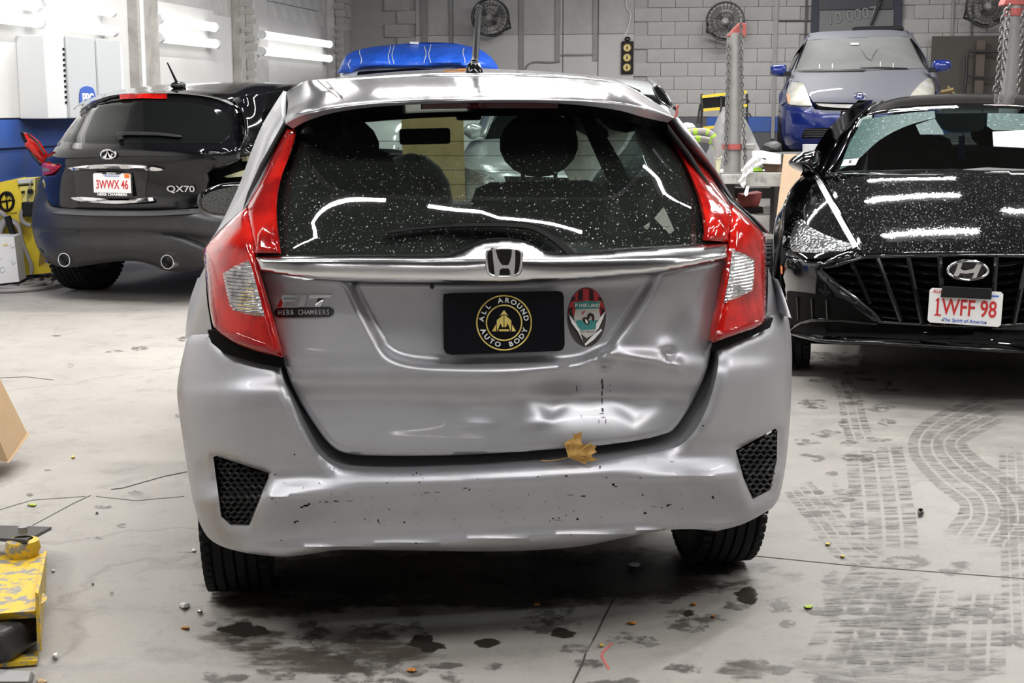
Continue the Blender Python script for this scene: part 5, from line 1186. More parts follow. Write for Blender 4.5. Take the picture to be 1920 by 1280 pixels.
panel('front_wing', FS, sp(fe2, 4), lambda x, y: hp(y) + sof(x, y) + .006, M['black_wet'], so, (), 14, .05)
panel('chrome_line', FS, sp([(1530, 338, 1), (1536, 334, 1), (1548, 352), (1575, 402), (1609, 461, 1), (1600, 465, 1), (1566, 405), (1540, 358)], 4), lambda x, y: hp(y) + sof(x, y) - .006, mat('satin_strip', (.72, .72, .73), .4, .6), so, (), 5, .01)
hl = [(1501, 411), (1521, 428), (1561, 446), (1602, 459, 1), (1600, 465, 1), (1568, 474), (1531, 483), (1504, 479), (1485, 471), (1481, 452), (1487, 428)]
panel('headlamp', FS, sp(hl, 4), lambda x, y: hp(min(y, 470)) + sof(x, y) - .010, mat('wet_headlamp', (.32, .32, .33), .10, .85, 1.0, noise=(42, (.70, .70, .72), .45, .6), bump=('cells', 46, .8, .01)), so, (), 5, .03, (.01, 6), 60)
panel('headlamp', FS, sp([(4012 - 1815 * .0 - x * 1.0 - 380, y + 3) for x, y, *_ in hl], 3) if False else sp([(2120, 418), (2080, 440), (2030, 462), (2060, 480), (2110, 486), (2140, 470), (2136, 440)], 3), lambda x, y: hp(min(y, 470)) + sof(x, y) - .010, bpy.data.materials['wet_headlamp'], so, (), 10, .03)
gr = [(1544, 510), (1563, 499), (1622, 482, 1), (1815, 478), (2008, 482, 1), (2068, 499), (2086, 510), (1995, 584), (1978, 604, 1), (1815, 612), (1652, 604, 1), (1635, 584)]
sbp = lerp([(465, .035), (480, .0), (500, -.02), (560, -.03), (600, -.01), (622, .02), (638, -.045), (648, -.03), (662, .05)])
dsb = lambda x, y: sbp(y - (x - 1700) * .02) + sof(x, y)
sb = [(1474, 481, 1), (1500, 485), (1540, 487), (1590, 471), (1612, 468), (1623, 477), (1700, 474), (1815, 473), (2008, 477), (2060, 490), (2185, 483, 1), (2194, 540), (2188, 620), (2150, 660, 1), (1920, 660), (1815, 655), (1650, 643), (1560, 640), (1500, 631), (1484, 624, 1), (1474, 600), (1466, 556), (1464, 510)]
sbum = panel('front_bumper', FS, sp(sb, 3), dsb, M['black_paint'], so, [sp(gr, 3)], 9, .05, (.014, 8), 60)
panel('grille_back', FS, sp(gr, 3), lambda x, y: sof(x, y) + .07, M['dark'], so, (), 20, 0)
gro = bpy.data.objects.new('grille', None); link(gro, so)
ribs = [((1556, 503), (1560, 512)), ((1597, 490), (1632, 570)), ((1645, 484), (1690, 602)), ((1703, 482), (1729, 606)), ((1762, 481), (1770, 609)), ((1868, 481), (1860, 609)), ((1927, 482), (1901, 606)), ((1985, 484), (1940, 602)), ((2033, 490), (1998, 570))]
GP = np.array(sp(gr, 3))
def ribx(i, y): (x0, y0), (x1, y1) = ribs[i]; return x0 + (x1 - x0) * (y - y0) / (y1 - y0)
for i in range(1, len(ribs)):
    b = MB(); P = [(ribx(i, y), y) for y in np.linspace(ribs[i][0][1], ribs[i][1][1], 8)]
    P = [q for q in P if inside(GP, np.array([q]))[0]]
    if len(P) > 1: b.tube([FS.at(x, y, sof(x, y) - .012) for x, y in P], .010, 5); b.out('grille_rib', M['gloss_black'], gro, 60)
for k in range(8):
    y = 489 + k * 16.5
    for i in range(len(ribs) - 1):
        if i == 4 and k < 3: continue
        xa, xb = ribx(i, y) if i else max(1546, 1556 + (k - 1) * 14), ribx(i + 1, y + 8); mid_x = (xa + xb) / 2
        cand = [(x, yy) for x, yy in ((xa, y), (xb, y), (xb, y + 9), (xa, y + 9))]
        if not inside(GP, np.array([(mid_x, y + 5)]))[0] or xb - xa < 8: continue
        while xa < xb and not inside(GP, np.array([(xa, y + 5)]))[0]: xa += 2
        while xb > xa and not inside(GP, np.array([(xb, y + 5)]))[0]: xb -= 2
        sl = (xb - xa) * .05 * (1 if mid_x < 1815 else -1)
        T = [FS.at(xa, y - 2 - sl, sof(xa, y) + .05), FS.at(xb, y - 2 + sl, sof(xb, y) + .05), FS.at(xb, y + 7 + sl, sof(xb, y) - .004), FS.at(xa, y + 7 - sl, sof(xa, y) - .004), FS.at(xb, y + 10 + sl, sof(xb, y) + .002), FS.at(xa, y + 10 - sl, sof(xa, y) + .002)]
        mk('grille_slat', T, [(0, 3, 2, 1), (3, 5, 4, 2)], M['black_paint'], gro, 20)
ringtube(sp(gr, 3), lambda x, y: dsb(x, y), .008, M['gloss_black'], gro, 'grille_frame', FS, off=.004)
M['bumper_dark'] = mat('matt_black_trim', (.004, .004, .004), .6, spec=.06)
panel('fog_pocket', FS, sp([(1475, 552), (1490, 546), (1557, 556), (1586, 565), (1640, 605, 1), (1535, 599), (1482, 612, 1)], 3), lambda x, y: dsb(x, y) - .003, M['bumper_dark'], sbum, (), 10, 0)
panel('lower_intake', FS, sp([(1484, 618, 1), (1520, 604), (1640, 608), (1920, 620), (2140, 618, 1), (2140, 645, 1), (1920, 648), (1650, 633), (1560, 630), (1495, 624)], 3), lambda x, y: dsb(x, y) - .004, M['bumper_dark'], sbum, (), 14, 0)
for x in (1497, 1524, 1552):
    b = MB(); b.tube([FS.at(x - 2, 556 + (x - 1490) * .1, dsb(x, 560) - .006), FS.at(x, 598, dsb(x, 598) - .006)], .006, 5); b.out('fog_fin', M['gloss_black'], sbum, 60)
b = MB(); b.tube(sp3([FS.at(x, y, dsb(x, y) - .02) for x, y in ((1486, 626), (1520, 634), (1560, 640), (1650, 643), (1815, 653), (1920, 658), (2140, 656))], 5), .010, 8); b.out('bumper_lip', M['black_paint'], sbum, 60)
b = MB(); b.tube(sp3([FS.at(x, y, dsb(x, y) - .01) for x, y in ((1482, 618), (1505, 604), (1540, 599), (1645, 607))], 5), .006, 6); b.out('bumper_crease', M['black_paint'], sbum, 60)
panel('side_marker', FS, poly((1463, 498), (1467, 500), (1467, 514), (1464, 512)), lambda x, y: dsb(x, y) - .01, M['orange'], sbum, (), 5, .01)
# emblem
e0 = panel('emblem_back', FS, ell(1815, 507, 41, 20), lambda x, y: sof(x, y) - .012, M['gloss_black'], so, (), 12, .05)
ringtube(ell(1815, 507, 37.5, 17.5, 40, .02), lambda x, y: -.025, .009, M['chrome'], e0, 'emblem_ring', FS)
decal('emblem_letter', [(1797, 492), (1806, 490), (1801, 504), (1808, 507), (1820, 505), (1826, 503), (1833, 492), (1842, 494), (1830, 522), (1822, 523), (1827, 511), (1812, 513), (1800, 512), (1796, 518), (1788, 516), (1793, 505)], lambda x, y: -.022, .008, M['chrome'], e0, FS)
npl = numplate(so, FS, 1809.5, 576, -.06, [('1WFF 98', 0, -.006, .100, M['plate_red'], .70, .0014), ('The Spirit of America', 0, -.060, .021, M['plate_blue'], 1.0, .0002), ('AUG', -.115, .062, .022, M['plate_red'], 1, .0002)], roll=-.042)
slab('lettering', [(-.124, .020), (-.110, .026), (-.110, .033), (-.124, .026)], .0, .0018, M['plate_red'], npl, lambda u, v, y: Vector((u, v, y)))
slab('lettering', [(-.125, -.0445), (-.098, -.0445), (-.098, -.0375), (-.125, -.0375)], .0, .0018, M['plate_red'], npl, lambda u, v, y: Vector((u, v, y)))
slab('plate_blue_bar', [(.08, .053), (.135, .053), (.135, .060), (.08, .060)], .0, .001, M['plate_blue'], npl, lambda u, v, y: Vector((u, v, y)))
for sx in (-.09, .09): b = MB(); b.cyl((sx, -.062, .001), .0035, .002, 'z', 8); b.out('plate_bolt', M['black_plastic'], npl, 40)
slab('plate_bracket', [(-.105, .040), (.105, .044), (.105, .090), (-.10, .088)], .004, .022, M['black_plastic'], npl, lambda u, v, y: Vector((u, v, y)), bev=.003)
# windscreen, roof, pillar
wp = lerp([(200, 2.02), (215, 1.93), (322, 1.24)]); dw = lambda x, y: wp(y) + .75 * sof(x, y)
wo = [(1560, 324, 1), (1700, 320), (1830, 318), (1960, 320), (2080, 326, 1), (2032, 222), (2016, 212, 1), (1920, 205), (1815, 203), (1700, 208), (1616, 220, 1), (1590, 266)]
ws = panel('windscreen', FS, sp(wo, 4), dw, M['glass_teal'], so, (), 14, 0)
mwet = mat('wet_teal_film', (.022, .060, .056), .5, 0, 0, .15, noise=(70, (.26, .40, .38), .57, .68), bump=('drops', 70, .15, .002))
panel('wet_film', FS, sp([(1574, 318, 1), (1590, 275), (1618, 224, 1), (1700, 212), (1752, 208, 1), (1754, 221, 1), (1700, 236), (1650, 262), (1605, 302)], 4), lambda x, y: dw(x, y) - .004, mwet, ws, (), 8, 0, None, 60, 'rain-beaded part of the glass outside the wiped arc')
panel('wet_film', FS, poly((1717, 234), (1752, 222), (1768, 246), (1770, 252), (1725, 252)), lambda x, y: dw(x, y) - .004, mwet, ws, (), 8, 0, None, 60, 'rain-beaded part of the glass outside the wiped arc')
panel('wet_film', FS, poly((1852, 212), (1990, 214), (2010, 245), (1862, 244), (1850, 236)), lambda x, y: dw(x, y) - .004, mwet, ws, (), 8, 0, None, 60, 'rain-beaded part of the glass outside the wiped arc')
panel('paper_sheet', FS, poly((1861, 247), (1990, 240), (1992, 280), (1863, 274)), lambda x, y: dw(x, y) - .008, M['white'], so, (), 20, .004, None, 40, 'white paper sheet behind the glass')
st_ = panel('inspection_sticker', FS, poly((1583, 299), (1610, 297), (1604, 309), (1577, 311)), lambda x, y: dw(x, y) - .008, M['plate_white'], so, (), 10, .001, None, 40, 'small white sticker low in the corner of the windscreen')
decal('sticker_mark', [(1592, 300), (1597, 300), (1596, 306), (1591, 306)], lambda x, y: dw(x, y) - .009, .001, M['bumper_plastic'], st_, FS)
panel('sensor_pod', FS, sp([(1752, 213, 1), (1851, 212, 1), (1848, 232), (1838, 245), (1800, 248), (1776, 246), (1762, 236)], 3), lambda x, y: dw(x, y) + .02, M['black_plastic'], so, (), 12, .06)
panel('wiper_blade', FS, poly((1740, 322), (1800, 318), (1850, 314), (1960, 319), (1960, 323), (1850, 320), (1800, 322)), lambda x, y: dw(x, y) - .03, M['black_plastic'], so, (), 10, .02)
panel('cowl', FS, sp([(1548, 332, 1), (1562, 323), (1700, 318.5), (1830, 317), (1960, 318.5), (2090, 334, 1), (1960, 324), (1830, 322), (1700, 323), (1572, 327)], 3), lambda x, y: dw(x, y) - .01, M['bumper_plastic'], so, (), 12, .02)
re_ = [(1610, 222), (1640, 215), (1700, 208), (1815, 203), (1920, 205), (2022, 214)]; rk = [(1640, 194), (1662, 187), (1705, 179.5), (1815, 175), (1920, 178), (1985, 190)]
patch('roof', [[FS.at(x, y, dw(x, y) - .01) for x, y in re_], [FS.at((x * 2 + X) / 3, (y * 2 + Y) / 3 - .5, dw(x, y) + .16) for (x, y), (X, Y) in zip(re_, rk)], [FS.at(X, Y, dw(x, y) + .95) for (x, y), (X, Y) in zip(re_, rk)], [FS.at(X, Y, dw(x, y) + .95) + Vector((0, .9, -.06)) for (x, y), (X, Y) in zip(re_, rk)]], M['black_wet'], so, 6, 180)
for P in ([(1614, 221), (1630, 204), (1642, 193)], [(1638, 209), (1645, 200), (1654, 189)]):
    b = MB(); b.tube([FS.at(x, y, dw(x, 215) + .02 + .4 * i) for i, (x, y) in enumerate(P)], .006, 6); b.out('roof_seam', M['gloss_black'], so, 60)
pin = [(1548, 333), (1562, 322), (1590, 268), (1612, 224), (1642, 193)]; pout = [(1533, 336), (1541, 318), (1566, 272), (1596, 232), (1634, 195)]
ply = [1.22, 1.26, 1.62, 1.95, 2.75]
patch('windscreen_pillar', [[FS.at(*a, y + .28), FS.at((a[0] * .6 + b_[0] * .4), (a[1] * .6 + b_[1] * .4), y + .26), FS.at(*b_, y + .50)] for a, b_, y in zip(pin, pout, ply)], M['black_paint'], so, 5, 180, .01)
b = MB(); b.tube(sp3([FS.at(x + 2, y, yy + .42) for (x, y), yy in zip(pout, ply)], 5), .012, 6); b.out('drip_rail', M['chrome'], so, 60)
pin = [(2094, 336), (2082, 324), (2052, 268), (2030, 224), (1992, 193)]; pout = [(2110, 338), (2102, 320), (2078, 272), (2050, 232), (2000, 197)]
patch('windscreen_pillar', [[FS.at(*a, y + .28), FS.at((a[0] * .6 + b_[0] * .4), (a[1] * .6 + b_[1] * .4), y + .26), FS.at(*b_, y + .50)] for a, b_, y in zip(pin, pout, ply)], M['black_paint'], so, 5, 180, .01, None, True)
# mirror
mm_ = bpy.data.objects.new('door_mirror', None); link(mm_, so)
panel('mirror_shell', FS, sp([(1475, 308), (1480, 298), (1495, 289), (1514, 285), (1528, 286), (1532, 296), (1531, 318), (1526, 328), (1505, 326), (1486, 318)], 4), lambda x, y: 1.30 + .0016 * abs(x - 1505) + .002 * abs(y - 306), M['black_paint'], mm_, (), 5, .14, (.08, 16), 60)
panel('mirror_stalk', FS, poly((1502, 326), (1526, 327), (1534, 334), (1530, 342), (1516, 346)), lambda x, y: 1.42, M['gloss_black'], mm_, (), 6, .05, (.02, 6))
# cabin
for (x, y, z, r) in ((-.36, 2.55, 1.20, (.14, .06, .13)), (.36, 2.55, 1.20, (.14, .06, .13)), (0.1, 3.5, 1.14, (.12, .06, .09))):
    b = MB(); b.ball((x, y, z), r, 16); b.out('head_rest', M['seat'], so, 180)
for x in (-.36, .36): box_part('seat_back', (x, 2.6, .85), (.5, .16, .6), M['seat'], so, .07)
box_part('rear_seat', (0, 3.55, .82), (1.3, .2, .5), M['trim_grey'], so, .06); box_part('dashboard', (0, 1.62, .90), (1.4, .5, .16), M['trim_grey'], so, .05); box_part('cabin_floor', (0, 2.6, .5), (1.5, 2.6, .1), M['seat'], so)
box_part('rear_shelf', (0, 3.95, 1.02), (1.25, .5, .03), M['trim_grey'], so)
b = MB(); b.tube([FS.at(1806, 250, 2.1), FS.at(1806, 300, 2.1)], .003, 4); b.box(FS.at(1803, 275, 2.1), (.035, .01, .12)); b.out('hanging_ribbon', M['plate_blue'], so, 30, 'blue ribbon hung from the mirror')
shell(so, [(.55, .90, .30, .86, .74), (.75, .92, .72, .87, .88), (1.3, .92, .40, .88, .95), (2.0, .925, .24, .88, .97), (3.4, .925, .24, .88, .99), (4.4, .92, .60, .86, 1.0), (4.75, .86, .40, .78, .98)], M['black_paint'])
patch('tail', [[Vector((x, y, z - .03 * (x / .8) ** 2)) for x in (-.80, -.4, 0, .4, .80)] for y, z in ((3.9, 1.04), (4.3, 1.06), (4.8, 1.04), (4.9, .7), (4.85, .4))], M['black_paint'], so, 4, 180, .01, None, True)
for s in (-1, 1): patch('side_window', [[Vector((s * .87, y0, .97)), Vector((s * .78, y1, 1.20)), Vector((s * .64, y2, 1.37))] for y0, y1, y2 in ((1.35, 1.8, 2.2), (2.4, 2.5, 2.6), (3.4, 3.3, 3.1), (4.2, 3.8, 3.4))], M['glass_dark'], so, 3, 180, 0, None, s < 0)
box_part('underbody', (0, 2.5, .28), (1.6, 4.0, .16), M['dark'], so)
for (x, y, s, r) in ((-.875, .96, -1, .10), (.80, .96, 1, .10), (-.795, 3.8, -1, 0), (.795, 3.8, 1, 0)): wheel(so, (x, y, .335), .335, .235, M['steel'], y < 2, s, r)
def wh(rn):
    for _ in range(30):
        x, y = rn.uniform(1545, 1935), rn.uniform(320, 474)
        if inside(HO, np.array([[x, y]]))[0]: return x, y
    return None, None
HO = np.array(sp(ho_, 4))
drops('rain_drops', 4200, wh, FS, lambda x, y: dho(x, y) - .0005, so, 5, .0007, .0025, M['drop'])
FEA = np.array(sp(fe, 4))
def wfe(rn):
    x, y = rn.uniform(1468, 1610), rn.uniform(336, 484); return (x, y) if inside(FEA, np.array([[x, y]]))[0] else (None, None)
drops('rain_drops', 900, wfe, FS, lambda x, y: hp(min(y, 470)) + sof(x, y) - .004, so, 6, .0007, .0026, M['drop'])
def wro(rn): x = rn.uniform(1620, 1925); return x, rn.uniform(178, 203) + 8 * ((x - 1815) / 190) ** 2
rt_ = lerp([(178, .85), (203, .02)])
# ------------------------------------------------------------------ dusty blue hatchback raised on the lift
FP = Frame(3.62, 15.3, -13, .75, False)
pri = thing('lifted_car', FP.M, 'dusty blue hatchback raised on a lift at the back right', 'car')
def dusty(name, col, dust):
    m = mat(name, col, .22, .2, .9); nt = m.node_tree; N, L = nt.nodes, nt.links; b = N['Principled BSDF']
    g = N.new('ShaderNodeNewGeometry'); s = N.new('ShaderNodeSeparateXYZ'); L.new(g.outputs['Normal'], s.inputs[0])
    tc = N.new('ShaderNodeTexCoord'); n = N.new('ShaderNodeTexNoise'); n.inputs['Scale'].default_value = 2.2; n.inputs['Detail'].default_value = 6; L.new(tc.outputs['Object'], n.inputs['Vector'])
    a = N.new('ShaderNodeMath'); a.operation = 'MULTIPLY_ADD'; a.inputs[1].default_value = .5; L.new(n.outputs['Fac'], a.inputs[0]); L.new(s.outputs[2], a.inputs[2])
    r = N.new('ShaderNodeMapRange'); r.inputs['From Min'].default_value = .50; r.inputs['From Max'].default_value = 1.0; r.inputs['To Max'].default_value = .9; L.new(a.outputs[0], r.inputs['Value'])
    for key, c0, c1 in (('Base Color', col, dust),):
        x = N.new('ShaderNodeMix'); x.data_type = 'RGBA'; x.inputs[6].default_value = (*c0, 1); x.inputs[7].default_value = (*c1, 1); L.new(r.outputs[0], x.inputs[0]); L.new(x.outputs[2], b.inputs['Base Color'])
    v = N.new('ShaderNodeMath'); v.operation = 'MULTIPLY_ADD'; v.inputs[1].default_value = -.85; v.inputs[2].default_value = .9; L.new(r.outputs[0], v.inputs[0]); L.new(v.outputs[0], b.inputs['Coat Weight'])
    v = N.new('ShaderNodeMath'); v.operation = 'MULTIPLY_ADD'; v.inputs[1].default_value = .45; v.inputs[2].default_value = .22; L.new(r.outputs[0], v.inputs[0]); L.new(v.outputs[0], b.inputs['Roughness'])
    return m
M['dusty_blue'] = dusty('dusty_blue_paint', (.006, .016, .13), (.125, .128, .14))
po = spanner([(50, 1515), (75, 1509), (124, 1490), (143, 1475), (175, 1464), (200, 1458), (245, 1458), (285, 1465)], [(50, 1705), (75, 1712), (124, 1738), (143, 1752), (175, 1762), (200, 1768), (245, 1768), (285, 1760)], [(0, 0), (.3, .02), (.5, .06), (.7, .14), (.85, .28), (.95, .5), (1, .75), (1.1, 1.1)])
pp_ = lerp([(56, 2.3), (72, 1.75), (130, .95), (150, .55), (175, .20), (192, .03), (205, .0), (235, -.02), (262, .0), (285, .10)])
dp = lambda x, y: pp_(y) + po(x, y)
bn = [(1484, 153, 1), (1485, 141), (1496, 135), (1620, 132), (1736, 127), (1744, 139), (1747, 147, 1), (1733, 150), (1722, 160), (1708, 180), (1700, 192, 1), (1612, 193), (1524, 191, 1), (1512, 170), (1501, 154)]
panel('bonnet', FP, sp(bn, 4), dp, M['dusty_blue'], pri, (), 7, .02, (.012, 6), 60)
panel('windscreen', FP, sp([(1489, 133, 1), (1500, 100), (1512, 77, 1), (1560, 72), (1620, 70), (1708, 69, 1), (1724, 98), (1736, 127, 1), (1690, 129), (1620, 131), (1540, 132)], 4), lambda x, y: dp(x, y) - .01, M['glass_dusty'], pri, (), 8, .02)
panel('rain_mark', FP, poly((1615, 92), (1646, 90), (1636, 104), (1634, 113), (1625, 108)), lambda x, y: dp(x, y) - .03, M['glass_dusty'], pri, (), 8, 0)
panel('toll_tag', FP, poly((1595, 80.5), (1610, 80.5), (1610, 84), (1595, 84)), lambda x, y: dp(x, y) - .035, M['plate_white'], pri, (), 8, .005)
for k, (x, y) in enumerate(((1536, 120), (1560, 119), (1650, 116), (1674, 118))): panel('drip_mark', FP, poly((x, y), (x + 1.3, y), (x + 1.3, y + 8), (x, y + 9)), lambda a, b_: dp(a, b_) - .03, M['plate_white'], pri, (), 8, 0)
r0 = [(1512, 76), (1540, 73), (1620, 70), (1690, 69), (1708, 69)]; r1 = [(1519, 63), (1545, 60), (1620, 57), (1685, 56), (1700, 57)]
patch('roof', [[FP.at(x, y, dp(x, y) - .02) for x, y in r0], [FP.at((x + X) / 2, (y + Y) / 2 - .6, dp(x, y) + .25) for (x, y), (X, Y) in zip(r0, r1)], [FP.at(X, Y, dp(x, y) + 1.0) for (x, y), (X, Y) in zip(r0, r1)], [FP.at(X, Y, dp(x, y) + 1.0) + Vector((0, 1.0, -.1)) for (x, y), (X, Y) in zip(r0, r1)]], M['dusty_blue'], pri, 5, 180)
lin = [(1519, 63), (1510, 78), (1488, 134), (1484, 150), (1475, 160), (1474, 190)]; lout = [(1516, 65), (1508, 76), (1485, 127), (1474, 146), (1464, 176), (1458, 202)]
patch('front_wing', [[FP.at(*a, dp(*a)), FP.at((a[0] + b[0]) / 2, (a[1] + b[1]) / 2, dp(*a) + .08), FP.at(*b, dp(*a) + .40)] for a, b in zip(lin, lout)], M['dusty_blue'], pri, 4, 180)
lin = [(1700, 57), (1709, 70), (1738, 127), (1748, 146), (1755, 158), (1755, 190)]; lout = [(1704, 58), (1714, 70), (1745, 124), (1758, 146), (1764, 176), (1768, 202)]
patch('front_wing', [[FP.at(*a, dp(*a)), FP.at((a[0] + b[0]) / 2, (a[1] + b[1]) / 2, dp(*a) + .08), FP.at(*b, dp(*a) + .40)] for a, b in zip(lin, lout)], M['dusty_blue'], pri, 4, 180, 0, None, True)
mhl = mat('clouded_headlamp', (.55, .53, .45), .18, .2, 1.0, noise=(6, (.72, .71, .66), .4, .65))
for P in ([(1483, 153), (1500, 154), (1506, 157), (1512, 170), (1523, 198, 1), (1500, 198), (1479, 195), (1476, 190), (1474, 175), (1479, 157)], [(1722, 160), (1735, 149), (1747, 147), (1752, 158), (1753, 178), (1748, 190), (1704, 192, 1), (1708, 178)]):
    panel('headlamp', FP, sp(P, 4), lambda x, y: dp(x, y) - .015, mhl, pri, (), 5, .03, (.015, 5), 60)
panel('turn_lamp', FP, poly((1475, 176), (1480, 177), (1481, 193), (1477, 191)), lambda x, y: dp(x, y) - .02, mat('faded_orange', (.6, .30, .18), .3), pri, (), 5, .01)
pb_ = [(1474, 190), (1479, 196), (1500, 199), (1523, 199), (1535, 206), (1612, 207), (1700, 206), (1706, 198), (1748, 192), (1756, 190), (1768, 202), (1768, 245), (1762, 272), (1740, 284), (1612, 286), (1530, 285), (1478, 281), (1463, 270), (1458, 243), (1458, 204)]
pbm = panel('bumper', FP, sp(pb_, 4), dp, M['dusty_blue'], pri, (), 8, .06, (.02, 6), 60)
panel('upper_slot', FP, poly((1524, 191), (1612, 192), (1700, 191), (1702, 200), (1690, 206), (1612, 207), (1535, 205)), lambda x, y: dp(x, y) + .02, M['dark'], pri, (), 10, 0)
panel('grille_bar', FP, sp([(1530, 194, 1), (1612, 196), (1694, 194, 1), (1680, 201), (1612, 203), (1545, 200)], 3), lambda x, y: dp(x, y) - .005, M['enamel_white'] if False else M['steel'], pri, (), 8, .02, (.006, 3))
panel('lower_grille', FP, sp([(1503, 259, 1), (1509, 243), (1524, 240, 1), (1612, 238), (1702, 239, 1), (1716, 243), (1724, 258, 1)], 3), lambda x, y: dp(x, y) - .004, M['dark'], pri, (), 10, 0)
for k in range(4): b = MB(); b.tube([FP.at(x, 243.5 + k * 4.2, dp(x, 244) - .012) for x in range(1508, 1722, 12)], .010, 5); b.out('grille_slat', M['black_plastic'], pri, 60)
ep = panel('emblem_back', FP, ell(1611.5, 181, 9, 5), lambda x, y: dp(x, y) - .006, M['blue_paint'], pri, (), 6, .01)
for (rx, ry, m_) in ((10.4, 6.2, .011), (3.2, 5.6, .008), ): ringtube(ell(1611.5, 181, rx, ry), lambda x, y: dp(1611, 181), m_, M['chrome'], ep, 'emblem_ring', FP, off=.03)
ringtube(ell(1611.5, 178.4, 7.6, 2.7), lambda x, y: dp(1611, 181), .008, M['chrome'], ep, 'emblem_ring', FP, off=.03)
n2 = numplate(pri, FP, 1607, 224, -.06, [], roll=0, w=.30); slab('plate_frame', [(-.17, -.09), (.17, -.09), (.17, .09), (-.17, .09)], -.012, -.004, M['gloss_black'], n2, lambda u, v, y: Vector((u, v, y)))
for P in ([(1444, 129), (1447, 123), (1454, 121), (1471, 121), (1474, 127), (1474, 139), (1469, 143), (1450, 142), (1445, 137)], [(1750, 115), (1758, 112), (1780, 113), (1784, 118), (1784, 127), (1777, 133), (1754, 135), (1749, 128)]):
    panel('door_mirror', FP, sp(P, 4), lambda x, y: 1.05, M['blue_paint'], pri, (), 4, .14, (.06, 8), 60)
b = MB(); b.box((FP.at(1478, 139, 1.1) + FP.at(1474, 138, 1.1)) / 2, (.09, .06, .05)); b.box(FP.at(1748, 131, 1.1), (.09, .06, .05)); b.out('mirror_stalk', M['black_plastic'], pri, 30)
panel('wiper_blade', FP, poly((1491, 132), (1530, 130), (1560, 131), (1600, 129.5), (1623, 130), (1620, 133), (1560, 133.5), (1500, 134)), lambda x, y: dp(x, y) - .03, M['black_plastic'], pri, (), 8, .02)
panel('wiper_blade', FP, poly((1612, 126.5), (1650, 125), (1700, 127), (1703, 129), (1660, 128.5), (1620, 128)), lambda x, y: dp(x, y) - .03, M['black_plastic'], pri, (), 8, .02)
shell(pri, [(.75, .84, .45, .80, .72), (1.0, .86, .70, .80, .85), (1.5, .86, .3, .80, .92), (3.0, .86, .2, .8, .98), (4.0, .85, .5, .78, 1.0), (4.4, .75, .4, .7, 1.0)], M['dusty_blue'])
for s in (-1, 1): patch('side_window', [[Vector((s * .80, y0, .95)), Vector((s * .73, y1, 1.2)), Vector((s * .60, y2, 1.42))] for y0, y1, y2 in ((1.3, 1.7, 2.2), (2.4, 2.5, 2.6), (3.6, 3.5, 3.2))], M['glass_dark'], pri, 3, 180, 0, None, s < 0)
box_part('underbody', (0, 2.2, .26), (1.4, 3.6, .16), M['dark'], pri); box_part('tail', (0, 4.2, .8), (1.5, .5, .6), M['dusty_blue'], pri, .15)
for (x, y, s) in ((-.75, .85, -1), (.75, .85, 1), (-.75, 3.55, -1), (.75, 3.55, 1)): wheel(pri, (x, y, .31), .31, .19, M['steel'], False, s)
tr = thing('roof_tray', FP.M, 'flat black tray lying on the roof of the dusty blue hatchback', 'tray')
panel('tray_front', FP, poly((1597, 56), (1600, 51), (1610, 49.5), (1690, 48), (1694, 50), (1695, 55)), lambda x, y: 2.6, M['black_plastic'], tr, (), 10, .6, (.02, 4)); 
# lift runways that carry it
lf_ = thing('car_lift', FP.M, 'dark steel runway lift carrying the dusty blue hatchback', 'lift')
for s in (-1, 1):
    box_part('runway', (s * .76, 2.2, -.09), (.5, 4.8, .18), M['dark_steel'], lf_, .01)
    for y in (.2, 4.3): box_part('lift_leg', (s * .76, y, -.42 if False else -.45), (.14, .14, .72), M['dark_steel'], lf_, .01)
# ------------------------------------------------------------------ pale crossover facing us in front of the silver hatchback
FX = Frame(.60, 12.8, -1)
cx_ = thing('crossover_car', FX.M, 'pale silver crossover facing the silver hatchback, seen through its windows', 'car')
xo_ = spanner([(145, 965), (175, 938), (215, 912), (260, 872), (310, 855), (400, 848)], [(145, 1208), (175, 1242), (215, 1266), (260, 1302), (310, 1318), (400, 1326)], [(0, 0), (.5, .05), (.75, .14), (.9, .32), (1, .6)])
xp = lerp([(148, 2.6), (172, 1.75), (258, .95), (285, .45), (310, .08), (330, .0), (420, .0)])
dx_ = lambda x, y: xp(y) + xo_(x, y)
panel('bonnet', FX, sp([(861, 309, 1), (876, 274), (909, 260), (1087, 255), (1268, 260), (1300, 274), (1314, 309, 1), (1262, 322), (1087, 326), (908, 322)], 4), dx_, M['pale_paint'], cx_, (), 12, .03, (.015, 8), 60)
panel('windscreen', FX, sp([(909, 260, 1), (925, 222), (944, 178, 1), (1087, 172), (1232, 178, 1), (1252, 222), (1268, 260, 1), (1087, 255)], 4), lambda x, y: dx_(x, y) - .01, M['glass_dark'], cx_, (), 14, .02)
r0 = [(936, 182), (1000, 174), (1087, 172), (1170, 174), (1238, 182)]; r1 = [(962, 157), (1010, 150), (1087, 147), (1160, 147), (1214, 153)]
patch('roof', [[FX.at(x, y, dx_(x, y) - .02) for x, y in r0], [FX.at(X, Y, dx_(x, y) + .9) for (x, y), (X, Y) in zip(r0, r1)], [FX.at(X, Y, dx_(x, y) + .9) + Vector((0, 1.6, -.05)) for (x, y), (X, Y) in zip(r0, r1)]], M['pale_paint'], cx_, 5, 180)
for s, pi_, po_ in ((1, [(1214, 150), (1236, 180), (1268, 258)], [(1222, 152), (1246, 178), (1286, 256)]), (-1, [(962, 154), (940, 180), (909, 258)], [(952, 156), (930, 178), (890, 256)])):
    patch('windscreen_pillar', [[FX.at(*a, dx_(*a) - .01), FX.at(*b, dx_(*a) + .5)] for a, b in zip(pi_, po_)], M['pale_paint'], cx_, 5, 180, .02, None, s < 0)
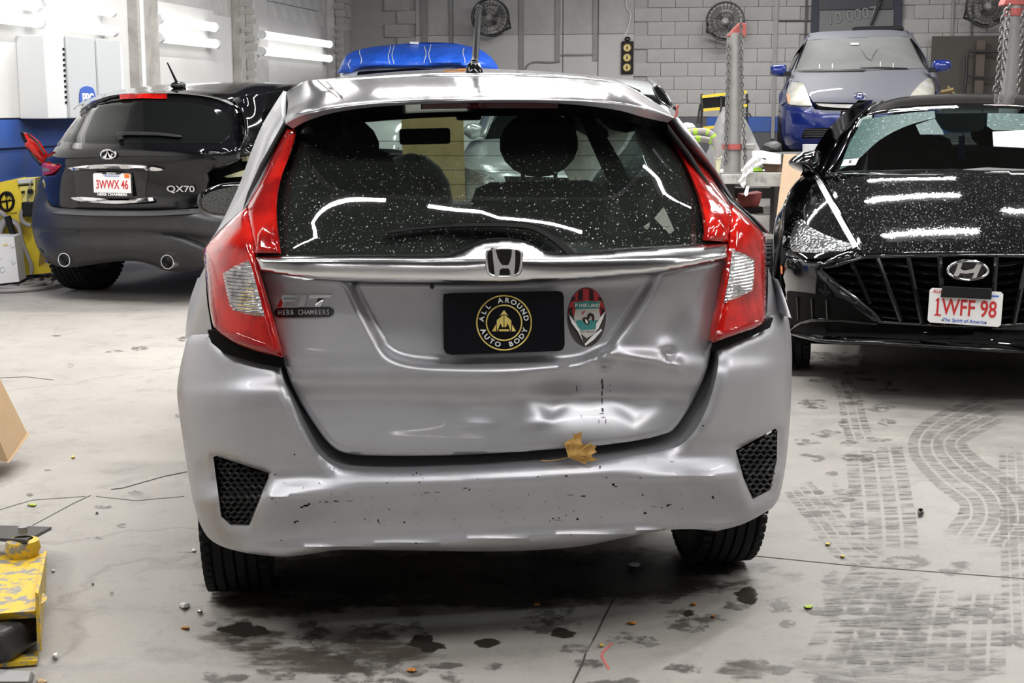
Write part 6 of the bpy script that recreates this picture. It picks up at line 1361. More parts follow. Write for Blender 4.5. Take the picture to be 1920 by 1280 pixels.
panel('side_window', FX, sp([(1226, 164, 1), (1234, 163), (1249, 181), (1258, 200, 1), (1242, 190), (1232, 178)], 3), lambda x, y: 1.5, M['glass_dark'], cx_, (), 5, .02)
ringtube(sp([(1225, 163), (1234, 161), (1250, 180), (1260, 202), (1242, 192), (1231, 179)], 3), lambda x, y: 1.49, .012, M['chrome'], cx_, 'window_trim', FX)
for P in ([(1271, 243), (1276, 235), (1290, 230), (1302, 233), (1306, 240), (1304, 247), (1290, 249), (1274, 249)], [(867, 246), (872, 236), (884, 231), (898, 234), (904, 243), (900, 254), (886, 262), (874, 256)]):
    panel('door_mirror', FX, sp(P, 4), lambda x, y: .95, M['pale_paint'], cx_, (), 5, .16, (.06, 8), 60)
for s in (0, 1):
    f = (lambda x: x) if not s else (lambda x: 2175 - x)
    panel('headlamp', FX, sp([(f(x), y) for x, y in ((861, 311), (885, 319), (918, 330), (930, 342), (905, 347), (872, 343), (858, 330))], 4), lambda x, y: dx_(x, y) - .01, M['clear_lens'], cx_, (), 7, .03, (.015, 5))
panel('front_bumper', FX, sp([(858, 309, 1), (908, 323), (1087, 327), (1262, 323), (1316, 309, 1), (1326, 360), (1322, 420), (1300, 455), (1087, 462), (872, 455), (850, 420), (846, 360)], 4), lambda x, y: dx_(x, y), M['pale_paint'], cx_, (), 14, .05, (.02, 8))
panel('front_grille', FX, sp([(945, 330, 1), (1087, 333), (1228, 330, 1), (1200, 372), (1087, 378), (972, 372)], 3), lambda x, y: dx_(x, y) - .006, M['gloss_black'], cx_, (), 14, 0)
shell(cx_, [(.6, .92, .35, .88, .9), (1.0, .95, .75, .88, 1.02), (1.6, .95, .3, .88, 1.08), (3.2, .95, .3, .88, 1.1), (3.9, .95, .75, .86, 1.1), (4.4, .85, .4, .8, 1.1)], M['pale_paint'])
box_part('cabin_block', (0, 2.9, 1.32), (1.5, 2.2, .5), M['glass_dark'], cx_, .2); box_part('underbody', (0, 2.2, .35), (1.5, 3.8, .2), M['dark'], cx_)
for (x, y, s) in ((-.80, .95, -1), (.80, .95, 1), (-.80, 3.6, -1), (.80, 3.6, 1)): wheel(cx_, (x, y, .36), .36, .23, M['steel'], False, s)
# ------------------------------------------------------------------ white van under the blue tarp
FT = Frame(-1.10, 17.2, 2)
tv = thing('tarped_car', FT.M, 'white car parked at the far wall under a blue tarp', 'car')
to_ = spanner([(80, 640), (130, 634), (330, 628)], [(80, 920), (130, 930), (330, 934)], [(0, 0), (.6, .06), (.85, .2), (1, .5)])
tp = lerp([(110, 1.3), (135, 1.1), (200, .65), (230, .1), (330, 0)]); dt_ = lambda x, y: tp(y) + to_(x, y)
panel('body_front', FT, sp([(640, 128, 1), (700, 122), (780, 121), (860, 122), (926, 128, 1), (936, 200), (938, 300), (930, 360, 1), (632, 360, 1), (624, 300), (626, 200)], 4), dt_, M['white_paint'], tv, (), 16, .1, (.03, 10))
panel('windscreen', FT, poly((672, 134), (780, 128), (890, 134), (915, 190), (780, 194), (645, 190)), lambda x, y: dt_(x, y) - .01, M['glass_dark'], tv, (), 20, .02)
shell(tv, [(.4, .90, .35, .88, 1.2), (1.5, .92, .3, .90, 1.4), (3.2, .92, .3, .90, 1.4), (4.0, .9, .35, .86, 1.3)], M['white_paint']); box_part('body_top', (0, 2.4, 1.5), (1.66, 2.4, .55), M['white_paint'], tv, .15)
for (x, y, s) in ((-.78, .85, -1), (.78, .85, 1), (-.78, 3.3, -1), (.78, 3.3, 1)): wheel(tv, (x, y, .34), .34, .22, M['steel'], False, s)
tb = thing('blue_tarp', FT.M, 'bright blue tarp with white stripes wrapped over the white car roof', 'tarp')
TO = [(632, 137, 1), (640, 118), (648, 104), (662, 96), (690, 89), (740, 83), (790, 80), (850, 81), (868, 84), (890, 89), (905, 95), (922, 108), (932, 122), (937, 133, 1), (910, 129), (878, 128), (866, 124), (850, 121), (800, 124), (750, 125), (700, 124), (680, 126), (664, 131), (656, 136)]
def dtp(x, y): return 1.0 + .9 * ((122 - y) / 42) ** 2 * (1 if y < 122 else 0) + to_(x, 120) - .05 * math.sin(x * .11 + y * .05) * .5 - .06 * gauss(x, y, 700, 110, 30, 16) + .05 * gauss(x, y, 760, 118, 22, 8) - .06 * gauss(x, y, 830, 108, 40, 14) + .05 * gauss(x, y, 880, 112, 12, 14)
tsh = panel('tarp_sheet', FT, sp(TO, 4), dtp, M['tarp'], tb, (), 5, .06, (.04, 5), 60)
for x, y0, y1 in ((676, 93, 119), (730, 85, 119), (737, 85, 120), (797, 86, 118), (806, 83, 118), (870, 89, 118), (655, 112, 128)):
    P = [(x + 2 * math.sin(k * .7 + x), y0 + (y1 - y0) * k / 8) for k in range(9)]
    V = [];
    for (a, b_) in P: V += [FT.at(a - .7, b_, dtp(a, b_) - .012), FT.at(a + .7, b_, dtp(a, b_) - .012)]
    mk('white_stripe', V, [(2 * i, 2 * i + 1, 2 * i + 3, 2 * i + 2) for i in range(8)], M['white'], tsh, 0)
patch('tarp_top', [[FT.at(x, y, 1.9) for x, y in ((648, 104), (690, 89), (790, 80), (868, 84), (922, 108))], [FT.at(x, y, 1.9) + Vector((0, 1.6, -.06)) for x, y in ((648, 104), (690, 89), (790, 80), (868, 84), (922, 108))]], M['tarp'], tb, 4, 180)
panel('tape', FT, poly((768, 78), (785, 78.5), (785, 83), (769, 82)), lambda x, y: 1.75, M['white'], tb, (), 8, .01)
# ------------------------------------------------------------------ plywood sheet seen through the windows
pw = thing('plywood_sheet', FX.M, 'tan plywood sheet upright beside the pale crossover, seen through the rear window', 'board')
a, b_ = FX.at(752, 205, .3), FX.at(872, 350, .3); box_part('sheet', ((a.x + b_.x) / 2, .3, (a.z + .02) / 2), (b_.x - a.x, .02, a.z - .02), M['plywood'], pw, .002)
# ------------------------------------------------------------------ towers of the frame rack
def tower(fr, name, px, yt, yb, Y, w, label, cap):
    t = thing(name, fr.M, label, 'tower'); a, c = fr.at(px, yt, Y), fr.at(px + (0), yb, Y)
    b = MB(); b.lathe([(1e-5, c.z), (w, c.z), (w, a.z), (1e-5, a.z)], (a.x, Y, 0), 'z', 28); b.out('column', M['steel'], t, 40)
    return t, a, c, w
t, a, c, w = tower(W0, 'frame_tower', 1379, 62, 327, 13.2, .078, 'grey steel tower with a red cap and chains, standing on the frame rack', 1)
slab('red_cap', [(-.085, 0), (.085, 0), (.085, .11), (.045, .12), (.03, .12), (-.075, .01)], -.06, .06, M['red_paint'], t, lambda u, v, y: Vector((a.x + u, 13.2 + y, a.z - .03 + v)), bev=.008)
b = MB(); b.lathe([(w + .004, 0), (w + .02, 0), (w + .02, .05), (w + .004, .05)], (a.x, 13.2, W0.at(1379, 280, 13.2).z), 'z', 28); b.out('red_collar', M['red_paint'], t, 40)
b = MB(); b.box((a.x + .13, 13.15, W0.at(1379, 275, 13.2).z), (.12, .08, .06)); b.out('collar_lug', M['steel'], t, 30, None, None, .01)
b = MB(); b.lathe([(.08, 0), (.16, 0), (.16, .04), (.08, .04)], (a.x, 13.2, c.z - .02), 'z', 28); b.out('base_flange', M['steel'], t, 40)
def chain(name, P, L, r, m, mw, label, group=None):
    """links laid along a line, every second one turned"""
    P = [Vector(p) for p in P]; D = [0.0]
    for p, q in zip(P, P[1:]): D.append(D[-1] + (q - p).length)
    b = MB(); n = int(D[-1] / (L * .72))
    for k in range(n):
        s = (k + .5) * L * .72; i = max(j for j in range(len(D)) if D[j] <= s); i = min(i, len(P) - 2)
        f = (s - D[i]) / (D[i + 1] - D[i]); c = P[i].lerp(P[i + 1], f); d = (P[i + 1] - P[i]).normalized(); side = Vector((1, 0, 0)) if k % 2 else Vector((0, 1, 0)); side = (side - d * side.dot(d)).normalized()
        ring = []
        for q in range(10):
            t_ = 2 * PI * q / 10; u = math.cos(t_) * L * .34; v = math.sin(t_) * L * .24; ring.append(c + d * (u + (L * .12 if u > 0 else -L * .12)) + side * v)
        ring.append(ring[0]); b.tube(ring, r, 4, False)
    o = b.out(name, m, None, 60, label, 'stuff'); o.matrix_world = mw; o['category'] = 'chain'
    if group: o['group'] = group
    return o
Y = 13.1
chain('hanging_chain', [W0.at(1389, 40, Y), W0.at(1390, 120, Y), W0.at(1393, 220, Y), W0.at(1397, 290, Y), W0.at(1396, 312, Y)], .050, .006, M['chain'], Matrix(), 'steel chain hanging down the right side of the left tower')
chain('hanging_chain', [W0.at(1366, 80, Y), W0.at(1365, 150, Y), W0.at(1362, 250, Y), W0.at(1360, 316, Y)], .050, .006, M['chain'], Matrix(), 'steel chain hanging down the left side of the left tower')
t, a, c, w = tower(W0, 'frame_tower', 1902, -10, 210, 11.0, .066, 'tall steel tower with red cap and band at the right frame edge', 1)
t['label'] = 'steel tower with red band, cut by the right edge of the frame'
c0 = W0.at(1902, 30, 11.0); b = MB(); b.lathe([(w + .002, -.028), (w + .006, -.028), (w + .006, .028), (w + .002, .028)], (a.x, 11.0, W0.at(1902, 23, 11).z), 'z', 28); b.out('red_band', M['red_paint'], t, 40)
slab('red_cap', [(-.10, 0), (.10, 0), (.10, .14), (-.05, .14)], -.07, .07, M['red_paint'], t, lambda u, v, y: Vector((a.x + u, 11 + y, W0.at(1902, 11, 11).z + v)), bev=.008)
box_part('tower_foot', (a.x, 11.0, .1), (.5, .5, .4), M['dark_steel'], t); b = MB(); b.lathe([(w, .25), (w, W0.at(1902, 205, 11).z)], (a.x, 11.0, 0), 'z', 24); b.out('lower_column', M['steel'], t, 40)
Y = 10.9
for (P, lab) in (([(1893, 8), (1880, 30), (1876, 80), (1870, 150), (1862, 180)], 'outer steel chain hanging left of the right-hand tower'), ([(1893, 8), (1888, 60), (1882, 120), (1872, 180)], 'inner steel chain hanging left of the right-hand tower'), ([(1918, 20), (1914, 120), (1908, 180)], 'steel chain hanging in front of the right-hand tower')):
    chain('hanging_chain', [W0.at(x, y, Y) for x, y in P], .050, .006, M['chain'], Matrix(), lab)
# frame rack bench
YB = 13.6
bn_ = thing('frame_rack', W0.M, 'grey-white steel frame rack deck with scuffed side, under the left tower', 'bench')
def wpanel(name, P, Y, m, parent, th=.03, roll=None, step=12, label=None): return panel(name, W0, poly(*P), (lambda x, y: Y) if not callable(Y) else Y, m, parent, (), step, th, roll, 40, label)
mrk = mat('scuffed_white_steel', (.42, .42, .40), .6, .1, noise=(9, (.20, .20, .19), .52, .7))
z1, z0 = W0.at(1400, 323, YB - .6).z, W0.at(1400, 350, YB - .6).z
def wbx(name, pa, pb, py0, py1, Y0, Y1, m, parent, lab=None):
    p, q = W0.at(pa, py0, Y0), W0.at(pb, py1, Y0); return box_part(name, ((p.x + q.x) / 2, (Y0 + Y1) / 2, (p.z + q.z) / 2), (abs(q.x - p.x), Y1 - Y0, abs(p.z - q.z)), m, parent, .006, None, lab)
wbx('deck_side', 1398, 1470, 324, 350, 12.9, 13.3, mrk, bn_); wbx('deck', 1355, 1470, 327, 345, 13.0, 14.2, mrk, bn_)
for x in (1362, 1452): wbx('rack_leg', x, x + 14, 345, 440, 13.4, 13.6, M['dark_steel'], bn_)
wbx('under_beam', 1330, 1452, 352, 372, 14.6, 14.8, M['dark_steel'], bn_)
# things lying on it
bx = thing('tissue_box', W0.M, 'white cardboard wipes box lying on the frame rack', 'box'); Y = 13.05
p, q = W0.at(1412, 283, Y), W0.at(1464, 308, Y)
b = MB(); V = [W0.at(1411, 306, Y), W0.at(1463, 308, Y - .1), W0.at(1465, 307, Y + .3), W0.at(1432, 302, Y + .35), W0.at(1410, 283, Y), W0.at(1440, 290, Y - .1), W0.at(1465, 289, Y + .3), W0.at(1428, 282, Y + .35)]
V[5] = W0.at(1463, 290, Y - .1); b.hexa(V); b.out('carton', M['plate_white'], bx, 30)
wpanel('carton_opening', [(1414, 295), (1436, 297), (1435, 304), (1416, 302)], Y - .09, M['dark'], bx, .01)
ty = thing('cardboard_tray', W0.M, 'brown cardboard tray under the white wipes box', 'box'); b = MB(); b.hexa([W0.at(1435, 322, Y), W0.at(1464, 322, Y), W0.at(1464, 318, Y + .35), W0.at(1435, 318, Y + .35), W0.at(1430, 308, Y), W0.at(1464, 308, Y), W0.at(1464, 306, Y + .35), W0.at(1431, 305, Y + .35)]); b.out('tray', mat('brown_card', (.14, .09, .06), .8), ty, 30)
gp = thing('green_packet', W0.M, 'small bright green packet beside the brown tray', 'packet'); b = MB(); b.hexa([W0.at(1412, 321, Y), W0.at(1430, 321, Y), W0.at(1430, 319, Y + .2), W0.at(1412, 319, Y + .2), W0.at(1413, 315, Y), W0.at(1428, 315, Y), W0.at(1428, 313, Y + .2), W0.at(1413, 313, Y + .2)]); b.out('packet', mat('lime_print', (.35, .62, .05), .5), gp, 30)
rg = thing('white_rag', W0.M, 'white rag spilling over the edge of the frame rack', 'rag')
wpanel('rag_sheet', [(1413, 294), (1428, 296), (1436, 301), (1428, 308), (1416, 312), (1410, 318), (1400, 330), (1398, 345), (1394, 353), (1390, 348), (1384, 340), (1391, 332), (1394, 315), (1402, 304)], lambda x, y: 12.85 + .02 * math.sin(x * .5) + .02 * math.sin(y * .4 + x * .3), M['cloth_white'], rg, .02, None, 4)
wpanel('rag_sheet', [(1400, 349), (1405, 349), (1402, 366), (1398, 368), (1395, 363)], 12.86, M['cloth_white'], rg, .01, None, 5)
# red trolley jack and clutter under the rack
jk = thing('red_trolley_jack', W0.M, 'red trolley jack on the floor under the frame rack', 'jack')
wpanel('jack_body', [(1368, 366), (1378, 364), (1382, 378), (1392, 380), (1394, 366), (1412, 364), (1430, 361), (1426, 380), (1418, 394), (1400, 396), (1370, 392)], 14.2, M['red_paint'], jk, .3, (.03, 4))
wpanel('jack_base', [(1372, 392), (1430, 388), (1432, 400), (1378, 402)], 14.15, M['black_plastic'], jk, .3)
cb = MB()
for k in range(5): cb.tube(sp3([onfloor(1392 + k * 3, 403 - k * 2, .02), onfloor(1420, 392 + k * 2, .02), onfloor(1450, 388 + k * 3, .02), onfloor(1475, 396 + k, .02)], 5), .018, 6)
o = cb.out('loose_hoses', M['cable_grey'], None, 60, 'tangle of thin hoses on the floor under the frame rack'); o['category'] = 'hose'
# green and grey hoses left of the tower
for k, (P, lab) in enumerate((([(1285, 250), (1296, 247), (1318, 246), (1332, 250), (1340, 262), (1345, 280), (1346, 300)], 'grey hose with lime green bands, upper of two'), ([(1285, 262), (1300, 260), (1325, 262), (1338, 268), (1345, 285), (1343, 330), (1340, 400), (1338, 452)], 'grey hose with lime green bands, lower of two'))):
    hs = thing('banded_hose', W0.M, lab + ', left of the tower', 'hose'); pts = sp3([W0.at(x, y, 12.4 + k * .1) for x, y in P], 6)
    b = MB(); b.tube(pts, .028, 10); b.out('hose', M['cable_grey'], hs, 60)
    for j in (3, 7, 14, 20):
        b = MB(); b.tube(pts[j:j + 3], .030, 10); b.out('green_band', bpy.data.materials['lime_print'], hs, 60)
nz = thing('spray_nozzle', W0.M, 'small hose nozzle hanging beside the grey cloth', 'nozzle'); b = MB(); b.tube([W0.at(1346, 296, 12.4), W0.at(1347, 306, 12.4), W0.at(1345, 330, 12.4)], [.03, .022, .012], 8); b.out('nozzle_body', M['pale_foam'], nz, 60); b = MB(); b.tube([W0.at(1340, 294, 12.4), W0.at(1353, 295, 12.4)], .014, 6); b.out('nozzle_tap', M['enamel_white'], nz, 60)
# grey cloth over the machine
cl = thing('grey_cover', W0.M, 'grey cloth cover draped behind the left tower', 'cover')
def dcl(x, y): return 14.4 - .05 * math.sin(x * .16 + y * .02) - .003 * (y - 250)
wpanel('cover_sheet', [(1362, 200), (1368, 210), (1390, 215), (1398, 222), (1410, 245), (1420, 268), (1426, 280), (1424, 350), (1320, 350), (1322, 300), (1332, 280), (1338, 262), (1340, 245), (1350, 220)], dcl, M['cloth_grey'], cl, .12, (.04, 10), 8)
# yellow and black tool rack behind
yr = thing('tool_rack', W0.M, 'black steel rack with yellow rails against the far wall', 'rack'); Y = 19.0
for P in ([(1316, 179), (1365, 173), (1365, 178), (1317, 184)], [(1318, 204), (1350, 201), (1350, 206), (1319, 209)], [(1318, 238), (1345, 235), (1345, 240), (1319, 244)], [(1392, 171), (1400, 170), (1400, 175), (1393, 176)], [(1392, 196), (1401, 195), (1401, 200), (1393, 201)]): wpanel('yellow_rail', P, Y, M['yellow'], yr, .06)
for P in ([(1318, 184), (1365, 180), (1365, 200), (1318, 203)],): wpanel('dark_panel', P, Y + .05, M['black_plastic'], yr, .03)
for x in (1314, 1350, 1399): wpanel('rack_post', [(x, 176), (x + 4, 176), (x + 4, 250), (x, 252)], Y + .02, M['dark_steel'], yr, .04)
b = MB()
for (x, y) in ((1400, 186), (1403, 213)): b.tube([W0.at(x - 8, y, Y), W0.at(x + 2, y, Y), W0.at(x + 5, y + 6, Y)], .012, 5)
for x in (1311, 1316): b.tube([W0.at(x + 2, 195, Y), W0.at(x - 4, 232, Y)], .014, 5)
b.out('hooks', M['dark_steel'], yr, 60)
# small red tool seen past the crossover
rt = thing('red_hook', W0.M, 'small red hook tool above the crossover mirror', 'tool'); b = MB(); b.tube(sp3([W0.at(x, y, 14.5) for x, y in ((1264, 222), (1269, 212), (1268, 204), (1272, 197))], 4), .014, 6); b.out('hook', M['red_paint'], rt, 60); b = MB(); b.tube(sp3([W0.at(x, y, 14.5) for x, y in ((1262, 205), (1265, 200), (1268, 208))], 3), .012, 6); b.out('lever', M['black_plastic'], rt, 60)
# pale cardboard sheet standing between the rack and the sedan
cs = thing('cardboard_sheet', W0.M, 'large pale cardboard sheet standing beside the wet black sedan', 'cardboard')
wpanel('sheet', [(1470, 289), (1575, 288), (1575, 470), (1453, 468), (1457, 400)], lambda x, y: 12.75 + (289 - y) * .001, M['cardboard_pale'], cs, .02, None, 20)
# white can and dark lift parts
cn = thing('white_can', W0.M, 'white paint can standing behind the cardboard sheet', 'can'); p = W0.at(1520, 288, 14.0); r = 15 / FPX * 14.1; b = MB(); b.lathe([(1e-5, 0), (r, 0), (r, .075), (r * 1.03, .08), (r * 1.03, .088), (r * .9, .088), (1e-5, .084)], p, 'z', 24); b.out('can_body', M['plate_white'], cn, 40); b = MB(); b.lathe([(r * 1.005, .03), (r * 1.005, .05)], p, 'z', 24); b.out('can_label', M['locker'], cn, 40)
dk = thing('dark_stand', W0.M, 'dark steel stand behind the cardboard sheet, carrying the white can', 'stand')
wbx('stand_top', 1466, 1570, 288.5, 300, 13.7, 14.4, M['dark_steel'], dk); wbx('stand_leg', 1470, 1484, 300, 470, 13.9, 14.1, M['dark_steel'], dk); wbx('stand_leg', 1550, 1566, 300, 470, 13.9, 14.1, M['dark_steel'], dk)
hd = thing('dark_cover', W0.M, 'dark rubber boot bulging above the wipes box', 'boot'); wpanel('boot', [(1440, 282), (1442, 274), (1450, 269), (1462, 266), (1468, 270), (1470, 290), (1450, 288)], 14.3, M['dark_steel'], hd, .3, (.08, 8), 5)
# ------------------------------------------------------------------ yellow welder and things on the left
FW = Frame(-4.05, 11.9, 8)
wd_ = thing('welding_machine', FW.M, 'yellow spot welding machine beside the black SUV at the left edge', 'welder')
panel('front_panel', FW, poly((-6, 343), (32, 335), (40, 360), (75, 460), (72, 500), (98, 505), (99, 511), (40, 517), (-6, 520)), lambda x, y: 0.0, M['yellow'], wd_, (), 20, .35, (.01, 5))
panel('control_panel', FW, poly((32, 336), (66, 334), (66, 395), (46, 400), (40, 360)), lambda x, y: -.006, mat('pale_yellow_panel', (.80, .70, .20), .5), wd_, (), 20, .3)
panel('display_strip', FW, poly((33, 337), (62, 335), (62, 342), (34, 344)), lambda x, y: -.02, M['locker'], wd_, (), 10, .02); panel('panel_groove', FW, poly((34, 346.5), (62, 344.5), (62, 347), (34, 349)), lambda x, y: -.012, M['dark'], wd_, (), 10, .01)
for x, y in ((43.5, 360), (57.5, 359)): b = MB(); b.cyl(FW.at(x, y, -.03), .022 if x > 50 else .012, .05, 'y', 12); b.out('knob', M['black_plastic'], wd_, 40)
lgc = (12.5, 377.5)
lg_ = ringtube(ell(lgc[0], lgc[1], 13, 17), lambda x, y: -.006, .012, M['black_plastic'], wd_, 'logo_ring', FW)
decal('logo_quarter', [(12, 377)] + [(12 + 12 * math.cos(a), 376 - 16 * math.sin(a)) for a in np.linspace(0, PI / 2, 9)], lambda x, y: -.004, .004, M['black_plastic'], wd_, FW)
b = MB(); b.tube([FW.at(-1, 379, -.008), FW.at(26, 374, -.008)], .008, 4); b.tube([FW.at(11, 361, -.008), FW.at(14, 393, -.008)], .008, 4); b.out('logo_cross', M['black_plastic'], wd_, 60)
text('lettering', 'MAXI', .040, M['yellow'], wd_, facing(FW.at(18, 371.5, -.012), 0, .08), .001, 0, .001, .9)
text('lettering', 'SPOT WELDER', .016, M['bumper_plastic'], wd_, facing(FW.at(20, 400, -.006), 0, .12), .001)
b = MB(); b.tube(sp3([FW.at(x, y, -.06) for x, y in ((-30, 385), (0, 398), (12, 408), (20, 413), (30, 418), (37, 430), (36, 440), (30, 452))], 5), .022, 8)
b.tube(sp3([FW.at(x, y, -.08) for x, y in ((10, 412), (2, 425), (-2, 440), (2, 455))], 5), .03, 8); b.tube(sp3([FW.at(x, y, -.10) for x, y in ((20, 415), (34, 425), (42, 455), (52, 480), (59, 500), (58, 514))], 5), .018, 8)
b.out('power_cable', M['cable_grey'], wd_, 60); b = MB(); b.tube([FW.at(14, 405, -.11), FW.at(26, 443, -.11)], .028, 6); b.out('clamp_handle', M['black_plastic'], wd_, 60)
b = MB(); b.tube(sp3([FW.at(x, y, -.05) for x, y in ((60, 338), (53, 355), (51, 372), (54, 386))], 4), .006, 5); b.tube(sp3([FW.at(x, y, -.08) for x, y in ((50, 390), (43, 395), (40, 408), (47, 419), (58, 423))], 4), .02, 7); b.out('thin_lead', M['cable_grey'], wd_, 60)
b = MB(); b.box(FW.at(53, 392, -.06), (.09, .08, .12)); b.out('plug', M['black_plastic'], wd_, 30, None, None, .01)
wbp = thing('patterned_box', FW.M, 'white box printed with grey outlines, in front of the yellow welder', 'box')
panel('box_front', FW, poly((-40, 444), (26, 444), (27, 450), (36, 528), (-40, 536)), lambda x, y: -.40, M['plate_white'], wbp, (), 20, .3)
rn = random.Random(5); b = MB()
for k in range(26):
    x, y = rn.uniform(-38, 30), rn.uniform(452, 524); r = rn.uniform(2, 5)
    if x > 22 + (y - 444) * .1: continue
    b.tube([FW.at(*q, -.404) for q in ell(x, y, r, r * 1.2, 10)[:rn.randint(6, 10)]], .003, 3)
b.out('printed_outlines', M['locker'], wbp, 60, None, 'stuff'); text('lettering', '-AS-', .03, M['yellow'], wbp, facing(FW.at(10, 459, -.404)), .001)
b = MB()
for P in ([(-30, 528), (0, 523), (40, 516), (70, 517), (90, 526), (94, 531), (70, 530), (40, 534), (0, 540)], [(-30, 545), (20, 545), (80, 540), (125, 532)], [(40, 535), (60, 526), (90, 520), (115, 518)], [(-20, 538), (30, 540), (70, 535), (92, 527)], [(60, 531), (85, 517), (95, 515), (93, 524), (78, 530)]):
    b.tube(sp3([onfloor(x, y, .02) for x, y in P], 6), .017, 7)
o = b.out('floor_cables', M['cable_grey'], None, 60, 'coiled grey cables on the floor in front of the yellow welder'); o['category'] = 'cable'
# ------------------------------------------------------------------ foreground on the left
fb = thing('cardboard_box', W0.M, 'leaning brown cardboard carton at the left frame edge', 'box')
b = MB(); Y = 5.35
V = [W0.at(-190, 840, Y + .02), W0.at(16, 866, Y), W0.at(52, 814, Y + .32), W0.at(-140, 792, Y + .34), W0.at(-300, 560, Y + .02), W0.at(-112, 560, Y), W0.at(-84, 540, Y + .32), W0.at(-262, 536, Y + .34)]
b.hexa(V); b.out('carton', M['cardboard'], fb, 20)
wpanel('flap', [(40, 808), (53, 810), (52, 818), (16, 867), (10, 866)], lambda x, y: Y - .01 + (866 - y) * .006, M['cardboard'], fb, .01, None, 12)
jk2 = thing('yellow_dolly', W0.M, 'chipped yellow lifting dolly with a black plate, bottom left corner', 'dolly')
def hx(P, Ys): return [W0.at(x, y, Yy) for (x, y), Yy in zip(P, Ys)]
b = MB(); b.hexa([W0.at(-60, 1165, 3.52), W0.at(68, 1158, 3.52), W0.at(84, 1090, 4.0), W0.at(-60, 1100, 4.0), W0.at(-60, 1154, 3.50), W0.at(66, 1145, 3.50), W0.at(84, 1036, 4.02), W0.at(-8, 1040, 4.02)]); b.out('yellow_arm', M['yellow_worn'], jk2, 20)
b = MB(); b.hexa([W0.at(70, 1220, 3.5), W0.at(78, 1220, 3.5), W0.at(86, 1100, 4.05), W0.at(82, 1100, 4.05), W0.at(66, 1110, 3.5), W0.at(72, 1112, 3.5), W0.at(88, 1033, 4.05), W0.at(82, 1032, 4.05)]); b.out('yellow_side_plate', M['yellow_worn'], jk2, 20)
b = MB(); b.hexa([W0.at(-60, 1255, 3.42), W0.at(70, 1246, 3.45), W0.at(76, 1205, 3.7), W0.at(-60, 1215, 3.7), W0.at(-60, 1246, 3.42), W0.at(70, 1238, 3.45), W0.at(76, 1196, 3.7), W0.at(-60, 1205, 3.7)]); b.out('yellow_foot', M['yellow_worn'], jk2, 20)
b = MB(); b.hexa([W0.at(-60, 1262, 3.40), W0.at(20, 1240, 3.42), W0.at(78, 1205, 3.6), W0.at(-20, 1230, 3.6), W0.at(-60, 1180, 3.40), W0.at(8, 1186, 3.42), W0.at(73, 1148, 3.6), W0.at(-20, 1165, 3.6)]); b.out('black_rubber_pad', mat('worn_black_rubber', (.03, .03, .03), .45, noise=(9, (.12, .12, .12), .5, .7)), jk2, 20, None, None, .012)
b = MB(); c = W0.at(43, 1028, 4.0); b.lathe([(.035, -.03), (.05, .0), (.045, .025), (.03, .03)], c, 'z', 20); b.out('pivot', M['yellow_worn'], jk2, 40)
b = MB(); pl_ = [W0.at(-40, 1000, 4.35), W0.at(-5, 990, 4.5), W0.at(97, 993, 4.35), W0.at(50, 1018, 3.95), W0.at(-40, 1012, 4.05)]; dz = Vector((0, 0, .010)); b.add(pl_ + [p + dz for p in pl_], [(4, 3, 2, 1, 0), (5, 6, 7, 8, 9)] + [(i, (i + 1) % 5, (i + 1) % 5 + 5, i + 5) for i in range(5)]); b.out('black_plate', M['dark_steel'], jk2, 20)
b = MB(); b.cyl(W0.at(44, 1012, 4.05) + Vector((0, 0, .03)), .014, .02, 'z', 10); b.out('plate_bolt', M['steel'], jk2, 40)
b = MB(); c = W0.at(28, 1138, 3.62) + Vector((0, 0, .012)); b.lathe([(.075, 0), (.082, .006), (.075, .008), (1e-5, .008)], c, 'z', 24); b.out('arm_disc', M['yellow_worn'], jk2, 40)
b = MB(); b.hexa([onfloor(-40, 1285, 0), onfloor(60, 1285, 0), onfloor(66, 1262, 0), onfloor(-40, 1258, 0), onfloor(-40, 1278, .03), onfloor(56, 1278, .03), onfloor(62, 1258, .03), onfloor(-40, 1252, .03)]); o = b.out('metal_bracket', M['steel'], None, 20, 'grey metal bracket on the floor below the yellow dolly', None, .006); o['category'] = 'bracket'
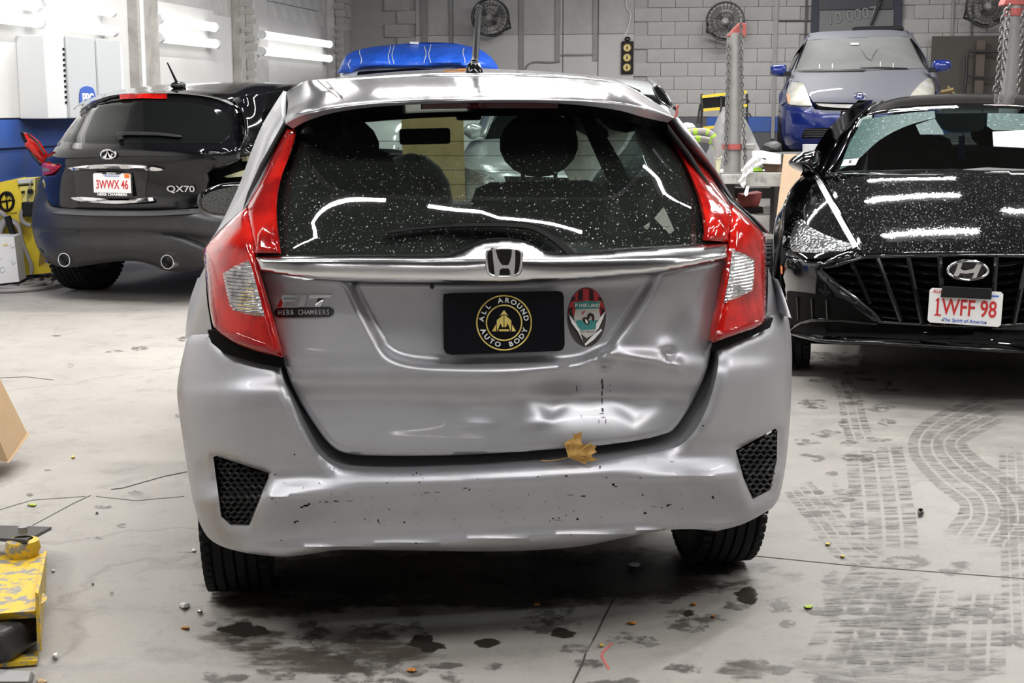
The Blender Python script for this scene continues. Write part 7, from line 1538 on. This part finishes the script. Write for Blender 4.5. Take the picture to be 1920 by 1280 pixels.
# ------------------------------------------------------------------ marks and litter on the floor
def floor_poly(P, h=.0012):
    V = [onfloor(x, y, h) for x, y in P]; F = [tuple(t) for t in geometry.tessellate_polygon([[Vector((p[0], p[1], 0)) for p in P]])]
    return V, [f if (V[f[1]] - V[f[0]]).cross(V[f[2]] - V[f[0]]).z > 0 else f[::-1] for f in F]
def blob(cx, cy, rx, ry, seed, n=22, j=.22):
    rn = random.Random(seed); ph = [rn.uniform(0, 6.28) for _ in range(4)]
    return [(cx + rx * (1 + j * (math.sin(2 * t + ph[0]) + .6 * math.sin(3 * t + ph[1]) + .5 * math.sin(5 * t + ph[2])) * .6) * math.cos(t), cy + ry * (1 + j * (math.sin(2 * t + ph[1]) + .6 * math.sin(4 * t + ph[3])) * .6) * math.sin(t)) for t in [2 * PI * k / n for k in range(n)]]
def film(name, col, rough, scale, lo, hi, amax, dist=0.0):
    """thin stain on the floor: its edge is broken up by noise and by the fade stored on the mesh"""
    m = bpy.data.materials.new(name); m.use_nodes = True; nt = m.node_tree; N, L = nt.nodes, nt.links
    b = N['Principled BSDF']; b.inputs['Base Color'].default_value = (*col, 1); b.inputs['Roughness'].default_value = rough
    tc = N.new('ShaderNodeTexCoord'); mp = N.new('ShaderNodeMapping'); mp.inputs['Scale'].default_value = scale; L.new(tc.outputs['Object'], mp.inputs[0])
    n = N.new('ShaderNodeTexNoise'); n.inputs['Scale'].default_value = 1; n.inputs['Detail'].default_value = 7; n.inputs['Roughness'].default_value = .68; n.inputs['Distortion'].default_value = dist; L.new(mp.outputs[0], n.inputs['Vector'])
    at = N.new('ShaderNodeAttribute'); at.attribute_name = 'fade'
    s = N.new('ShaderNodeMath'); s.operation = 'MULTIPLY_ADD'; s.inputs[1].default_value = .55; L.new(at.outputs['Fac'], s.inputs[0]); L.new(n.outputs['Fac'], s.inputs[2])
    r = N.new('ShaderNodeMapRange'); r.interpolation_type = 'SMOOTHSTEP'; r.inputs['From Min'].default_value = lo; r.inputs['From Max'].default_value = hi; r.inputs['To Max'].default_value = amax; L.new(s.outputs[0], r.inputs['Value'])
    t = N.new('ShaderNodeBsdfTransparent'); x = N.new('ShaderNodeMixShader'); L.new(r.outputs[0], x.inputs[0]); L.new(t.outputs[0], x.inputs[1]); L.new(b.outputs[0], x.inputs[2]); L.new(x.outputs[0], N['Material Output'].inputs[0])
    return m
M['puddle'] = film('muddy_water', (.045, .040, .034), .10, (14, 14, 1), .86, .94, .95)
M['damp'] = film('damp_concrete', (.13, .122, .112), .5, (16, 16, 1), .95, 1.16, .8)
M['tread'] = film('wet_tread_print', (.125, .12, .11), .55, (11, 60, 1), .93, 1.30, .85)
M['mud'] = film('muddy_film', (.115, .10, .080), .35, (6, 14, 1), .86, 1.12, .85)
M['wet_floor_shade'] = film('wet_shaded_concrete', (.05, .046, .041), .3, (7, 10, 1), .62, 1.05, .9)  # wet concrete darkened further to paint in the shade under the car
def fademesh(name, V, F, fade, m, label, kind='stuff'):
    o = mk(name, V, F, m, fl, 0, label, kind); a = o.data.attributes.new('fade', 'FLOAT', 'POINT'); a.data.foreach_set('value', fade); return o
class Films:
    def __init__(s): s.V, s.F, s.A = [], [], []
    def blob(s, cx, cy, rx, ry, seed, n=22, j=.22, h=.0012):
        h += len(s.F) * 4e-8; b = len(s.V); s.V.append(onfloor(cx, cy, h)); s.A.append(1)
        for k, (f, a) in enumerate(((.6, .95), (1.0, .5), (1.35, 0))):
            s.V += [onfloor(x, y, h) for x, y in blob(cx, cy, rx * f, ry * f, seed, n, j)]; s.A += [a] * n
        for k in range(n): s.F.append((b, b + 1 + (k + 1) % n, b + 1 + k))
        for r in range(2):
            for k in range(n): s.F.append((b + 1 + r * n + k, b + 1 + r * n + (k + 1) % n, b + 1 + (r + 1) * n + (k + 1) % n, b + 1 + (r + 1) * n + k))
    def track(s, P, w0, w1, ribs_, h=.0022, step=10.0, ends=True):
        h = .0024 + len(s.F) * 1.5e-7
        Q = [Vector(q) for q in sp(P, 12, False)]; T = [0]
        for a, b in zip(Q, Q[1:]): T.append(T[-1] + (b - a).length)
        for k in range(ribs_):
            b0 = len(s.V)
            for i, c in enumerate(Q):
                t = (Q[min(i + 1, len(Q) - 1)] - Q[max(i - 1, 0)]).normalized(); nx = Vector((-t.y, t.x)); nx = nx if nx.x > 0 else -nx; nx = Vector((nx.x, nx.y * .6))
                f = T[i] / T[-1]; w = w0 + (w1 - w0) * f; e = min(1, f * 6, (1 - f) * 6) if ends else 1
                for q, a in ((.01, 0), (.12, 1), (.88, 1), (.99, 0)):
                    p = c + nx * (w * ((k + q) / ribs_ - .5)); s.V.append(onfloor(p.x, p.y, h)); s.A.append(a * e)
            for i in range(len(Q) - 1):
                for q in range(3): s.F.append((b0 + i * 4 + q, b0 + i * 4 + q + 1, b0 + (i + 1) * 4 + q + 1, b0 + (i + 1) * 4 + q))
    def out(s, name, m, label, kind='stuff'): return fademesh(name, s.V, s.F, s.A, m, label, kind)
for (cx, cy, rx, ry, sd, j, lab) in ((455, 1180, 48, 14, 1, .3, 'brown puddle'), (800, 1205, 36, 19, 2, .5, 'dark puddle'), (913, 1204, 24, 11, 3, .15, 'dark puddle'), (1056, 1186, 24, 11, 4, .2, 'dark puddle'), (1291, 1148, 14, 7, 5, .3, 'dark puddle'), (1403, 1115, 33, 14, 6, .4, 'dark puddle')):
    s = Films(); s.blob(cx, cy, rx, ry, sd, 24, j, .0020); s.out('puddle', M['puddle'], lab, None)
s = Films(); s.blob(1392, 1255, 54, 27, 7, 24, .35, .0018); s.out('puddle', M['mud'], 'grey damp patch', None)
s = Films(); rn = random.Random(11)
for k in range(46): s.blob(rn.gauss(1130, 230), rn.uniform(1085, 1285), rn.uniform(20, 60), rn.uniform(8, 20), k, 10, .3, .0012)
for k in range(34): s.blob(rn.gauss(620, 110), rn.uniform(1110, 1285), rn.uniform(25, 70), rn.uniform(9, 22), k + 99, 10, .3, .0013)
for k in range(34): s.blob(rn.uniform(1490, 1680), rn.uniform(690, 1010), rn.uniform(12, 45), rn.uniform(4, 12), k + 299, 10, .3, .0012)
for k in range(14): s.blob(rn.uniform(1460, 1920), rn.uniform(1050, 1285), rn.uniform(30, 80), rn.uniform(10, 26), k + 499, 10, .3, .0013)
for k in range(16): s.blob(rn.uniform(0, 350), rn.uniform(620, 1270), rn.uniform(8, 30), rn.uniform(2, 8), k + 699, 8, .3, .0012)
s.blob(1560, 668, 80, 12, 8)
s.out('damp_spots', M['damp'], 'damp speckles and grit')
s = Films()
s.blob(455, 1195, 90, 26, 21, 20, .3, .0015); s.blob(560, 1240, 150, 36, 22, 20, .3, .0015); s.blob(700, 1215, 150, 34, 23, 20, .3, .0015); s.blob(1640, 1130, 150, 60, 24, 20, .3, .0015); s.blob(1680, 1250, 220, 60, 25, 20, .3, .0016); s.blob(500, 1130, 140, 26, 27, 20, .3, .0015)
s.out('muddy_patches', M['mud'], 'brownish muddy wet patches')
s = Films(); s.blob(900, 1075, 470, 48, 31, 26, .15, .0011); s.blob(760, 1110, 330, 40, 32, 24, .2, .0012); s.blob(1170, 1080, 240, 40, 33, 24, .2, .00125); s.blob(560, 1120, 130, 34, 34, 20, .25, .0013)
s.out('wet_shade_patch', M['wet_floor_shade'], 'wet floor with painted shade under the tail of the car')  # damp and under-car shade painted as one film
s = Films()
s.track([(1935, 738), (1850, 770), (1775, 808), (1760, 842), (1797, 885), (1850, 925), (1864, 968), (1838, 1015), (1815, 1085)], 86, 165, 5)


s.out('tread_prints', M['tread'], 'wet tyre tread prints')
M['tread_faint'] = film('faint_tread_print', (.12, .113, .102), .5, (7, 38, 1), .98, 1.25, .8, .4)
s = Films()
s.track([(1815, 1075), (1800, 1180), (1790, 1290)], 165, 200, 5); s.track([(1900, 770), (1905, 880), (1910, 1000), (1915, 1100), (1925, 1290)], 60, 90, 4); s.track([(1560, 690), (1590, 740), (1605, 800), (1625, 850)], 40, 60, 3); s.track([(1632, 800), (1650, 920), (1658, 1000), (1655, 1065)], 110, 140, 4); s.track([(1465, 880), (1540, 960), (1600, 1030), (1680, 1075)], 60, 100, 4); s.track([(1600, 1055), (1630, 1150), (1700, 1290)], 150, 190, 4); s.track([(1700, 1050), (1640, 1150), (1590, 1290)], 180, 220, 5)
s.out('faint_tread_prints', M['tread_faint'], 'faint muddy tyre tread prints')
# joint and cracks
mb = MB()
def crack(P, w):
    for (a, b) in zip(P, P[1:]):
        a, b = Vector(a), Vector(b); n = Vector((-(b - a).y, (b - a).x)).normalized() * w
        V, F = floor_poly([tuple(a - n), tuple(b - n), tuple(b + n), tuple(a + n)], .0013); mb.add(V, F)
crack([(1160, 1107), (1148, 1128), (1134, 1155), (1122, 1180), (1112, 1200)], 1.6); crack([(1098, 1225), (1092, 1244), (1082, 1264), (1072, 1285)], 1.8); crack([(1112, 1200), (1098, 1225)], .6)
crack([(350, 884), (310, 892), (270, 903), (232, 914), (208, 917)], .7); crack([(345, 930), (300, 934), (255, 938), (180, 930)], .35); crack([(170, 928), (140, 942), (110, 958), (60, 985)], .5); crack([(0, 708), (50, 706), (100, 712)], .35); crack([(0, 955), (60, 937), (160, 930)], .35)
crack([(1400, 1040), (1600, 1060), (1760, 1072), (1920, 1084)], .5)
mb.out('floor_cracks', mat('crack_dirt', (.06, .055, .05), .9), fl, 0, None, 'stuff')
mb = MB(); 
for a, b in (((1148, 1205), (1130, 1222)), ((1130, 1222), (1128, 1230)), ((1128, 1230), (1142, 1254))):
    a, b = Vector(a), Vector(b); n = Vector((-(b - a).y, (b - a).x)).normalized() * 2; V, F = floor_poly([tuple(a - n), tuple(b - n), tuple(b + n), tuple(a + n)], .0016); mb.add(V, F)
mb.out('red_mark', mat('red_chalk', (.60, .16, .14), .9), fl, 0, 'red angle mark sprayed on the concrete')
# litter: every piece is its own thing
def bit(name, cx, cy, w, h, m, label, cat, seed, lift=.006):
    rn = random.Random(seed); n = rn.randint(6, 8); P = [(cx + w * rn.uniform(.6, 1) * math.cos(2 * PI * k / n), cy + h * rn.uniform(.6, 1) * math.sin(2 * PI * k / n)) for k in range(n)]
    V = [onfloor(x, y, .003 + lift * rn.random()) for x, y in P] + [onfloor(x, y, .001) for x, y in P]; c = len(V); V.append(onfloor(cx, cy, .004 + lift))
    F = [(c, (k + 1) % n, k) for k in range(n)] + [(k, (k + 1) % n, n + (k + 1) % n, n + k) for k in range(n)] + [tuple(range(n, 2 * n))]
    o = fixn(mk(name, V, F, m, None, 0, label)); o['category'] = cat; return o
bit('leaf_scrap', 1552, 1019, 6, 2.6, M['leaf_yellow'], 'yellow leaf scrap right of the rear tyre, farther of two', 'leaf', 1); bit('leaf_scrap', 1580, 1042, 6, 2.4, M['leaf_yellow'], 'yellow leaf scrap right of the rear tyre, nearer of two', 'leaf', 2)
bit('leaf_scrap', 1516, 1136, 9, 4, M['leaf_green'], 'yellow-green leaf scrap on the wet floor, lower right', 'leaf', 3); bit('leaf_scrap', 137, 856, 5, 3, M['leaf_yellow'], 'small yellow scrap near the leaning carton', 'leaf', 4)
bit('leaf_scrap', 1128, 1208, 5, 4.5, M['leaf_yellow'], 'yellow scrap beside the red floor mark', 'leaf', 5); bit('leaf_scrap', 1302, 1131, 6, 3.5, M['leaf_orange'], 'orange scrap near a dark puddle under the hatchback', 'leaf', 6); bit('leaf_scrap', 1337, 1154, 5, 2.4, M['leaf_orange'], 'orange scrap right of the small dark puddle', 'leaf', 7)
bit('leaf_scrap', 1007, 1132, 9, 4, M['leaf_orange'], 'brownish leaf scrap in the shadow of the hatchback', 'leaf', 8); bit('leaf_scrap', 1186, 1167, 10, 4, M['leaf_orange'], 'pale brown leaf scrap above the red floor mark', 'leaf', 9)
bit('wood_chip', 348, 1176, 11, 3, M['leaf_orange'], 'orange wood chip below the foil scraps', 'chip', 10); bit('wood_chip', 771, 1255, 10, 5, M['leaf_orange'], 'orange wood chip at the bottom centre', 'chip', 11)
bit('foil_scrap', 346, 1134, 13, 7, M['foil'], 'larger crumpled foil scrap left of the rear tyre', 'foil', 12, .015); bit('foil_scrap', 374, 1143, 6, 3, M['foil'], 'smaller foil scrap left of the rear tyre', 'foil', 13, .012)
bit('paper_scrap', 363, 1031, 5, 3, M['white'], 'white scrap beside the left rear tyre', 'scrap', 14); bit('paper_scrap', 105, 1228, 7, 7, M['plate_white'], 'twisted white scrap beside the yellow dolly', 'scrap', 15, .015); bit('paper_scrap', 100, 1069, 4, 3, M['plate_white'], 'white scrap right of the yellow arm', 'scrap', 16)
bit('black_shard', 1726, 960, 8, 9, M['gloss_black'], 'black plastic shard on the floor between the tyre prints', 'shard', 17, .01); bit('black_shard', 182, 960, 3.5, 1.6, M['gloss_black'], 'small black shard on the pale floor at the left', 'shard', 18); bit('black_shard', 174, 1093, 3, 1.4, M['gloss_black'], 'tiny black shard right of the yellow dolly', 'shard', 19)
bit('cardboard_scrap', 78, 1276, 12, 5, M['cardboard'], 'tan cardboard scrap at the bottom left', 'scrap', 20); bit('plastic_scrap', 1191, 1058, 14, 5, M['locker'], 'grey plastic scrap in the shadow under the hatchback', 'scrap', 21)
bit('leaf_scrap', 61, 945, 10, 3, M['leaf_green'], 'pale green scrap on the floor at far left', 'leaf', 22)

for c in fl.children: c.matrix_parent_inverse = FLOOR.I      # drawn in world axes, lying on the sloping floor
